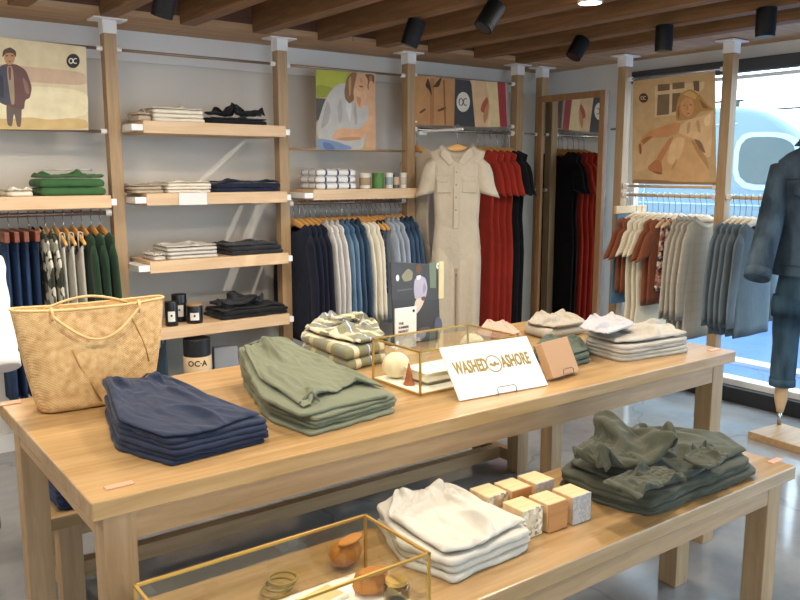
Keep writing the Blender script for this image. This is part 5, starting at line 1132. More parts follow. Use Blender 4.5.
shelfpile(164, 208, S2, 4, .07, [F['ivory']], 'folded ivory tee', 'on the second oak shelf', 'ivory tees', 'folded_tee', 'tee', corner=.035, wr=.004)
shelfpile(129, 162, S2, 3, .055, [F['tan']], 'folded beige tee', 'left of the ivory tees', 'beige tees', 'folded_tee', 'tee', corner=.16, wr=.006)
shelfpile(212, 277, S2, 3, .075, [F['navyknit']], 'folded navy sweater', 'on the second oak shelf', 'navy sweaters on the shelf', 'folded_sweater', 'sweater', corner=.035, wr=.006)
shelfpile(161, 212, S3, 4, .085, [F['greymarl']], 'folded grey marl tee', 'on the third oak shelf', 'grey tees', 'folded_tee', 'tee', corner=.05, wr=.005)
shelfpile(146, 159, S3, 2, .045, [F['greymarl']], 'small folded marl scarf', 'left of the grey marl tees', 'marl scarves', 'folded_scarf', 'scarf', corner=.08, yb=4.42)
shelfpile(223, 276, S3, 3, .075, [F['charcoal']], 'folded charcoal sweatshirt', 'on the third oak shelf', 'charcoal sweatshirts', 'folded_sweater', 'sweater', corner=.035, wr=.004, yb=4.50)
lb = shelfpile(212, 281, S4, 3, .065, [F['black']], 'folded black jeans', 'on the lowest oak shelf', 'black jeans on the lowest shelf', 'folded_jeans', 'jeans', corner=.035, wr=.006)
crumple('folded_jeans', F['charcoal'], (lb[-1].location.x - .05, 4.36), S4 + .072, (.36, .24, .065), 0, 'charcoal jeans bunched on top of the lowest shelf pile', 'jeans', 'black jeans on the lowest shelf')
gr = shelfpile(37, 103, SA, 3, .128, [F['forest']], 'folded leaf green sweatshirt', 'on the far left shelf', 'green sweatshirts on the left shelf', 'folded_sweater', 'sweater', corner=.035, wr=.006)
c = MB().tube([(-.13 + .02 * i, -.06 + .025 * math.sin(i * 1.1), .043 + .002 * math.sin(i)) for i in range(13)], .005, 6).build('drawcord', F['creamtee'], gr[-1], smooth=True); c['label'] = 'cream drawstring cord'
shelfpile(4, 30, SA, 2, .05, [F['ivory']], 'folded white linen', 'left of the green sweatshirts', 'white linens', 'folded_linen', 'linen', corner=.1)
q = PY(5, 190, 4.225)
tag(folded_mesh([(-.06, -.1), (.07, -.1), (.07, .1), (-.06, .1)], .022, 2, 5).build('folded_scarf', F['navyknit'], None, (q.x - .12, 4.33, SA + .0005), smooth=True), 'navy folded scarf at the far left end of the shelf', 'scarf')
W0, W1 = PY(318, 190, 4.225).x, PY(358, 190, 4.225).x
stack('folded_blanket', 'blanket', None, SB, 3, .040, 1, [F['blanket']], 'white and navy checked blanket', 'left of the tins', 'checked blankets', world=[(W0 - .0, 4.225), (W1, 4.225), (W1, 4.47), (W0 - .0, 4.47)], jit=.003, rot=1, corner=.08, wr=.004)
def tin(px, y, r, h, c, band, label, cap=None):
    q = PY(px, 190, y); t = thing('storage_tin', label, 'tin', (q.x, y, SB + .0005), 0, 'tins beside the checked blankets')
    MB().lathe([(.0005, 0), (r, 0), (r, h), (.0005, h)], 24).build('body', plain('tin ' + label[:8], c, .4), t, bevel=.002)
    MB().lathe([(r + .0006, h * .25), (r + .0012, h * .26), (r + .0012, h * .8), (r + .0006, h * .81)], 24).build('paper_band', plain('band ' + label[:8], band, .6), t, smooth=True)
    MB().lathe([(.0005, h), (r + .002, h + .0), (r + .002, h + .010), (.0005, h + .012)], 24).build('lid', plain('lid ' + label[:8], cap or c, .4), t)
tin(365, 4.27, .034, .085, '#d9d3c4', '#a38a6a', 'cream tin with brown band beside the checked blankets')
tin(378, 4.27, .038, .088, '#4d7a36', '#557f3c', 'grass green tin in the middle of the tins')
tin(389, 4.27, .026, .088, '#dedbd2', '#8fa3a5', 'narrow cream tin with grey band right of the green tin')
tin(396, 4.27, .022, .088, '#5b5a52', '#caa98a', 'thin dark tin second from the right end of its shelf')
tin(403, 4.27, .024, .088, '#ded9cc', '#bfb6a0', 'ivory tin last at the right end of its shelf')

# candles on the lowest shelf
def candle(px, y, r, h, label, lid=None):
    q = PY(px, 325, y); t = thing('jar_candle', label, 'candle', (q.x, y, S4 + .0005), 0, 'black candles on the lowest shelf')
    MB().lathe([(.0005, 0), (r * .97, 0), (r, .004), (r, h - .004), (r * .96, h), (.0005, h)], 28).build('jar', blackg, t, smooth=True)
    a0 = math.atan2(-q.y, -q.x); n = 6; w = .55
    R = [[((r + .0012) * math.cos(a0 + w * (2 * k / n - 1)), (r + .0012) * math.sin(a0 + w * (2 * k / n - 1)), z) for k in range(n + 1)] for z in (h * .2, h * .62)]
    R2 = [[((r + .0004) * math.cos(a0 + w * (2 * k / n - 1)), (r + .0004) * math.sin(a0 + w * (2 * k / n - 1)), z) for k in range(n, -1, -1)] for z in (h * .2, h * .62)]
    MB().loft([a + b for a, b in zip(R, R2)]).build('label', paper, t)
    er = .006; cx, cy = (r + .0014) * math.cos(a0), (r + .0014) * math.sin(a0); sd = Vector((-math.sin(a0), math.cos(a0), 0))
    ou = Vector((math.cos(a0), math.sin(a0), 0)); ce = Vector((cx, cy, h * .45))
    MB().loft([[ce + ou * d + sd * (er * math.cos(u * PI / 6)) + Vector((0, 0, er * math.sin(u * PI / 6))) for u in range(12)] for d in (0, .0015)]).build('emblem', blackp, t)
    if lid: MB().lathe([(.0005, h), (r * 1.01, h), (r * 1.01, h + .009), (.0005, h + .010)], 28).build('lid', lid, t)
candle(172, 4.25, .035, .135, 'black jar candle nearest the straw bag on lowest shelf')
candle(180, 4.36, .042, .155, 'tall black jar candle behind the other candles')
candle(195, 4.26, .045, .100, 'short black candle with a wooden lid, lowest shelf', oakX)
# under the lowest shelf: drum box with a kraft sleeve, hanging blue cloth, grey box
q = PZ(198, 372, .364); 
base = thing('plinth_shelf', 'dark plinth board standing under the lowest oak shelf', 'plinth', (1.85, 4.30, 0))
MB().box((-.42, -.16, 0), (.42, .20, .30)).build('body', plain('dark plinth', '#4a4744', .7), base, bevel=.004)
q = PY(199, 365, 4.22)
t = thing('drum_box', 'black drum box in a kraft sleeve under the lowest shelf', 'box', (q.x, 4.24, .3005))
MB().lathe([(.0005, 0), (.075, 0), (.075, .285), (.0005, .285)], 32).build('drum', blackp, t, bevel=.004)
MB().lathe([(.0755, .0), (.078, .001), (.078, .185), (.0755, .186)], 32).build('kraft_sleeve', plain('kraft sleeve', '#c9b18c', .8), t, smooth=True)
v, f_ = text_mesh('OC·A', .045); a0 = math.atan2(-q.y, -q.x)
vv = []
for x, y, z in v:
    a = a0 + x / .079; vv.append(((.0788 + z) * math.cos(a), (.0788 + z) * math.sin(a), .150 + y))
MB().add(vv, f_).build('lettering', plain('brown ink', '#4a3a2a', .7), t)
q = PY(176, 352, 4.26)
t = garment('tank', M['steel'], (q.x - .005, 4.56, .70), 0, 'steel blue cloth hanging under the lowest shelf', 'top', None, .016, L=.36, seed=3)
q = PY(228, 352, 4.26)
o = MB().box((-.07, -.03, 0), (.07, .03, .20)).build('gift_box', plain('slate box board', '#8d9196', .7), None, (q.x, 4.30, .3005), -.2, bevel=.003)
tag(o, 'slate grey box standing right of the drum box under shelves', 'box')

# ------------------------------------------------ straw bag
def strawmat():
    m, nt, b = newmat('woven straw'); mp = mapping(nt)
    w1 = N(nt, 'ShaderNodeTexWave', wave_type='BANDS', bands_direction='DIAGONAL'); w1.inputs['Scale'].default_value = 78; w1.inputs['Distortion'].default_value = 3.5
    mp2 = mapping(nt, (-1, 1, 1)); w2 = N(nt, 'ShaderNodeTexWave', wave_type='BANDS', bands_direction='DIAGONAL'); w2.inputs['Scale'].default_value = 78; w2.inputs['Distortion'].default_value = 3.5
    nt.links.new(mp.outputs[0], w1.inputs['Vector']); nt.links.new(mp2.outputs[0], w2.inputs['Vector'])
    ml = N(nt, 'ShaderNodeMath', operation='MULTIPLY'); nt.links.new(w1.outputs['Fac'], ml.inputs[0]); nt.links.new(w2.outputs['Fac'], ml.inputs[1])
    n = N(nt, 'ShaderNodeTexNoise'); n.inputs['Scale'].default_value = 45; n.inputs['Detail'].default_value = 4; nt.links.new(mp.outputs[0], n.inputs['Vector'])
    ad = N(nt, 'ShaderNodeMath', operation='MULTIPLY_ADD'); ad.inputs[1].default_value = .45; nt.links.new(ml.outputs[0], ad.inputs[0]); nt.links.new(n.outputs['Fac'], ad.inputs[2])
    r = ramp(nt, [(.3, srgb('#9c7440')), (.55, srgb('#c39b63')), (.9, srgb('#dabb88'))]); nt.links.new(ad.outputs[0], r.inputs['Fac']); nt.links.new(r.outputs['Color'], b.inputs['Base Color'])
    bp = N(nt, 'ShaderNodeBump'); bp.inputs['Strength'].default_value = .5; bp.inputs['Distance'].default_value = .004; nt.links.new(ad.outputs[0], bp.inputs['Height']); nt.links.new(bp.outputs['Normal'], b.inputs['Normal'])
    b.inputs['Roughness'].default_value = .75; return m
straw = strawmat(); strawh = fabric('straw cord', '#d8b37c', .15)
bag = thing('straw_bag', 'large woven straw tote bag with thin loop handles', 'bag', (.690, 2.487, ZM + .0012), math.radians(-1.5)); bag.scale = (1, 1, .93)
def bagring(z, ins=0.0, n=56):
    u = z / .325; w = .165 + .058 * u ** .8 - ins; d = .062 + .012 * math.sin(PI * u) - .012 * u - ins
    R = []
    for k in range(n):
        a = 2 * PI * k / n; c, s = math.cos(a), math.sin(a); e = .42 + .2 * u
        x = w * abs(c) ** e * (1 if c > 0 else -1); y = d * abs(s) ** (e + .1) * (1 if s > 0 else -1)
        dent = .010 * noise.noise(Vector((x * 9, z * 9, 3 + (1 if s > 0 else 0)))) * (1 if u > .08 else 0)
        zz = z + .010 * (x / .24) ** 2 * u
        R.append((x, y + dent, zz))
    return R
zsl = [0, .006, .02, .05, .09, .13, .17, .21, .25, .29, .318, .325]
rg = [bagring(z, .012 if z == 0 else 0) for z in zsl] + [bagring(z, .006) for z in (.322, .25, .15, .05, .012)]
MB().loft(rg, cap0=True, cap1=True).build('body', straw, bag, smooth=True)
MB().tube(bagring(.325, .001) + [bagring(.325, .001)[0]], .0045, 6).build('rim', strawh, bag, smooth=True)
def handle(y, sag, lean):
    pts = []
    for k in range(21):
        u = k / 20; x = -.125 + .25 * u; s = math.sin(PI * u)
        pts.append((x + .0, y + lean * s - .006 * 0, .315 - sag * s if sag > 0 else .318 - sag * s * .35))
    return pts
MB().tube([(x, -.070 - .016 * math.sin(PI * (x + .125) / .25) - .0, z) for x, y, z in handle(0, .085, 0)], .0042, 8).build('handle', strawh, bag, smooth=True)
MB().tube([(x, .045, z) for x, y, z in handle(0, -.09, 0)], .0042, 8).build('handle', strawh, bag, smooth=True)
for pts in (((.105, .285), (.125, .23), (.140, .18), (.150, .13)), ((-.075, .20), (-.06, .15), (-.03, .09), (.0, .02))):
    P = []
    for x, z in pts:
        ring = bagring(z); p = min((r for r in ring if r[1] < 0), key=lambda r: abs(r[0] - x)); P.append((x, p[1] - .0005, z))
    MB().tube(P, .0028, 6).build('stitched_cord', fabric('dark straw cord', '#a67c48', .1), bag, smooth=True)
for x in (-.125, .125):
    MB().tube([(x, -.072, .300), (x, -.079, .322), (x, -.066, .338), (x, -.054, .322)], .004, 6).build('handle_knot', strawh, bag, smooth=True)

# ------------------------------------------------ glass display cases
def case(name_label, x0, x1, y0, y1, z, h):
    cx, cy = (x0 + x1) / 2, (y0 + y1) / 2; X, Y = (x1 - x0) / 2, (y1 - y0) / 2
    t = thing('display_case', name_label, 'display case', (cx, cy, z + .0005)); e = .003
    b = MB()
    for sx in (-1, 1):
        for sy in (-1, 1): b.box((sx * X - e, sy * Y - e, 0), (sx * X + e, sy * Y + e, h))
    for zz in (e, h - e):
        for sy in (-1, 1): b.box((-X, sy * Y - e, zz - e), (X, sy * Y + e, zz + e))
        for sx in (-1, 1): b.box((sx * X - e, -Y, zz - e), (sx * X + e, Y, zz + e))
    b.build('brass_frame', brass, t)
    MB().box((-X + e, -Y + e, .001), (X - e, Y - e, .008)).build('base_board', plain('white base board', '#f1ede2', .5), t)
    g = .001
    for i, (lo, hi) in enumerate((((-X + e, -Y - g, 2 * e), (X - e, -Y + g, h - 2 * e)), ((-X + e, Y - g, 2 * e), (X - e, Y + g, h - 2 * e)), ((-X - g, -Y + e, 2 * e), (-X + g, Y - e, h - 2 * e)), ((X - g, -Y + e, 2 * e), (X + g, Y - e, h - 2 * e)), ((-X + e, -Y + e, h - e - g), (X - e, Y - e, h - e + g)))):
        MB().box(lo, hi).build('glass_pane', pane, t)
    return t
case('brass framed glass display case on the long table, white base inside', 1.535, 1.965, 1.945, 2.205, ZM, .145)
zi = ZM + .0092
candlewax = plain('ivory wax', '#eee1bd', .5); 
def ribbed(px, py, r, label):
    q = PZ(px, py, zi + r * .0); t = thing('round_candle', label, 'candle', (q.x, q.y, zi))
    n = 40; rg = []
    for i in range(15):
        a = -PI / 2 + PI * i / 14; rr = max(.0008, r * math.cos(a) ** .85 if math.cos(a) > 0 else .0008); z = r * .95 + r * .95 * math.sin(a)
        if i == 14: z -= .004
        rg.append([(rr * (1 + .035 * math.cos(10 * 2 * PI * k / n)) * math.cos(2 * PI * k / n), rr * (1 + .035 * math.cos(10 * 2 * PI * k / n)) * math.sin(2 * PI * k / n), z) for k in range(n)])
    MB().loft(rg).build('body', candlewax, t, smooth=True)
    MB().tube([(0, 0, r * 1.85), (.001, 0, r * 1.95), (.003, 0, r * 2.08)], .0016, 6).build('wick', strawh, t)
ribbed(396, 377.5, .046, 'round ribbed ivory candle at the left end of the glass case')
ribbed(472, 356, .046, 'round ribbed ivory candle at the back of the glass case')
def treecandle(px, py, c, label, h=.075):
    q = PZ(px, py, zi); t = thing('cone_candle', label, 'candle', (q.x, q.y, zi), 0, 'cone candles in the glass case')
    pr = [(.0005, 0), (.0185, 0), (.0195, .003)]
    for k in range(5): pr += [(.0195 - .0035 * k, .004 + k * h * .18), (.0125 - .0022 * k, .004 + (k + .9) * h * .18)]
    MB().lathe(pr + [(.0005, h * .98)], 20).build('body', plain('wax ' + c, c, .5), t, smooth=True)
    MB().tube([(0, 0, h * .95), (0, 0, h * 1.08)], .0012, 5).build('wick', strawh, t)
treecandle(409, 384.5, '#b3643c', 'terracotta cone candle at the front corner of the glass case')
treecandle(403, 371, '#c98e5a', 'caramel cone candle behind the terracotta one', .06)
# white folded boxes / book
a = PZ(418, 382, zi); 
bk = thing('gift_book', 'cream slab shaped book lying inside the glass case', 'book', (1.715, 2.055, zi), 0)
MB().box((-.115, -.06, .012), (.115, .06, .040)).build('pages', plain('page edges', '#e7ddc4', .8), bk, bevel=.003)
MB().box((-.12, -.064, .040), (.12, .064, .045)).build('cover', cream, bk, bevel=.001)
MB().box((-.10, -.05, .0), (.10, .05, .012)).build('stand', plain('stand grey', '#8d8474', .7), bk)

# ------------------------------------------------ the white sign and the notebook on wire easels
def frame_from(P0, P1, up_px, zb):
    """local frame of a leaning card: origin bottom left, x along the bottom, tilt back"""
    d = (P1 - P0); wd = d.length; ang = math.atan2(d.y, d.x); return wd, ang
P0, P1 = PZ(460, 402, ZM), PZ(548, 386, ZM)
wd, ang = frame_from(P0, P1, None, ZM)
sg = thing('sign_card', 'white sign on a wire easel reading WASHED ASHORE in gold', 'sign', ((P0.x + P1.x) / 2, (P0.y + P1.y) / 2, ZM + .004), ang)
tilt = math.radians(38); hgt = .185
RM = Matrix.Rotation(-tilt, 4, 'X')
MB().box((-wd / 2, 0, 0), (wd / 2, .006, hgt), RM).build('card', paper, sg, bevel=.001)
def lay(o_mb, verts, faces, u, v, depth=-.0012):
    o_mb.add([RM @ Vector((u + x, depth - z, v + y)) for x, y, z in verts], faces)
mb = MB()
for s, u in (('WASHED', -.092), ('ASHORE', .092)):
    mb = MB(); v, f_ = text_mesh(s, .034, (.93, 1.8)); lay(mb, v, f_, u, .104); mb.build('gold_lettering', gold, sg)
mb = MB(); n = 36
for r0, r1, w0, w1 in ((.031, .0265, 0, 1),):
    for ry in (1,):
        ring0 = [(r0 * math.cos(2 * PI * k / n), r0 * 1.0 * math.sin(2 * PI * k / n), 0) for k in range(n)]; ring1 = [(r1 * math.cos(2 * PI * k / n), r1 * math.sin(2 * PI * k / n), 0) for k in range(n)]
        lay(mb, ring0 + ring1, [(k, (k + 1) % n, n + (k + 1) % n, n + k) for k in range(n)], 0, .104)
w = [(-.022, -.004), (-.012, .006), (-.004, -.002), (.006, .010), (.014, -.001), (.022, .003), (.020, -.008), (.008, -.006), (-.002, -.012), (-.014, -.005)]
lay(mb, [(x, y, 0) for x, y in w], [tuple(range(10))], 0, .104)
mb.build('emblem', plain('grey gold ink', '#9a8a5a', .4, .5), sg)
def easel(parent, w, tilt, d=.02, hook=.03):
    m = MB(); c, s = math.cos(tilt), math.sin(tilt)
    f_ = -.010
    m.tube([(-w / 2, .004, -.001), (-w / 2, f_, -.001), (-w / 2, f_ + .004, hook * .6), (-w / 2 + .006, f_ + .008, hook * .75), (w / 2 - .006, f_ + .008, hook * .75), (w / 2, f_ + .004, hook * .6), (w / 2, f_, -.001), (w / 2, .004, -.001)], .0016, 6)
    for q in (-1, 1): m.tube([(q * w / 2, 0, -.001), (q * w / 2, .10, -.001), (q * w / 2, .115, .03), (q * w / 2 * .8, .075 * s / .62 + .012, .105)], .0016, 6)
    return m.build('wire_easel', plain('easel wire', '#6e675c', .3, .8), parent, smooth=True)
easel(sg, .075, tilt)
P0, P1 = PZ(556, 382, ZM), PZ(577, 375.5, ZM)
ang = math.atan2(P1.y - P0.y, P1.x - P0.x); wd = (P1 - P0).length
nb = thing('notebook', 'small brown kraft notebook on a wire easel', 'notebook', ((P0.x + P1.x) / 2, (P0.y + P1.y) / 2, ZM + .0145), ang)
RM2 = Matrix.Rotation(-math.radians(26), 4, 'X')
MB().box((-wd * .62, 0, 0), (wd * .62, .003, .128), RM2).build('cover', plain('brown cover', '#ad8560', .8), nb, bevel=.001)
MB().box((-wd * .62, .003, .003), (wd * .60, .028, .125), RM2).build('pages', kraft, nb, bevel=.001)
MB().box((-wd * .62, .028, 0), (wd * .62, .031, .128), RM2).build('cover', plain('brown cover', '#ad8560', .8), nb, bevel=.001)
e = easel(nb, .06, math.radians(26)); 

# ------------------------------------------------ low table goods
cre = stack('folded_sweater', 'sweater', [(377, 524), (400, 566), (452, 585), (531, 551), (505, 533), (445, 504), (400, 510)], ZL, 4, .0185, 1, [F['creamtee']],
      'folded cream sweater', 'beside the wooden blocks', 'cream sweaters on the low table', ctop=([(392, 511), (384, 540), (446, 584)], [(446, 504), (530, 551)]), ch=.05, wr=.009, corner=.04, jag=.007, freq=11)
TERR = speckle('speckled terrazzo', '#d9c6a2', '#7f7058', 110, .4, .5, .6, '#efe4cb'); AMB = wood('amber end grain', '#c9935a', '#a9713f', 'X', rough=.5); PGR = speckle('pale grey plaster', '#b9b5ae', '#a5a19c', 160, .4, .6, .7)
def blk(nearpx, end, desc, rz=-1.5):
    """near bottom corner of the block; its end panel faces +x/-y"""
    q = PZ(*nearpx, ZL); s = .080
    t = thing('wooden_block', desc, 'wooden block', (q.x, q.y, ZL + .0005), math.radians(rz), 'wooden blocks on the low table')
    MB().box((0, .0045, 0), (.072, .080, s)).build('body', paleblock, t, bevel=.003)
    MB().box((0, 0, 0), (.072, .0042, s)).build('end_panel', end, t, bevel=.0015)
    return t
blk((488, 525.5), TERR, 'pale wooden block with coarse speckled side, back row next to cream sweaters')
blk((512.5, 519), AMB, 'pale wooden block with amber side, middle of the back row')
blk((536, 511), PGR, 'pale wooden block with plain grey side, back row end')
blk((522.5, 541), TERR, 'pale wooden block with coarse speckled side, front row next to cream sweaters')
blk((548.5, 534), AMB, 'pale wooden block with amber side, middle of the front row')
blk((572.5, 526), PGR, 'pale wooden block with plain grey side, front row next to olive trousers')
# olive trousers heap
ol = stack('folded_trousers', 'trousers', [(560, 487), (600, 506), (650, 519), (752, 477), (722, 452), (640, 447), (590, 455)], ZL, 3, .029, 2, [F['olive']],
      'folded dark olive trousers', 'on the low table', 'olive trousers on the low table', ctop=([(592, 455), (564, 487), (650, 518)], [(640, 447), (722, 452), (751, 477)]), ch=.05, wr=.010, corner=.04, jag=.012, freq=12)
zo = ZL + 3 * .0299
def heap(px, z, t, layers, label, seed, hump=None, a=.5, mat='olive', wr=.022, corner=.06):
    W = [tuple(PZ(x, y, z)[:2]) for x, y in px]; c = centroid(W)
    mb = folded_mesh([(x - c[0], y - c[1]) for x, y in W], t, layers, seed, wr=wr, top=True, corner=corner, jag=.016, hump=hump, freq=13, aniso=(.3, 1.5), ang=a)
    return tag(mb.build('folded_trousers', F[mat], None, (c[0], c[1], z + .001), smooth=True), label, 'trousers', 'olive trousers on the low table')
def hp1(x, y): return .055 * math.exp(-((x + .05) / .09) ** 2 - (y / .1) ** 2) + .02 * math.sin(x * 38 + y * 20) * math.exp(-(x / .14) ** 2)
q = PZ(622, 462, zo)
crumple('folded_trousers', F['olive'], (q.x, q.y), zo + .026, (.36, .30, .115), math.radians(-12), 'dark olive trousers crumpled into a high lump on the heap', 'trousers', 'olive trousers on the low table')
def flop(left, right, h, z, label, flip=False, nm='folded_trousers', mt=None):
    E_ = [[tuple(PZ(x, y, z)[:2]) for x, y in P] for P in (left, right)]; c = centroid(E_[0] + E_[1])
    mb = cloth_between('B', [(x - c[0], y - c[1]) for x, y in E_[0]], [(x - c[0], y - c[1]) for x, y in E_[1]], h, flip)
    return tag(mb.build(nm, mt or F['olive'], None, (c[0], c[1], z), smooth=True, sub=1), label, 'trousers', 'olive trousers on the low table')
flop([(690, 449), (682, 462), (712, 473)], [(708, 446), (732, 460)], .036, zo + .030, 'olive trouser leg folded flat at the right of the heap')
flop([(634, 474), (600, 485), (640, 503)], [(664, 470), (690, 483)], .042, zo + .027, 'olive trousers folded forward at the front of the heap', True)
# second brass case, at the near end of the low table
case('brass framed glass display case at the near end of the low table', .47, 1.022, 1.262, 1.505, ZL, .145)
zc = ZL + .0092
leather = fabric('orange tan leather', '#b9772f', .12, bump=.3, rough=.5)
def pouch(px, py, r, h, rz, label):
    q = PZ(px, py, zc); t = thing('leather_pouch', label, 'pouch', (q.x, q.y, zc), rz)
    O = [(r * 1.1 * math.cos(a), r * .8 * math.sin(a)) for a in [2 * PI * k / 8 for k in range(8)]]
    folded_mesh(O, h, 1, int(px), wr=.004, top=True).build('body', leather, t, smooth=True)
    folded_mesh([(x * .9, y * .55) for x, y in O], .008, 1, int(px) + 3, wr=.001).build('flap', leather, t, (0, -.012, h - .002), smooth=True)
pouch(346, 562, .045, .06, .3, 'tan leather pouch at the back of the near glass case')
pouch(372, 592, .045, .055, -.2, 'tan leather pouch at the front of the near glass case')
q = PZ(276, 592, zc)
for i in range(3):
    mb = MB().tube([(.032 * math.cos(a), .032 * math.sin(a), .004) for a in [2 * PI * k / 28 for k in range(29)]], .0034, 8)
    tag(mb.build('bangle', gold, None, (q.x + .012 * i, q.y + .006 * i, zc + .008 * i + .0005), smooth=True), ['lowest', 'middle', 'topmost'][i] + ' of three gold bangles stacked in the near glass case', 'bangle', 'gold bangles')
q = PZ(322, 600, zc)
t = thing('gift_card', 'cream card with a printed border in the near glass case', 'card', (q.x, q.y, zc), .2)
MB().box((-.05, -.035, 0), (.05, .035, .010)).build('card_box', cream, t, bevel=.001); MB().box((-.042, -.027, .010), (.042, .027, .011)).build('print', plain('ochre print', '#cbb37c', .6), t)
q = PZ(412, 598, zc); t = thing('glass_jar', 'small round glass jar in the corner of the near case', 'jar', (q.x - .036, q.y + .01, zc))
MB().lathe([(.0005, 0), (.026, 0), (.030, .01), (.030, .035), (.024, .045), (.022, .045), (.027, .034), (.027, .012), (.0005, .006)], 24).build('bowl', glass('jar glass', '#e8e2d0'), t, smooth=True)
MB().lathe([(.022, .045), (.0245, .045), (.0245, .054), (.0005, .055), (.0005, .047)], 24).build('lid', brass, t)
# navy clothes on the low bench at the left
stack('folded_jeans', 'jeans', None, .364, 4, .030, 2, [F['grape']], 'folded navy jeans', 'on the low bench', 'navy jeans on the low bench', world=[(.62, 2.76), (.95, 2.76), (.95, 3.05), (.62, 3.05)], wr=.006)

# ---------------------------------------------------------------- posters
_pc = {}
def ink(c):
    if c not in _pc: _pc[c] = wallmat('print ' + c, c, 14, .10, .7)
    return _pc[c]
def ell(cx, cy, rx, ry, n=24): return [(cx + rx * math.cos(2 * PI * k / n), cy + ry * math.sin(2 * PI * k / n)) for k in range(n)]
def poster(label, mapf, rect, shapes, thick, nrm, logos=(), name='wall_poster', bg='#d9c7a0', cat='poster', extra=None):
    """mapf: photo point -> world point on the poster's plane; shapes are printed areas lying on the sheet"""
    nrm = Vector(nrm); R = [mapf(x, y) for x, y in rect]; o = sum(R, Vector()) / len(R); o = Vector((o.x, o.y, min(p.z for p in R)))
    t = thing(name, label, cat, o)
    MB().loft([[p - o - nrm * thick for p in R], [p - o for p in R]]).build('sheet', ink(bg), t)
    mb = MB(); d = .0004
    for i, (c, P, *sm) in enumerate(shapes):
        if not sm: P = chaikin(P, 2, .17)
        d += .00012; mb.mat(ink(c)); mb.add([mapf(x, y) - o + nrm * d for x, y in P], [tuple(range(len(P)))])
    if shapes: mb.build('printed_picture', None, t)
    for (cx, cy, rx, ry, cd, cg) in logos:
        d += .0003; l = MB(); l.mat(ink(cd)); E_ = ell(cx, cy, rx, ry)
        l.add([mapf(x, y) - o + nrm * d for x, y in E_], [tuple(range(len(E_)))])
        l.mat(ink(cg)); d2 = d + .0003
        def st(P, w):
            for a, b in zip(P, P[1:]):
                dx, dy = b[0] - a[0], b[1] - a[1]; L = math.hypot(dx, dy) or 1; nx, ny = -dy / L * w, dx / L * w
                q = [(a[0] + nx, a[1] + ny), (b[0] + nx, b[1] + ny), (b[0] - nx, b[1] - ny), (a[0] - nx, a[1] - ny)]
                l.add([mapf(x, y) - o + nrm * d2 for x, y in q], [(0, 1, 2, 3)])
        c1 = ell(cx - rx * .33, cy, rx * .30, ry * .34, 14); st(c1 + [c1[0]], rx * .07)
        st([(cx + rx * (.34 + .32 * math.cos(a)), cy + ry * .34 * math.sin(a)) for a in [PI * (.30 + 1.4 * k / 12) for k in range(13)]], rx * .07)
        l.build('round_logo', None, t)
    return t
mY = lambda x, y: PY(x, y, YP - .012)
poster('printed banner of a man in a long coat walking in a field', mY, [(-60, 30), (86, 47), (88.5, 130), (-60, 129)], [
    ('#c9ab8e', [(-60, 60), (22, 66), (85, 72), (88, 86), (30, 82), (-60, 78)]), ('#e4d6ad', [(-60, 84), (88, 88), (88, 120), (-60, 120)]),
    ('#cdae74', [(-60, 118), (10, 119), (30, 117), (50, 120), (70, 118), (88, 120), (88.3, 130), (-60, 129)]),
    ('#6a5a52', [(6, 102), (22, 102), (21, 127), (17, 127), (14, 112), (12, 127), (7, 125)]), ('#6b4b48', [(-6, 72), (3, 64), (16, 64), (26, 70), (32, 87), (30, 98), (25, 100), (24, 110), (14, 108), (2, 104), (-6, 98)]),
    ('#4c4b58', [(-6, 72), (3, 64), (8, 72), (11, 105), (2, 104), (-6, 96)]), ('#a08c70', [(6, 66), (13, 66), (15, 104), (11, 105)]), ('#7a4a40', [(8, 67), (11, 67), (11, 80), (9, 80)]),
    ('#b88a63', ell(9.5, 57.5, 5.4, 7.6)), ('#8d5c42', [(7, 61), (12, 61), (10, 62.5)]), ('#5a3c2c', [(5.5, 55.5), (8, 55), (8, 56.3), (5.5, 56.6)]), ('#5a3c2c', [(11, 55), (13.5, 55.4), (13.5, 56.5), (11, 56.3)]), ('#8a6a55', [(22, 76), (28, 84), (29, 95), (25, 92)]), ('#383744', [(-3, 78), (3, 74), (4, 100), (-2, 94)]), ('#5e4636', [(2, 58), (3, 50), (10, 47), (16, 51), (16, 58), (13, 53), (6, 53)])],
    .003, (0, -1, 0), [(73, 61, 6.6, 7.2, '#2b2b29', '#efe9da')])
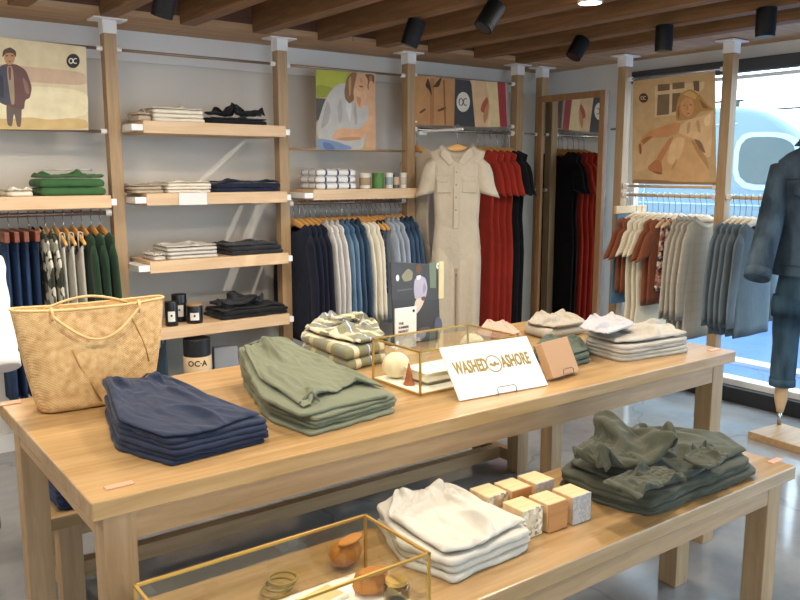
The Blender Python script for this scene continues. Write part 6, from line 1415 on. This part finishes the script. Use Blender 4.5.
poster('printed banner of a blonde woman in a grey blouse', mY, [(316, 69.5), (375, 73.5), (375.5, 150), (316, 149.5)], [
    ('#a9ab3f', [(316, 69.5), (350, 71.8), (347, 92), (332, 97), (316, 98)], 1), ('#8f9434', [(316, 84), (335, 88), (328, 97), (316, 98)]), ('#4c4d46', [(316, 98), (328, 99), (322, 122), (316, 126)], 1),
    ('#a89a80', [(316, 122), (322, 116), (320, 150), (316, 149.5)], 1),
    ('#cfa079', [(364, 75), (375, 74), (375.5, 150), (366, 149.5)], 1),
    ('#b9b3ab', [(331, 90), (338, 84), (347, 83), (356, 94), (362, 104), (368, 106), (369, 122), (366, 136), (362, 150), (332, 150), (318, 138), (316.5, 128), (320, 115), (325, 100)]),
    ('#a39d96', [(327, 100), (331, 108), (328, 124), (320, 130), (324, 112)]), ('#a8a29a', [(340, 96), (343, 112), (340, 126), (337, 112)]), ('#ccc7c0', [(346, 90), (352, 104), (350, 124), (346, 110)]), ('#a29c95', [(355, 100), (358, 122), (355, 126), (353, 110)]),
    ('#d8a680', [(351, 88), (364, 88), (367, 98), (360, 111), (354, 101)]), ('#bb8763', [(356, 96), (361, 98), (360, 108), (357, 102)]),
    ('#d6a47c', [(331, 137), (339, 128), (350, 129), (361, 129), (370, 116), (374, 116), (370, 131), (361, 139), (345, 140), (336, 140)]), ('#b98660', [(334, 139), (346, 137), (360, 137), (361, 139.5), (346, 141)]),
    ('#cc9a74', [(354, 74), (367, 75), (368, 84), (363, 92), (357, 91), (353, 84)]), ('#8f4f3f', [(358, 85.5), (364, 86), (361, 88)]), ('#b98763', [(360, 78), (362, 78), (362.5, 83), (360, 83)]),
    ('#85603d', [(344, 92), (346, 79), (351, 72.3), (357, 72.7), (355, 82), (353, 92), (354, 100), (349, 104), (345, 99)]), ('#b08d5c', [(348, 80), (351, 75), (351, 92), (349, 98)]), ('#6d4a30', [(364, 74), (374, 74.5), (374, 84), (370, 92), (367, 88), (368, 80)]), ('#9b7548', [(369, 76), (372, 76), (371, 86), (369, 84)]),
    ('#cf9c76', [(368, 84), (371, 80), (374, 84), (374, 92), (369, 94)]),
    ('#7a8cab', [(317, 138), (334, 141), (352, 147), (350, 150), (317, 149.5)]), ('#5d7094', [(322, 142), (330, 143), (336, 149.5), (324, 149.5)])],
    .003, (0, -1, 0), bg='#bda07b')
poster('printed banner of a tan corduroy jacket beside a round logo', mY, [(414.5, 76), (507.5, 83), (508.5, 127), (414.5, 125)], [
    ('#bb8856', [(414.5, 76), (455, 79), (459, 92), (455, 126), (414.5, 125)], 1), ('#a87445', [(430, 78), (434, 78), (434, 125.5), (430, 125.5)], 1), ('#4a2f20', [(425, 86), (428, 77), (431, 88), (432, 96), (429, 90)]), ('#4a2f20', [(432, 88), (440, 78), (442, 77), (439, 87), (434, 87)]),
    ('#6d4527', [(419, 112), (425, 108), (426, 110), (420, 114)]), ('#6d4527', [(437, 110), (446, 106), (446, 109), (438, 112)]), ('#8a5b35', [(443, 80), (444.5, 80), (446, 125), (444.5, 125)], 1),
    ('#414246', [(455, 79), (470, 80.5), (474, 92), (475, 127), (454, 126)], 1), ('#dfb98f', [(471, 80.5), (497, 82), (500, 127), (475, 127)], 1),
    ('#b25a42', [(487, 96), (489, 104), (486, 114), (480, 111), (482, 103)]), ('#e8cf9d', [(486, 82), (497, 82.2), (500, 127), (487, 127), (490, 108)], 1), ('#c48a62', [(485, 108), (489, 100), (488, 116), (484, 125), (483, 116)]),
    ('#a63d43', [(497, 82), (505, 82.6), (507, 127), (500, 127)], 1), ('#a89b93', [(505, 82.6), (507.5, 83), (508.5, 127), (507, 127)], 1)],
    .003, (0, -1, 0), [(463, 102, 6.7, 10, '#ddd6c6', '#4c4a46')])
mX = lambda x, y: PX(x, y, XP - .014)
_q = lambda P: [(x / 5.22 + 630, y / 5.22 + 75) for x, y in P]
poster('large printed banner of a woman in a straw dress seated by shutters', mX, [(633, 81), (715, 71), (716, 184.5), (632, 183)], [
    ('#d0ad7e', _q([(20, 330), (120, 310), (130, 470), (20, 520)])),
    ('#d9bd90', _q([(130, 60), (390, 35), (385, 70), (350, 100), (235, 210), (130, 220)]), 1),
    ('#7b644b', _q([(145, 104), (207, 98), (204, 205), (140, 212)]), 1), ('#7b644b', _q([(222, 96), (268, 92), (250, 130), (240, 190), (218, 196)]), 1), ('#7b644b', _q([(145, 50), (208, 45), (208, 78), (145, 86)]), 1), ('#7b644b', _q([(222, 42), (285, 36), (285, 68), (222, 76)]), 1), ('#6f5942', _q([(330, 32), (362, 30), (362, 88), (335, 80)]), 1),
    ('#9c7750', _q([(20, 545), (150, 548), (340, 560), (455, 560), (455, 574), (12, 566)]), 1),
    ('#dfba8b', _q([(250, 300), (262, 262), (300, 236), (350, 222), (400, 205), (440, 180), (432, 240), (428, 330), (422, 430), (395, 425), (330, 330), (290, 318)])),
    ('#c79d6b', _q([(300, 250), (318, 245), (312, 300), (296, 310)])), ('#c79d6b', _q([(345, 240), (360, 235), (372, 300), (355, 300)])), ('#efd0a2', _q([(385, 225), (425, 200), (420, 260), (392, 270)])),
    ('#d3a672', _q([(200, 350), (240, 310), (290, 318), (335, 335), (400, 430), (420, 560), (180, 556), (170, 500), (150, 470)])), ('#e2bb88', _q([(215, 352), (252, 320), (290, 330), (270, 420), (220, 470), (190, 450)])), ('#b58a59', _q([(318, 335), (338, 345), (405, 440), (415, 500), (395, 470), (340, 390)])), ('#b98e5d', _q([(225, 470), (248, 430), (240, 470), (215, 500)])), ('#8f6a45', _q([(330, 330), (372, 345), (398, 410), (375, 400)])),
    ('#c98f5c', _q([(268, 250), (235, 248), (170, 268), (105, 290), (62, 325), (42, 370), (48, 415), (64, 405), (66, 370), (110, 330), (190, 325), (255, 305)])), ('#a66f43', _q([(60, 345), (80, 325), (120, 318), (110, 332), (72, 365)])), ('#7d5231', _q([(48, 360), (58, 358), (62, 412), (52, 414)])),
    ('#c08352', _q([(205, 330), (232, 318), (200, 390), (165, 450), (158, 500), (130, 490), (140, 430)])), ('#b3744a', _q([(92, 480), (135, 440), (165, 452), (172, 505), (150, 520), (120, 505), (100, 498)])), ('#8a5535', _q([(112, 500), (172, 510), (165, 520), (130, 512)])),
    ('#b58850', _q([(238, 240), (245, 150), (268, 92), (320, 72), (365, 100), (400, 150), (440, 180), (420, 185), (370, 190), (335, 225), (290, 235)])), ('#d0a468', _q([(275, 100), (315, 80), (350, 105), (345, 130), (300, 110)])), ('#8e6337', _q([(360, 120), (395, 155), (415, 178), (380, 172)])), ('#8e6337', _q([(248, 190), (258, 150), (262, 210), (252, 235)])),
    ('#d09764', _q([(268, 140), (290, 118), (325, 122), (338, 160), (330, 200), (305, 222), (280, 205), (266, 175)])), ('#8c5234', _q([(296, 200), (316, 196), (308, 206)])), ('#9a6640', _q([(278, 158), (292, 154), (290, 160), (280, 163)])), ('#9a6640', _q([(312, 152), (328, 154), (326, 160), (312, 158)])), ('#b87f50', _q([(298, 160), (304, 160), (306, 184), (297, 184)]))],
    .003, (-1, 0, 0), [(644, 98, 4.5, 4.8, '#4b3722', '#d6bb8e')], bg='#c8a677')

# wood framed mirror between the corner post and the next one
mi = thing('wall_mirror', 'tall oak framed mirror on the window wall reflecting red and black jumpsuits', 'mirror', (4.552, 4.02, .12))
my0, my1, mz = 3.70 - 4.02, 4.325 - 4.02, 2.065 - .12
fm = MB()
for y in (my0, my1 - .045): fm.box((-.028, y, 0), (.012, y + .045, mz))
for z in (0, mz - .045): fm.box((-.028, my0 + .045, z), (.012, my1 - .045, z + .045))
fm.build('frame', wood('mirror oak', '#a47c52', '#866240', 'Z', rough=.45), mi, bevel=.003)
MB().box((-.014, my0 + .045, .045), (-.010, my1 - .045, mz - .045)).build('mirror_glass', plain('silvered glass', '#dcdedd', .01, 1), mi)

# placard on the back edge of the long table
mP = lambda x, y: PY(x, y, 2.60)
z0 = mP(392, 340).z
pl_ = poster('dark counter placard of a person in a lilac sweater behind the glass case', mP, [(391, 262), (437.5, 264.5), (440.5, 338.5), (394.5, 342.5)], [
    ('#43474b', [(391, 262), (437, 264.5), (438, 300), (392, 300)], 1), ('#8b8a73', [(401, 276), (408, 268), (413, 272), (412, 280), (404, 282)]), ('#e8e8e4', ell(397.5, 278, 1.6, 3.2)), ('#6e7c68', [(429, 262.5), (436, 263), (436, 288), (430, 288)], 1),
    ('#5d6266', [(397, 290), (412, 288), (412, 289.5), (397, 291.5)], 1),
    ('#aaa7b8', [(414.5, 279), (420, 275.5), (425.5, 278), (427.5, 288), (425.5, 298), (415, 300), (413.5, 290)]), ('#8f8ca0', [(424, 282), (426, 288), (423, 295), (422.5, 288)]), ('#6b4a39', ell(418.5, 269, 2.7, 5)), ('#e9e3da', [(416, 276), (421, 275), (420, 279), (417, 280)]), ('#cfc4b2', [(415, 299), (425, 297.5), (422, 306), (418, 312), (413, 316)]), ('#6b4a39', [(421, 297), (425, 296), (424, 301), (421, 300)]),
    ('#565c74', ell(438, 325, 4, 8)), ('#5b5560', [(418, 328), (430, 326), (430, 336), (419, 337)])],
    .010, (0, -1, 0), [(438.2, 266, 2.2, 3.2, '#ececea', '#55585a')], name='counter_placard', bg='#3f4347', cat='placard')
a, b = mP(437.6, 262) - pl_.location, mP(442.5, 298) - pl_.location
MB().box((a.x + .004, -.006, b.z), (a.x + .030, .006, a.z)).build('cream_tab', plain('cream tab', '#cdc294', .6), pl_)
# let the placard stand on the table
lo = pl_.location.z - ZM
MB().box((.05 - .18, -.005, -lo + .0005), (.02 + .09, .060, -lo + .004)).build('foot', blackp, pl_); MB().box((-.02, .012, -lo + .004), (.02, .016, .12)).build('foot', blackp, pl_)
mQ = lambda x, y: PY(x, y, 2.54)
P = [mQ(395.5, 309), mQ(416.5, 306.5)]
cd = thing('info_card', 'small white information card in front of the dark placard', 'card', ((P[0].x + P[1].x) / 2, 2.54, ZM + .0005))
hw = (P[1].x - P[0].x) / 2; hh = (P[0].z + P[1].z) / 2 - ZM
MB().box((-hw, 0, 0), (hw, .006, hh)).build('card', paper, cd); MB().box((-hw, .006, 0), (hw, .045, .004)).build('foot', paper, cd)
mb = MB()
for i, s in enumerate(('THE', 'SUMMER', 'MARKET')):
    v, f_ = text_mesh(s, .0135); xm = min(p[0] for p in v); mb.add([(x - xm - hw * .72, -.0008 - z, hh * .62 - i * .0165 + y) for x, y, z in v], f_)
mb.build('lettering', plain('grey ink', '#57585a', .7), cd)
MB().prism([(hw * .72 + .006 * math.cos(q * PI / 8), hh * .90 + .006 * math.sin(q * PI / 8)) for q in range(16)], -.0012, 0.0, 'Y').build('round_logo', blackp, cd)

# ---------------------------------------------------------------- dress forms
def PDp(x, y, d): return CAM + ray(x, y) * d
def lring(c, ld, fd, a, b, n=24): return [c + ld * (a * math.cos(2 * PI * k / n)) + fd * (b * math.sin(2 * PI * k / n)) for k in range(n)]
def wr_(p, s, amp): 
    q = p * 9; return amp * noise.noise(Vector((q.x, q.y, q.z * 1.4 + s)))
def clothloft(parts, s, amp, **kw):
    rings = []
    for R in parts:
        c = sum(R, Vector()) / len(R); rings.append([p + (p - c).normalized() * wr_(p, s, amp) for p in R])
    return MB().loft(rings, **kw)
def sleeve_path(P, r):
    pts = []; 
    for i in range(len(P) - 1):
        for k in range(5): pts.append(P[i].lerp(P[i + 1], k / 5))
    pts.append(P[-1]); rr = [r[0] + (r[1] - r[0]) * i / (len(pts) - 1) for i in range(len(pts))]; return pts, rr
def mannequin(tagtxt, base, ld, zsh, top_mat, leg_mat, arms, zhem, zcuff, top_label, leg_label, top_name, top_cat, leg_name='denim_jeans', collar=True, legs=True, plate=True, platepts=None):
    ld = Vector((ld[0], ld[1], 0)).normalized(); fd = Vector((ld.y, -ld.x, 0)); B = Vector((base[0], base[1], 0))
    O = Vector((0, 0, 0)); Z = Vector((0, 0, 1))
    t = thing('mannequin', tagtxt, 'mannequin', B)
    wd_ = oakZ
    if plate: MB().prism([((p - B).x, (p - B).y) for p in platepts], 0, .042).build('base_plate', oakX, t, bevel=.003)
    for s in (-1, 1):
        c = ld * (s * .095)
        if s == -1 and plate: MB().tube([c + Z * .042, c + Z * .125], .012, 10).build('peg', chrome, t, smooth=True)
        MB().tube([c + Z * z for z in (.12, .15, .20, .35, .6, .87)], [.019, .025, .036, .040, .042, .044], 14).build('leg', plain('pale limb wood', '#c9ab84', .5), t, smooth=True)
    MB().loft([lring(O + Z * z, ld, fd, a, b) for z, a, b in ((.86, .09, .055), (.95, .09, .055), (1.1, .09, .06), (1.3, .10, .06), (zsh - .08, .08, .05), (zsh + .02, .05, .05), (zsh + .10, .05, .05))]).build('torso', plain('mannequin shell', '#d9d2c4', .5), t, smooth=True)
    # trousers
    j = thing(leg_name, leg_label, 'jeans', B)
    hip = [lring(Z * z, ld, fd, a, b) for z, a, b in ((.79, .176, .116), (.83, .178, .118), (.88, .172, .112), (.97, .155, .10), (1.0, .153, .098))]
    clothloft([[p * .94 + Vector((0, 0, p.z * .06)) for p in r] for r in hip], 2, .006, cap0=False, cap1=False).build('seat', leg_mat, j, smooth=True)
    for s in (-1, 1):
        c = ld * (s * .095)
        L_ = [lring(c + Z * z, ld, fd, a, a * 1.05) for z, a in ((zcuff + .03, .064), (zcuff + .10, .066), (zcuff + .25, .070), (zcuff + .33, .074), (zcuff + .45, .078), (.69, .086), (.76, .091), (.81, .086))]
        clothloft(L_, 5 + s, .010, cap0=False, cap1=False).build('trouser_leg', leg_mat, j, smooth=True)
        C_ = [lring(c + Z * z, ld, fd, a, a * 1.05) for z, a in ((zcuff, .064), (zcuff + .002, .071), (zcuff + .045, .071), (zcuff + .047, .064))]
        clothloft(C_ + [C_[0]], 1, .002, cap0=False, cap1=False).build('turned_cuff', leg_mat, j, smooth=True)
    # top
    k = thing(top_name, top_label, top_cat, B)
    body = [lring(Z * z, ld, fd, a, b) for z, a, b in ((zhem, .20, .145), (zhem + .05, .205, .148), (zhem + .15, .205, .145), (zhem + .28, .205, .142), (zhem + .40, .208, .138), (zsh - .12, .208, .13), (zsh - .06, .195, .115), (zsh - .02, .15, .095), (zsh + .012, .095, .078))]
    clothloft(body, 4, .013, cap0=False, cap1=False).build('body', top_mat, k, smooth=True)
    hb = [lring(Z * z, ld, fd, a, b) for z, a, b in ((zhem - .004, .203, .148), (zhem + .05, .209, .153))]
    clothloft(hb, 4, .006, cap0=False, cap1=False).build('waistband', top_mat, k, smooth=True)
    if collar: clothloft([lring(Z * z, ld, fd, a, b) for z, a, b in ((zsh + .005, .10, .082), (zsh + .055, .082, .075), (zsh + .07, .09, .082), (zsh + .02, .125, .10))], 7, .003, cap0=False, cap1=False).build('collar', top_mat, k, smooth=True)
    for P, r in arms:
        P = [p - B for p in P]; pts, rr = sleeve_path(P, r)
        n = 16; mb = MB().tube(pts, rr, n); mb.v = [tuple(Vector(p) + Vector((1, .5, .3)) * wr_(Vector(p), 9, .022)) for p in mb.v]
        mb.build('sleeve', top_mat, k, smooth=True)
        d = (P[-1] - P[-2]).normalized()
        cf = MB().tube([P[-1] - d * .045, P[-1] - d * .042, P[-1] + d * .006, P[-1] + d * .008], [r[1] * .98, r[1] * 1.08, r[1] * 1.05, r[1] * .9], 16).build('cuff', top_mat, k, smooth=True)
        for q in range(1 if collar == 2 else 0): MB().lathe([(.0005, 0), (.008, 0), (.008, .003), (.0005, .004)], 12).build('button', blackg, cf, P[-1] - FW * (r[1] * 1.12) - d * .02)
    return t, j, k
dn = denim('dark washed denim', '#27333d', '#4c5c68'); dj = denim('blue wash denim', '#283b49', '#4a6472')
def jacket_details(k, ld, fd, zsh, zhem, mat):
    Z = Vector((0, 0, 1))
    for zz, a, b in ((zsh - .16, .212, .140), (zhem + .06, .213, .156)):
        R_ = lring(Z * zz, ld, fd, a, b, 32); MB().tube(R_ + [R_[0]], .0025, 6).build('seam', mat, k, smooth=True)
    for s in (-1, 1):
        for sd in (-1, 1):
            c = ld * (.09 * s) + fd * (.148 * sd) + Z * (zsh - .19)
            MB().loft([[c + ld * (x * .05) + Z * z + fd * (sd * d) for x, z in ((-1, 0), (1, 0), (1, -.05), (0, -.07), (-1, -.05))] for d in (-.006, .008)]).build('pocket_flap', mat, k)
leg1 = PZ(779, 424, .045); ldR = Vector((.62, -.78, 0))
Bc = Vector((leg1.x, leg1.y, 0)) + ldR * .095
dep = (Vector((Bc.x, Bc.y, 1)) - CAM).dot(FW)
zsh = (PDp(808, 150, dep)).z
zhem = PDp(785, 274, dep).z; zcuff = PDp(781, 392, dep).z
pA, pB = PZ(748, 430, .042), PZ(745.5, 431.5, .042)
e1 = (PZ(800, 447, .042) - PZ(748, 431, .042)).normalized(); e2 = Vector((-e1.y, e1.x, 0))
cor = PZ(748, 431, .042); cor.z = 0
pp = [cor, cor + e1 * .42, cor + e1 * .42 + e2 * .30, cor + e2 * .30]
arm1 = [PDp(784, 168, dep - .02), PDp(772, 215, dep - .06), PDp(757, 277, dep - .15)]
arm2 = [PDp(836, 170, dep + .02), PDp(866, 220, dep), PDp(880, 282, dep - .05)]
_t, _j, jk = mannequin('mannequin in denim jacket and jeans on a pale wooden base by the window', Bc, ldR, zsh, dn, dj, [(arm1, (.075, .066)), (arm2, (.075, .066))], zhem, zcuff,
          'dark washed denim jacket worn by the mannequin near the window', 'blue jeans with turned up cuffs on the window mannequin', 'denim_jacket', 'jacket', platepts=pp, collar=2)
ldn = ldR.normalized(); jacket_details(jk, ldn, Vector((ldn.y, -ldn.x, 0)), zsh, zhem, dn)
wl = fabric('white poplin', '#eeece8', .03)
dl = 3.05; Lb = PDp(-54, 420, dl); Lb = Vector((Lb.x, Lb.y, 0)); ldL = Vector((.8, -.6, 0))
mannequin('mannequin at the left edge in a white shirt and navy trousers', Lb, ldL, 1.30, wl, M['navy'], [([PDp(-14, 262, dl - .0), PDp(-4, 310, dl - .05), PDp(7, 366, dl - .12)], (.062, .046)), ([PDp(-108, 245, dl), PDp(-120, 300, dl), PDp(-130, 350, dl)], (.07, .05))], .93, .13,
          'white shirt on the mannequin at the left picture edge', 'navy trousers on the mannequin at the left picture edge', 'mannequin_shirt', 'shirt', platepts=[Lb + Vector(p) for p in ((-.13, -.13, 0), (.10, -.13, 0), (.10, .13, 0), (-.13, .13, 0))])

# ---------------------------------------------------------------- ceiling fittings
def spot(px, py, z, r, L, dirv, label):
    q = PZ(px, py, z); t = thing('spotlight', label, 'spotlight', (q.x, q.y, z), 0, 'black spotlights under the beams')
    d = Vector(dirv).normalized(); a, b = -d * L / 2, d * L / 2
    MB().tube([a, a + d * .004, b - d * .02, b - d * .0195, b], [r * .92, r, r, r * .97, r * .97], 24).build('can', canm, t, smooth=False, bevel=.002)
    MB().tube([a * .9, Vector((a.x * .9, a.y * .9, 2.27 - z))], .010, 8).build('stem', blackp, t)
    MB().tube([b + d * .0005, b + d * .0015], r * .8, 20).build('lens', plain('dark lamp lens', '#15161a', .3), t)
    if SPOT_W <= 0: return
    li = bpy.data.lights.new('spot lamp', 'SPOT'); li.energy = SPOT_W; li.color = (1, .84, .64); li.spot_size = math.radians(75); li.spot_blend = .7; li.shadow_soft_size = .04
    lo = bpy.data.objects.new('spot lamp', li); col.objects.link(lo); lo.location = Vector((q.x, q.y, z)) + b + d * .012
    lo.rotation_euler = d.to_track_quat('-Z', 'Y').to_euler()
SPOT_W = 24
canm = plain('matt black can', '#060708', .6, spec=.25)
spot(165, 1, 2.20, .046, .13, (-.15, .35, -1), 'black spotlight over the four shelves, cut by the top edge')
spot(490, 16, 2.20, .046, .13, (-.55, .1, -.8), 'black spotlight tilted left in the middle of the ceiling')
spot(413, 33, 2.20, .046, .13, (-.25, .25, -1), 'black spotlight above the tan jacket poster')
spot(578, 48, 2.205, .046, .12, (-.5, .1, -.8), 'black spotlight tilted left above the mirror')
spot(664, 38, 2.205, .046, .13, (0, 0, -1), 'black spotlight pointing straight down by the post left of the window')
spot(766, 22, 2.205, .046, .13, (0, 0, -1), 'black spotlight pointing straight down at the top right corner')
q = PZ(590, 2, 2.268)
t = thing('downlight', 'round glowing recessed downlight at the top of the picture', 'downlight', (q.x, q.y, 2.262))
MB().lathe([(.05, .0075), (.056, .0075), (.056, 0), (.05, 0), (.05, .0075)], 28, caps=False).build('trim_ring', white, t); MB().lathe([(.0005, .003), (.05, .003), (.05, .006), (.0005, .006)], 28).build('lens', plain('lit lens', '#ffffff', .4, emit='#fff4e0', es=25), t)

# ---------------------------------------------------------------- outside: parked van
vx = 8.2
def vy(px, py): 
    p = PX(px, py, vx); return (p.y, p.z)
van = thing('parked_van', 'pale camper van parked outside behind the shop window', 'van', (vx + 1.0, 5.2, -.05))
yo, zo_ = 5.2, -.05
prof = [(6.9, .35), (7.0, 1.0), (6.95, 2.05), (6.7, 2.23), (4.95, 2.23), (4.6, 2.14), (4.35, 1.97), (4.15, 1.74), (3.7, 1.46), (3.4, 1.32), (2.75, 1.2), (2.55, 1.0), (2.5, .45), (2.7, .33)]
vanw = plain('van paint', '#566d79', .25); glassd = plain('van glass', '#2c4043', .08)
pr = resample(chaikin([(y - yo, z - zo_) for y, z in prof], 2, .18), 64)
def sc(P, k): c = centroid(P); return [(c[0] + (x - c[0]) * k, c[1] + (y - c[1]) * k) for x, y in P]
MB().loft([[(x, p[0], p[1]) for p in sc(pr, k)] for x, k in ((-1.0, .93), (-.985, .965), (-.93, .99), (-.8, 1), (.8, 1), (.93, .99), (1.0, .94))]).build('body', vanw, van, smooth=True)
def vpane(P, name, mat, x0=-1.012, it=2):
    Q = chaikin([(a - yo, b - zo_) for a, b in P], it, .2); MB().prism([(a, b) for a, b in Q], x0, x0 + .03, 'X').build(name, mat, van)
rim = plain('window rubber', '#8fa3ab', .4)
vpane([(4.92, 1.32), (4.16, 1.32), (4.20, 1.82), (4.40, 1.92), (4.92, 1.93)], 'window_surround', rim, -1.006)
vpane([(4.86, 1.38), (4.22, 1.38), (4.25, 1.78), (4.42, 1.87), (4.86, 1.88)], 'side_window', glassd, -1.012)
vpane([(6.6, 1.38), (5.3, 1.38), (5.3, 1.90), (6.6, 1.90)], 'side_window', glassd)
vpane([(4.08, 1.30), (3.72, 1.28), (3.85, 1.42), (4.08, 1.60)], 'cab_window', glassd)
for z in (.62, .80, .98, 1.15, 2.02): MB().box((-1.008, 3.1 - yo if z < 1.3 else 4.9 - yo, z - zo_), (-1.0 + .02, 6.85 - yo, z + .012 - zo_)).build('body_seam', plain('seam grey', '#93adb8', .5), van)
for y in (5.02, 6.05): MB().box((-1.008, y - yo, .5), (-.98, y + .012 - yo, 2.1)).build('door_seam', plain('seam grey', '#93adb8', .5), van)
for y in (3.3, 6.2):
    MB().tube([(-1.0, y - yo, .33), (-.78, y - yo, .33)], .33, 28).build('wheel', plain('tyre', '#232629', .8), van, smooth=False, bevel=.02)
    MB().tube([(-1.012, y - yo, .33), (-.9, y - yo, .33)], .19, 24).build('hubcap', chrome, van)
for x in (-.75, .75): MB().tube([(x, 5.0 - yo, 2.34), (x, 6.5 - yo, 2.34)], .012, 8).build('roof_rail', blackp, van)
for y in (5.05, 5.6, 6.3): MB().box((-.765, y - yo, 2.25), (-.735, y + .03 - yo, 2.335)).build('rail_foot', blackp, van)

# ---------------------------------------------------------------- light
wld = bpy.data.worlds.new('sky'); scene.world = wld; wld.use_nodes = True
bg = wld.node_tree.nodes['Background']; bg.inputs['Color'].default_value = (.64, .82, 1.0, 1); bg.inputs['Strength'].default_value = 8.0
def lamp(name, kind, loc, energy, color, size=.12, target=None, angle=None):
    l = bpy.data.lights.new(name, kind); l.energy = energy; l.color = color
    if kind == 'AREA': l.shape = 'DISK'; l.size = size
    elif kind == 'SPOT': l.spot_size = angle; l.spot_blend = .8; l.shadow_soft_size = size
    elif kind == 'POINT': l.shadow_soft_size = size
    o = bpy.data.objects.new(name, l); col.objects.link(o); o.location = loc
    if target: o.rotation_euler = (Vector(target) - Vector(loc)).to_track_quat('-Z', 'Y').to_euler()
    return o
WARM = (1, .89, .76)
for x, y in ((.6, 3.0), (1.7, 2.9), (.6, 1.5), (1.7, 1.5), (2.6, 1.6), (.6, -.2), (-.6, 1.6), (-.6, 3.2)):
    lamp('ceiling lamp', 'AREA', (x, y, 2.255), 20, WARM, .16)
lamp('downlight lamp', 'AREA', (PZ(590, 2, 2.268).x, PZ(590, 2, 2.268).y, 2.258), 18, WARM, .09)
for x, y, w in ((.35, 2.4, 6), (1.5, 1.9, 6), (2.3, 1.1, 5), (-.5, .6, 4), (1.2, -.6, 4), (2.4, -.3, 4)):
    lamp('unseen fill point', 'POINT', (x, y, 2.05), w, WARM, .12)  # unseen point lamps, added to brighten the beams and ceiling
sun = bpy.data.lights.new('sun', 'SUN'); sun.energy = 1.0; sun.angle = math.radians(.6); sun.color = (1, .95, .86)
so = bpy.data.objects.new('sun', sun); col.objects.link(so); so.rotation_euler = Vector((.35, .55, -.75)).to_track_quat('-Z', 'Y').to_euler()

# added narrow spot lamps stand in for reflected sunlight: streaks on the shelf wall
def streak(p, q, wid, W):
    P, Q = PY(p[0], p[1], YW), PY(q[0], q[1], YW); C = (P + Q) / 2; S = Vector((.1, -2.3, 1.75)); D = C - S
    l = bpy.data.lights.new('streak spot', 'SPOT'); l.energy = W; l.color = (1, .95, .85); l.shadow_soft_size = .004; l.spot_blend = .25
    ln = (P - Q).length; l.spot_size = 2 * math.atan(ln / 2 / D.length)
    o = bpy.data.objects.new('streak spot', l); col.objects.link(o)
    zax = -D.normalized(); yax = (P - Q); yax = (yax - zax * yax.dot(zax)).normalized(); xax = yax.cross(zax)
    k = wid / ln
    o.matrix_world = Matrix(((xax.x * k, yax.x, zax.x, S.x), (xax.y * k, yax.y, zax.y, S.y), (xax.z * k, yax.z, zax.z, S.z), (0, 0, 0, 1)))
for a, b, w in (((196, 185), (246, 140), .035), ((212, 330), (262, 196), .06), ((222, 250), (246, 196), .035), ((246, 250), (266, 198), .03), ((250, 300), (272, 240), .02)):
    streak(b, a, w, 700)
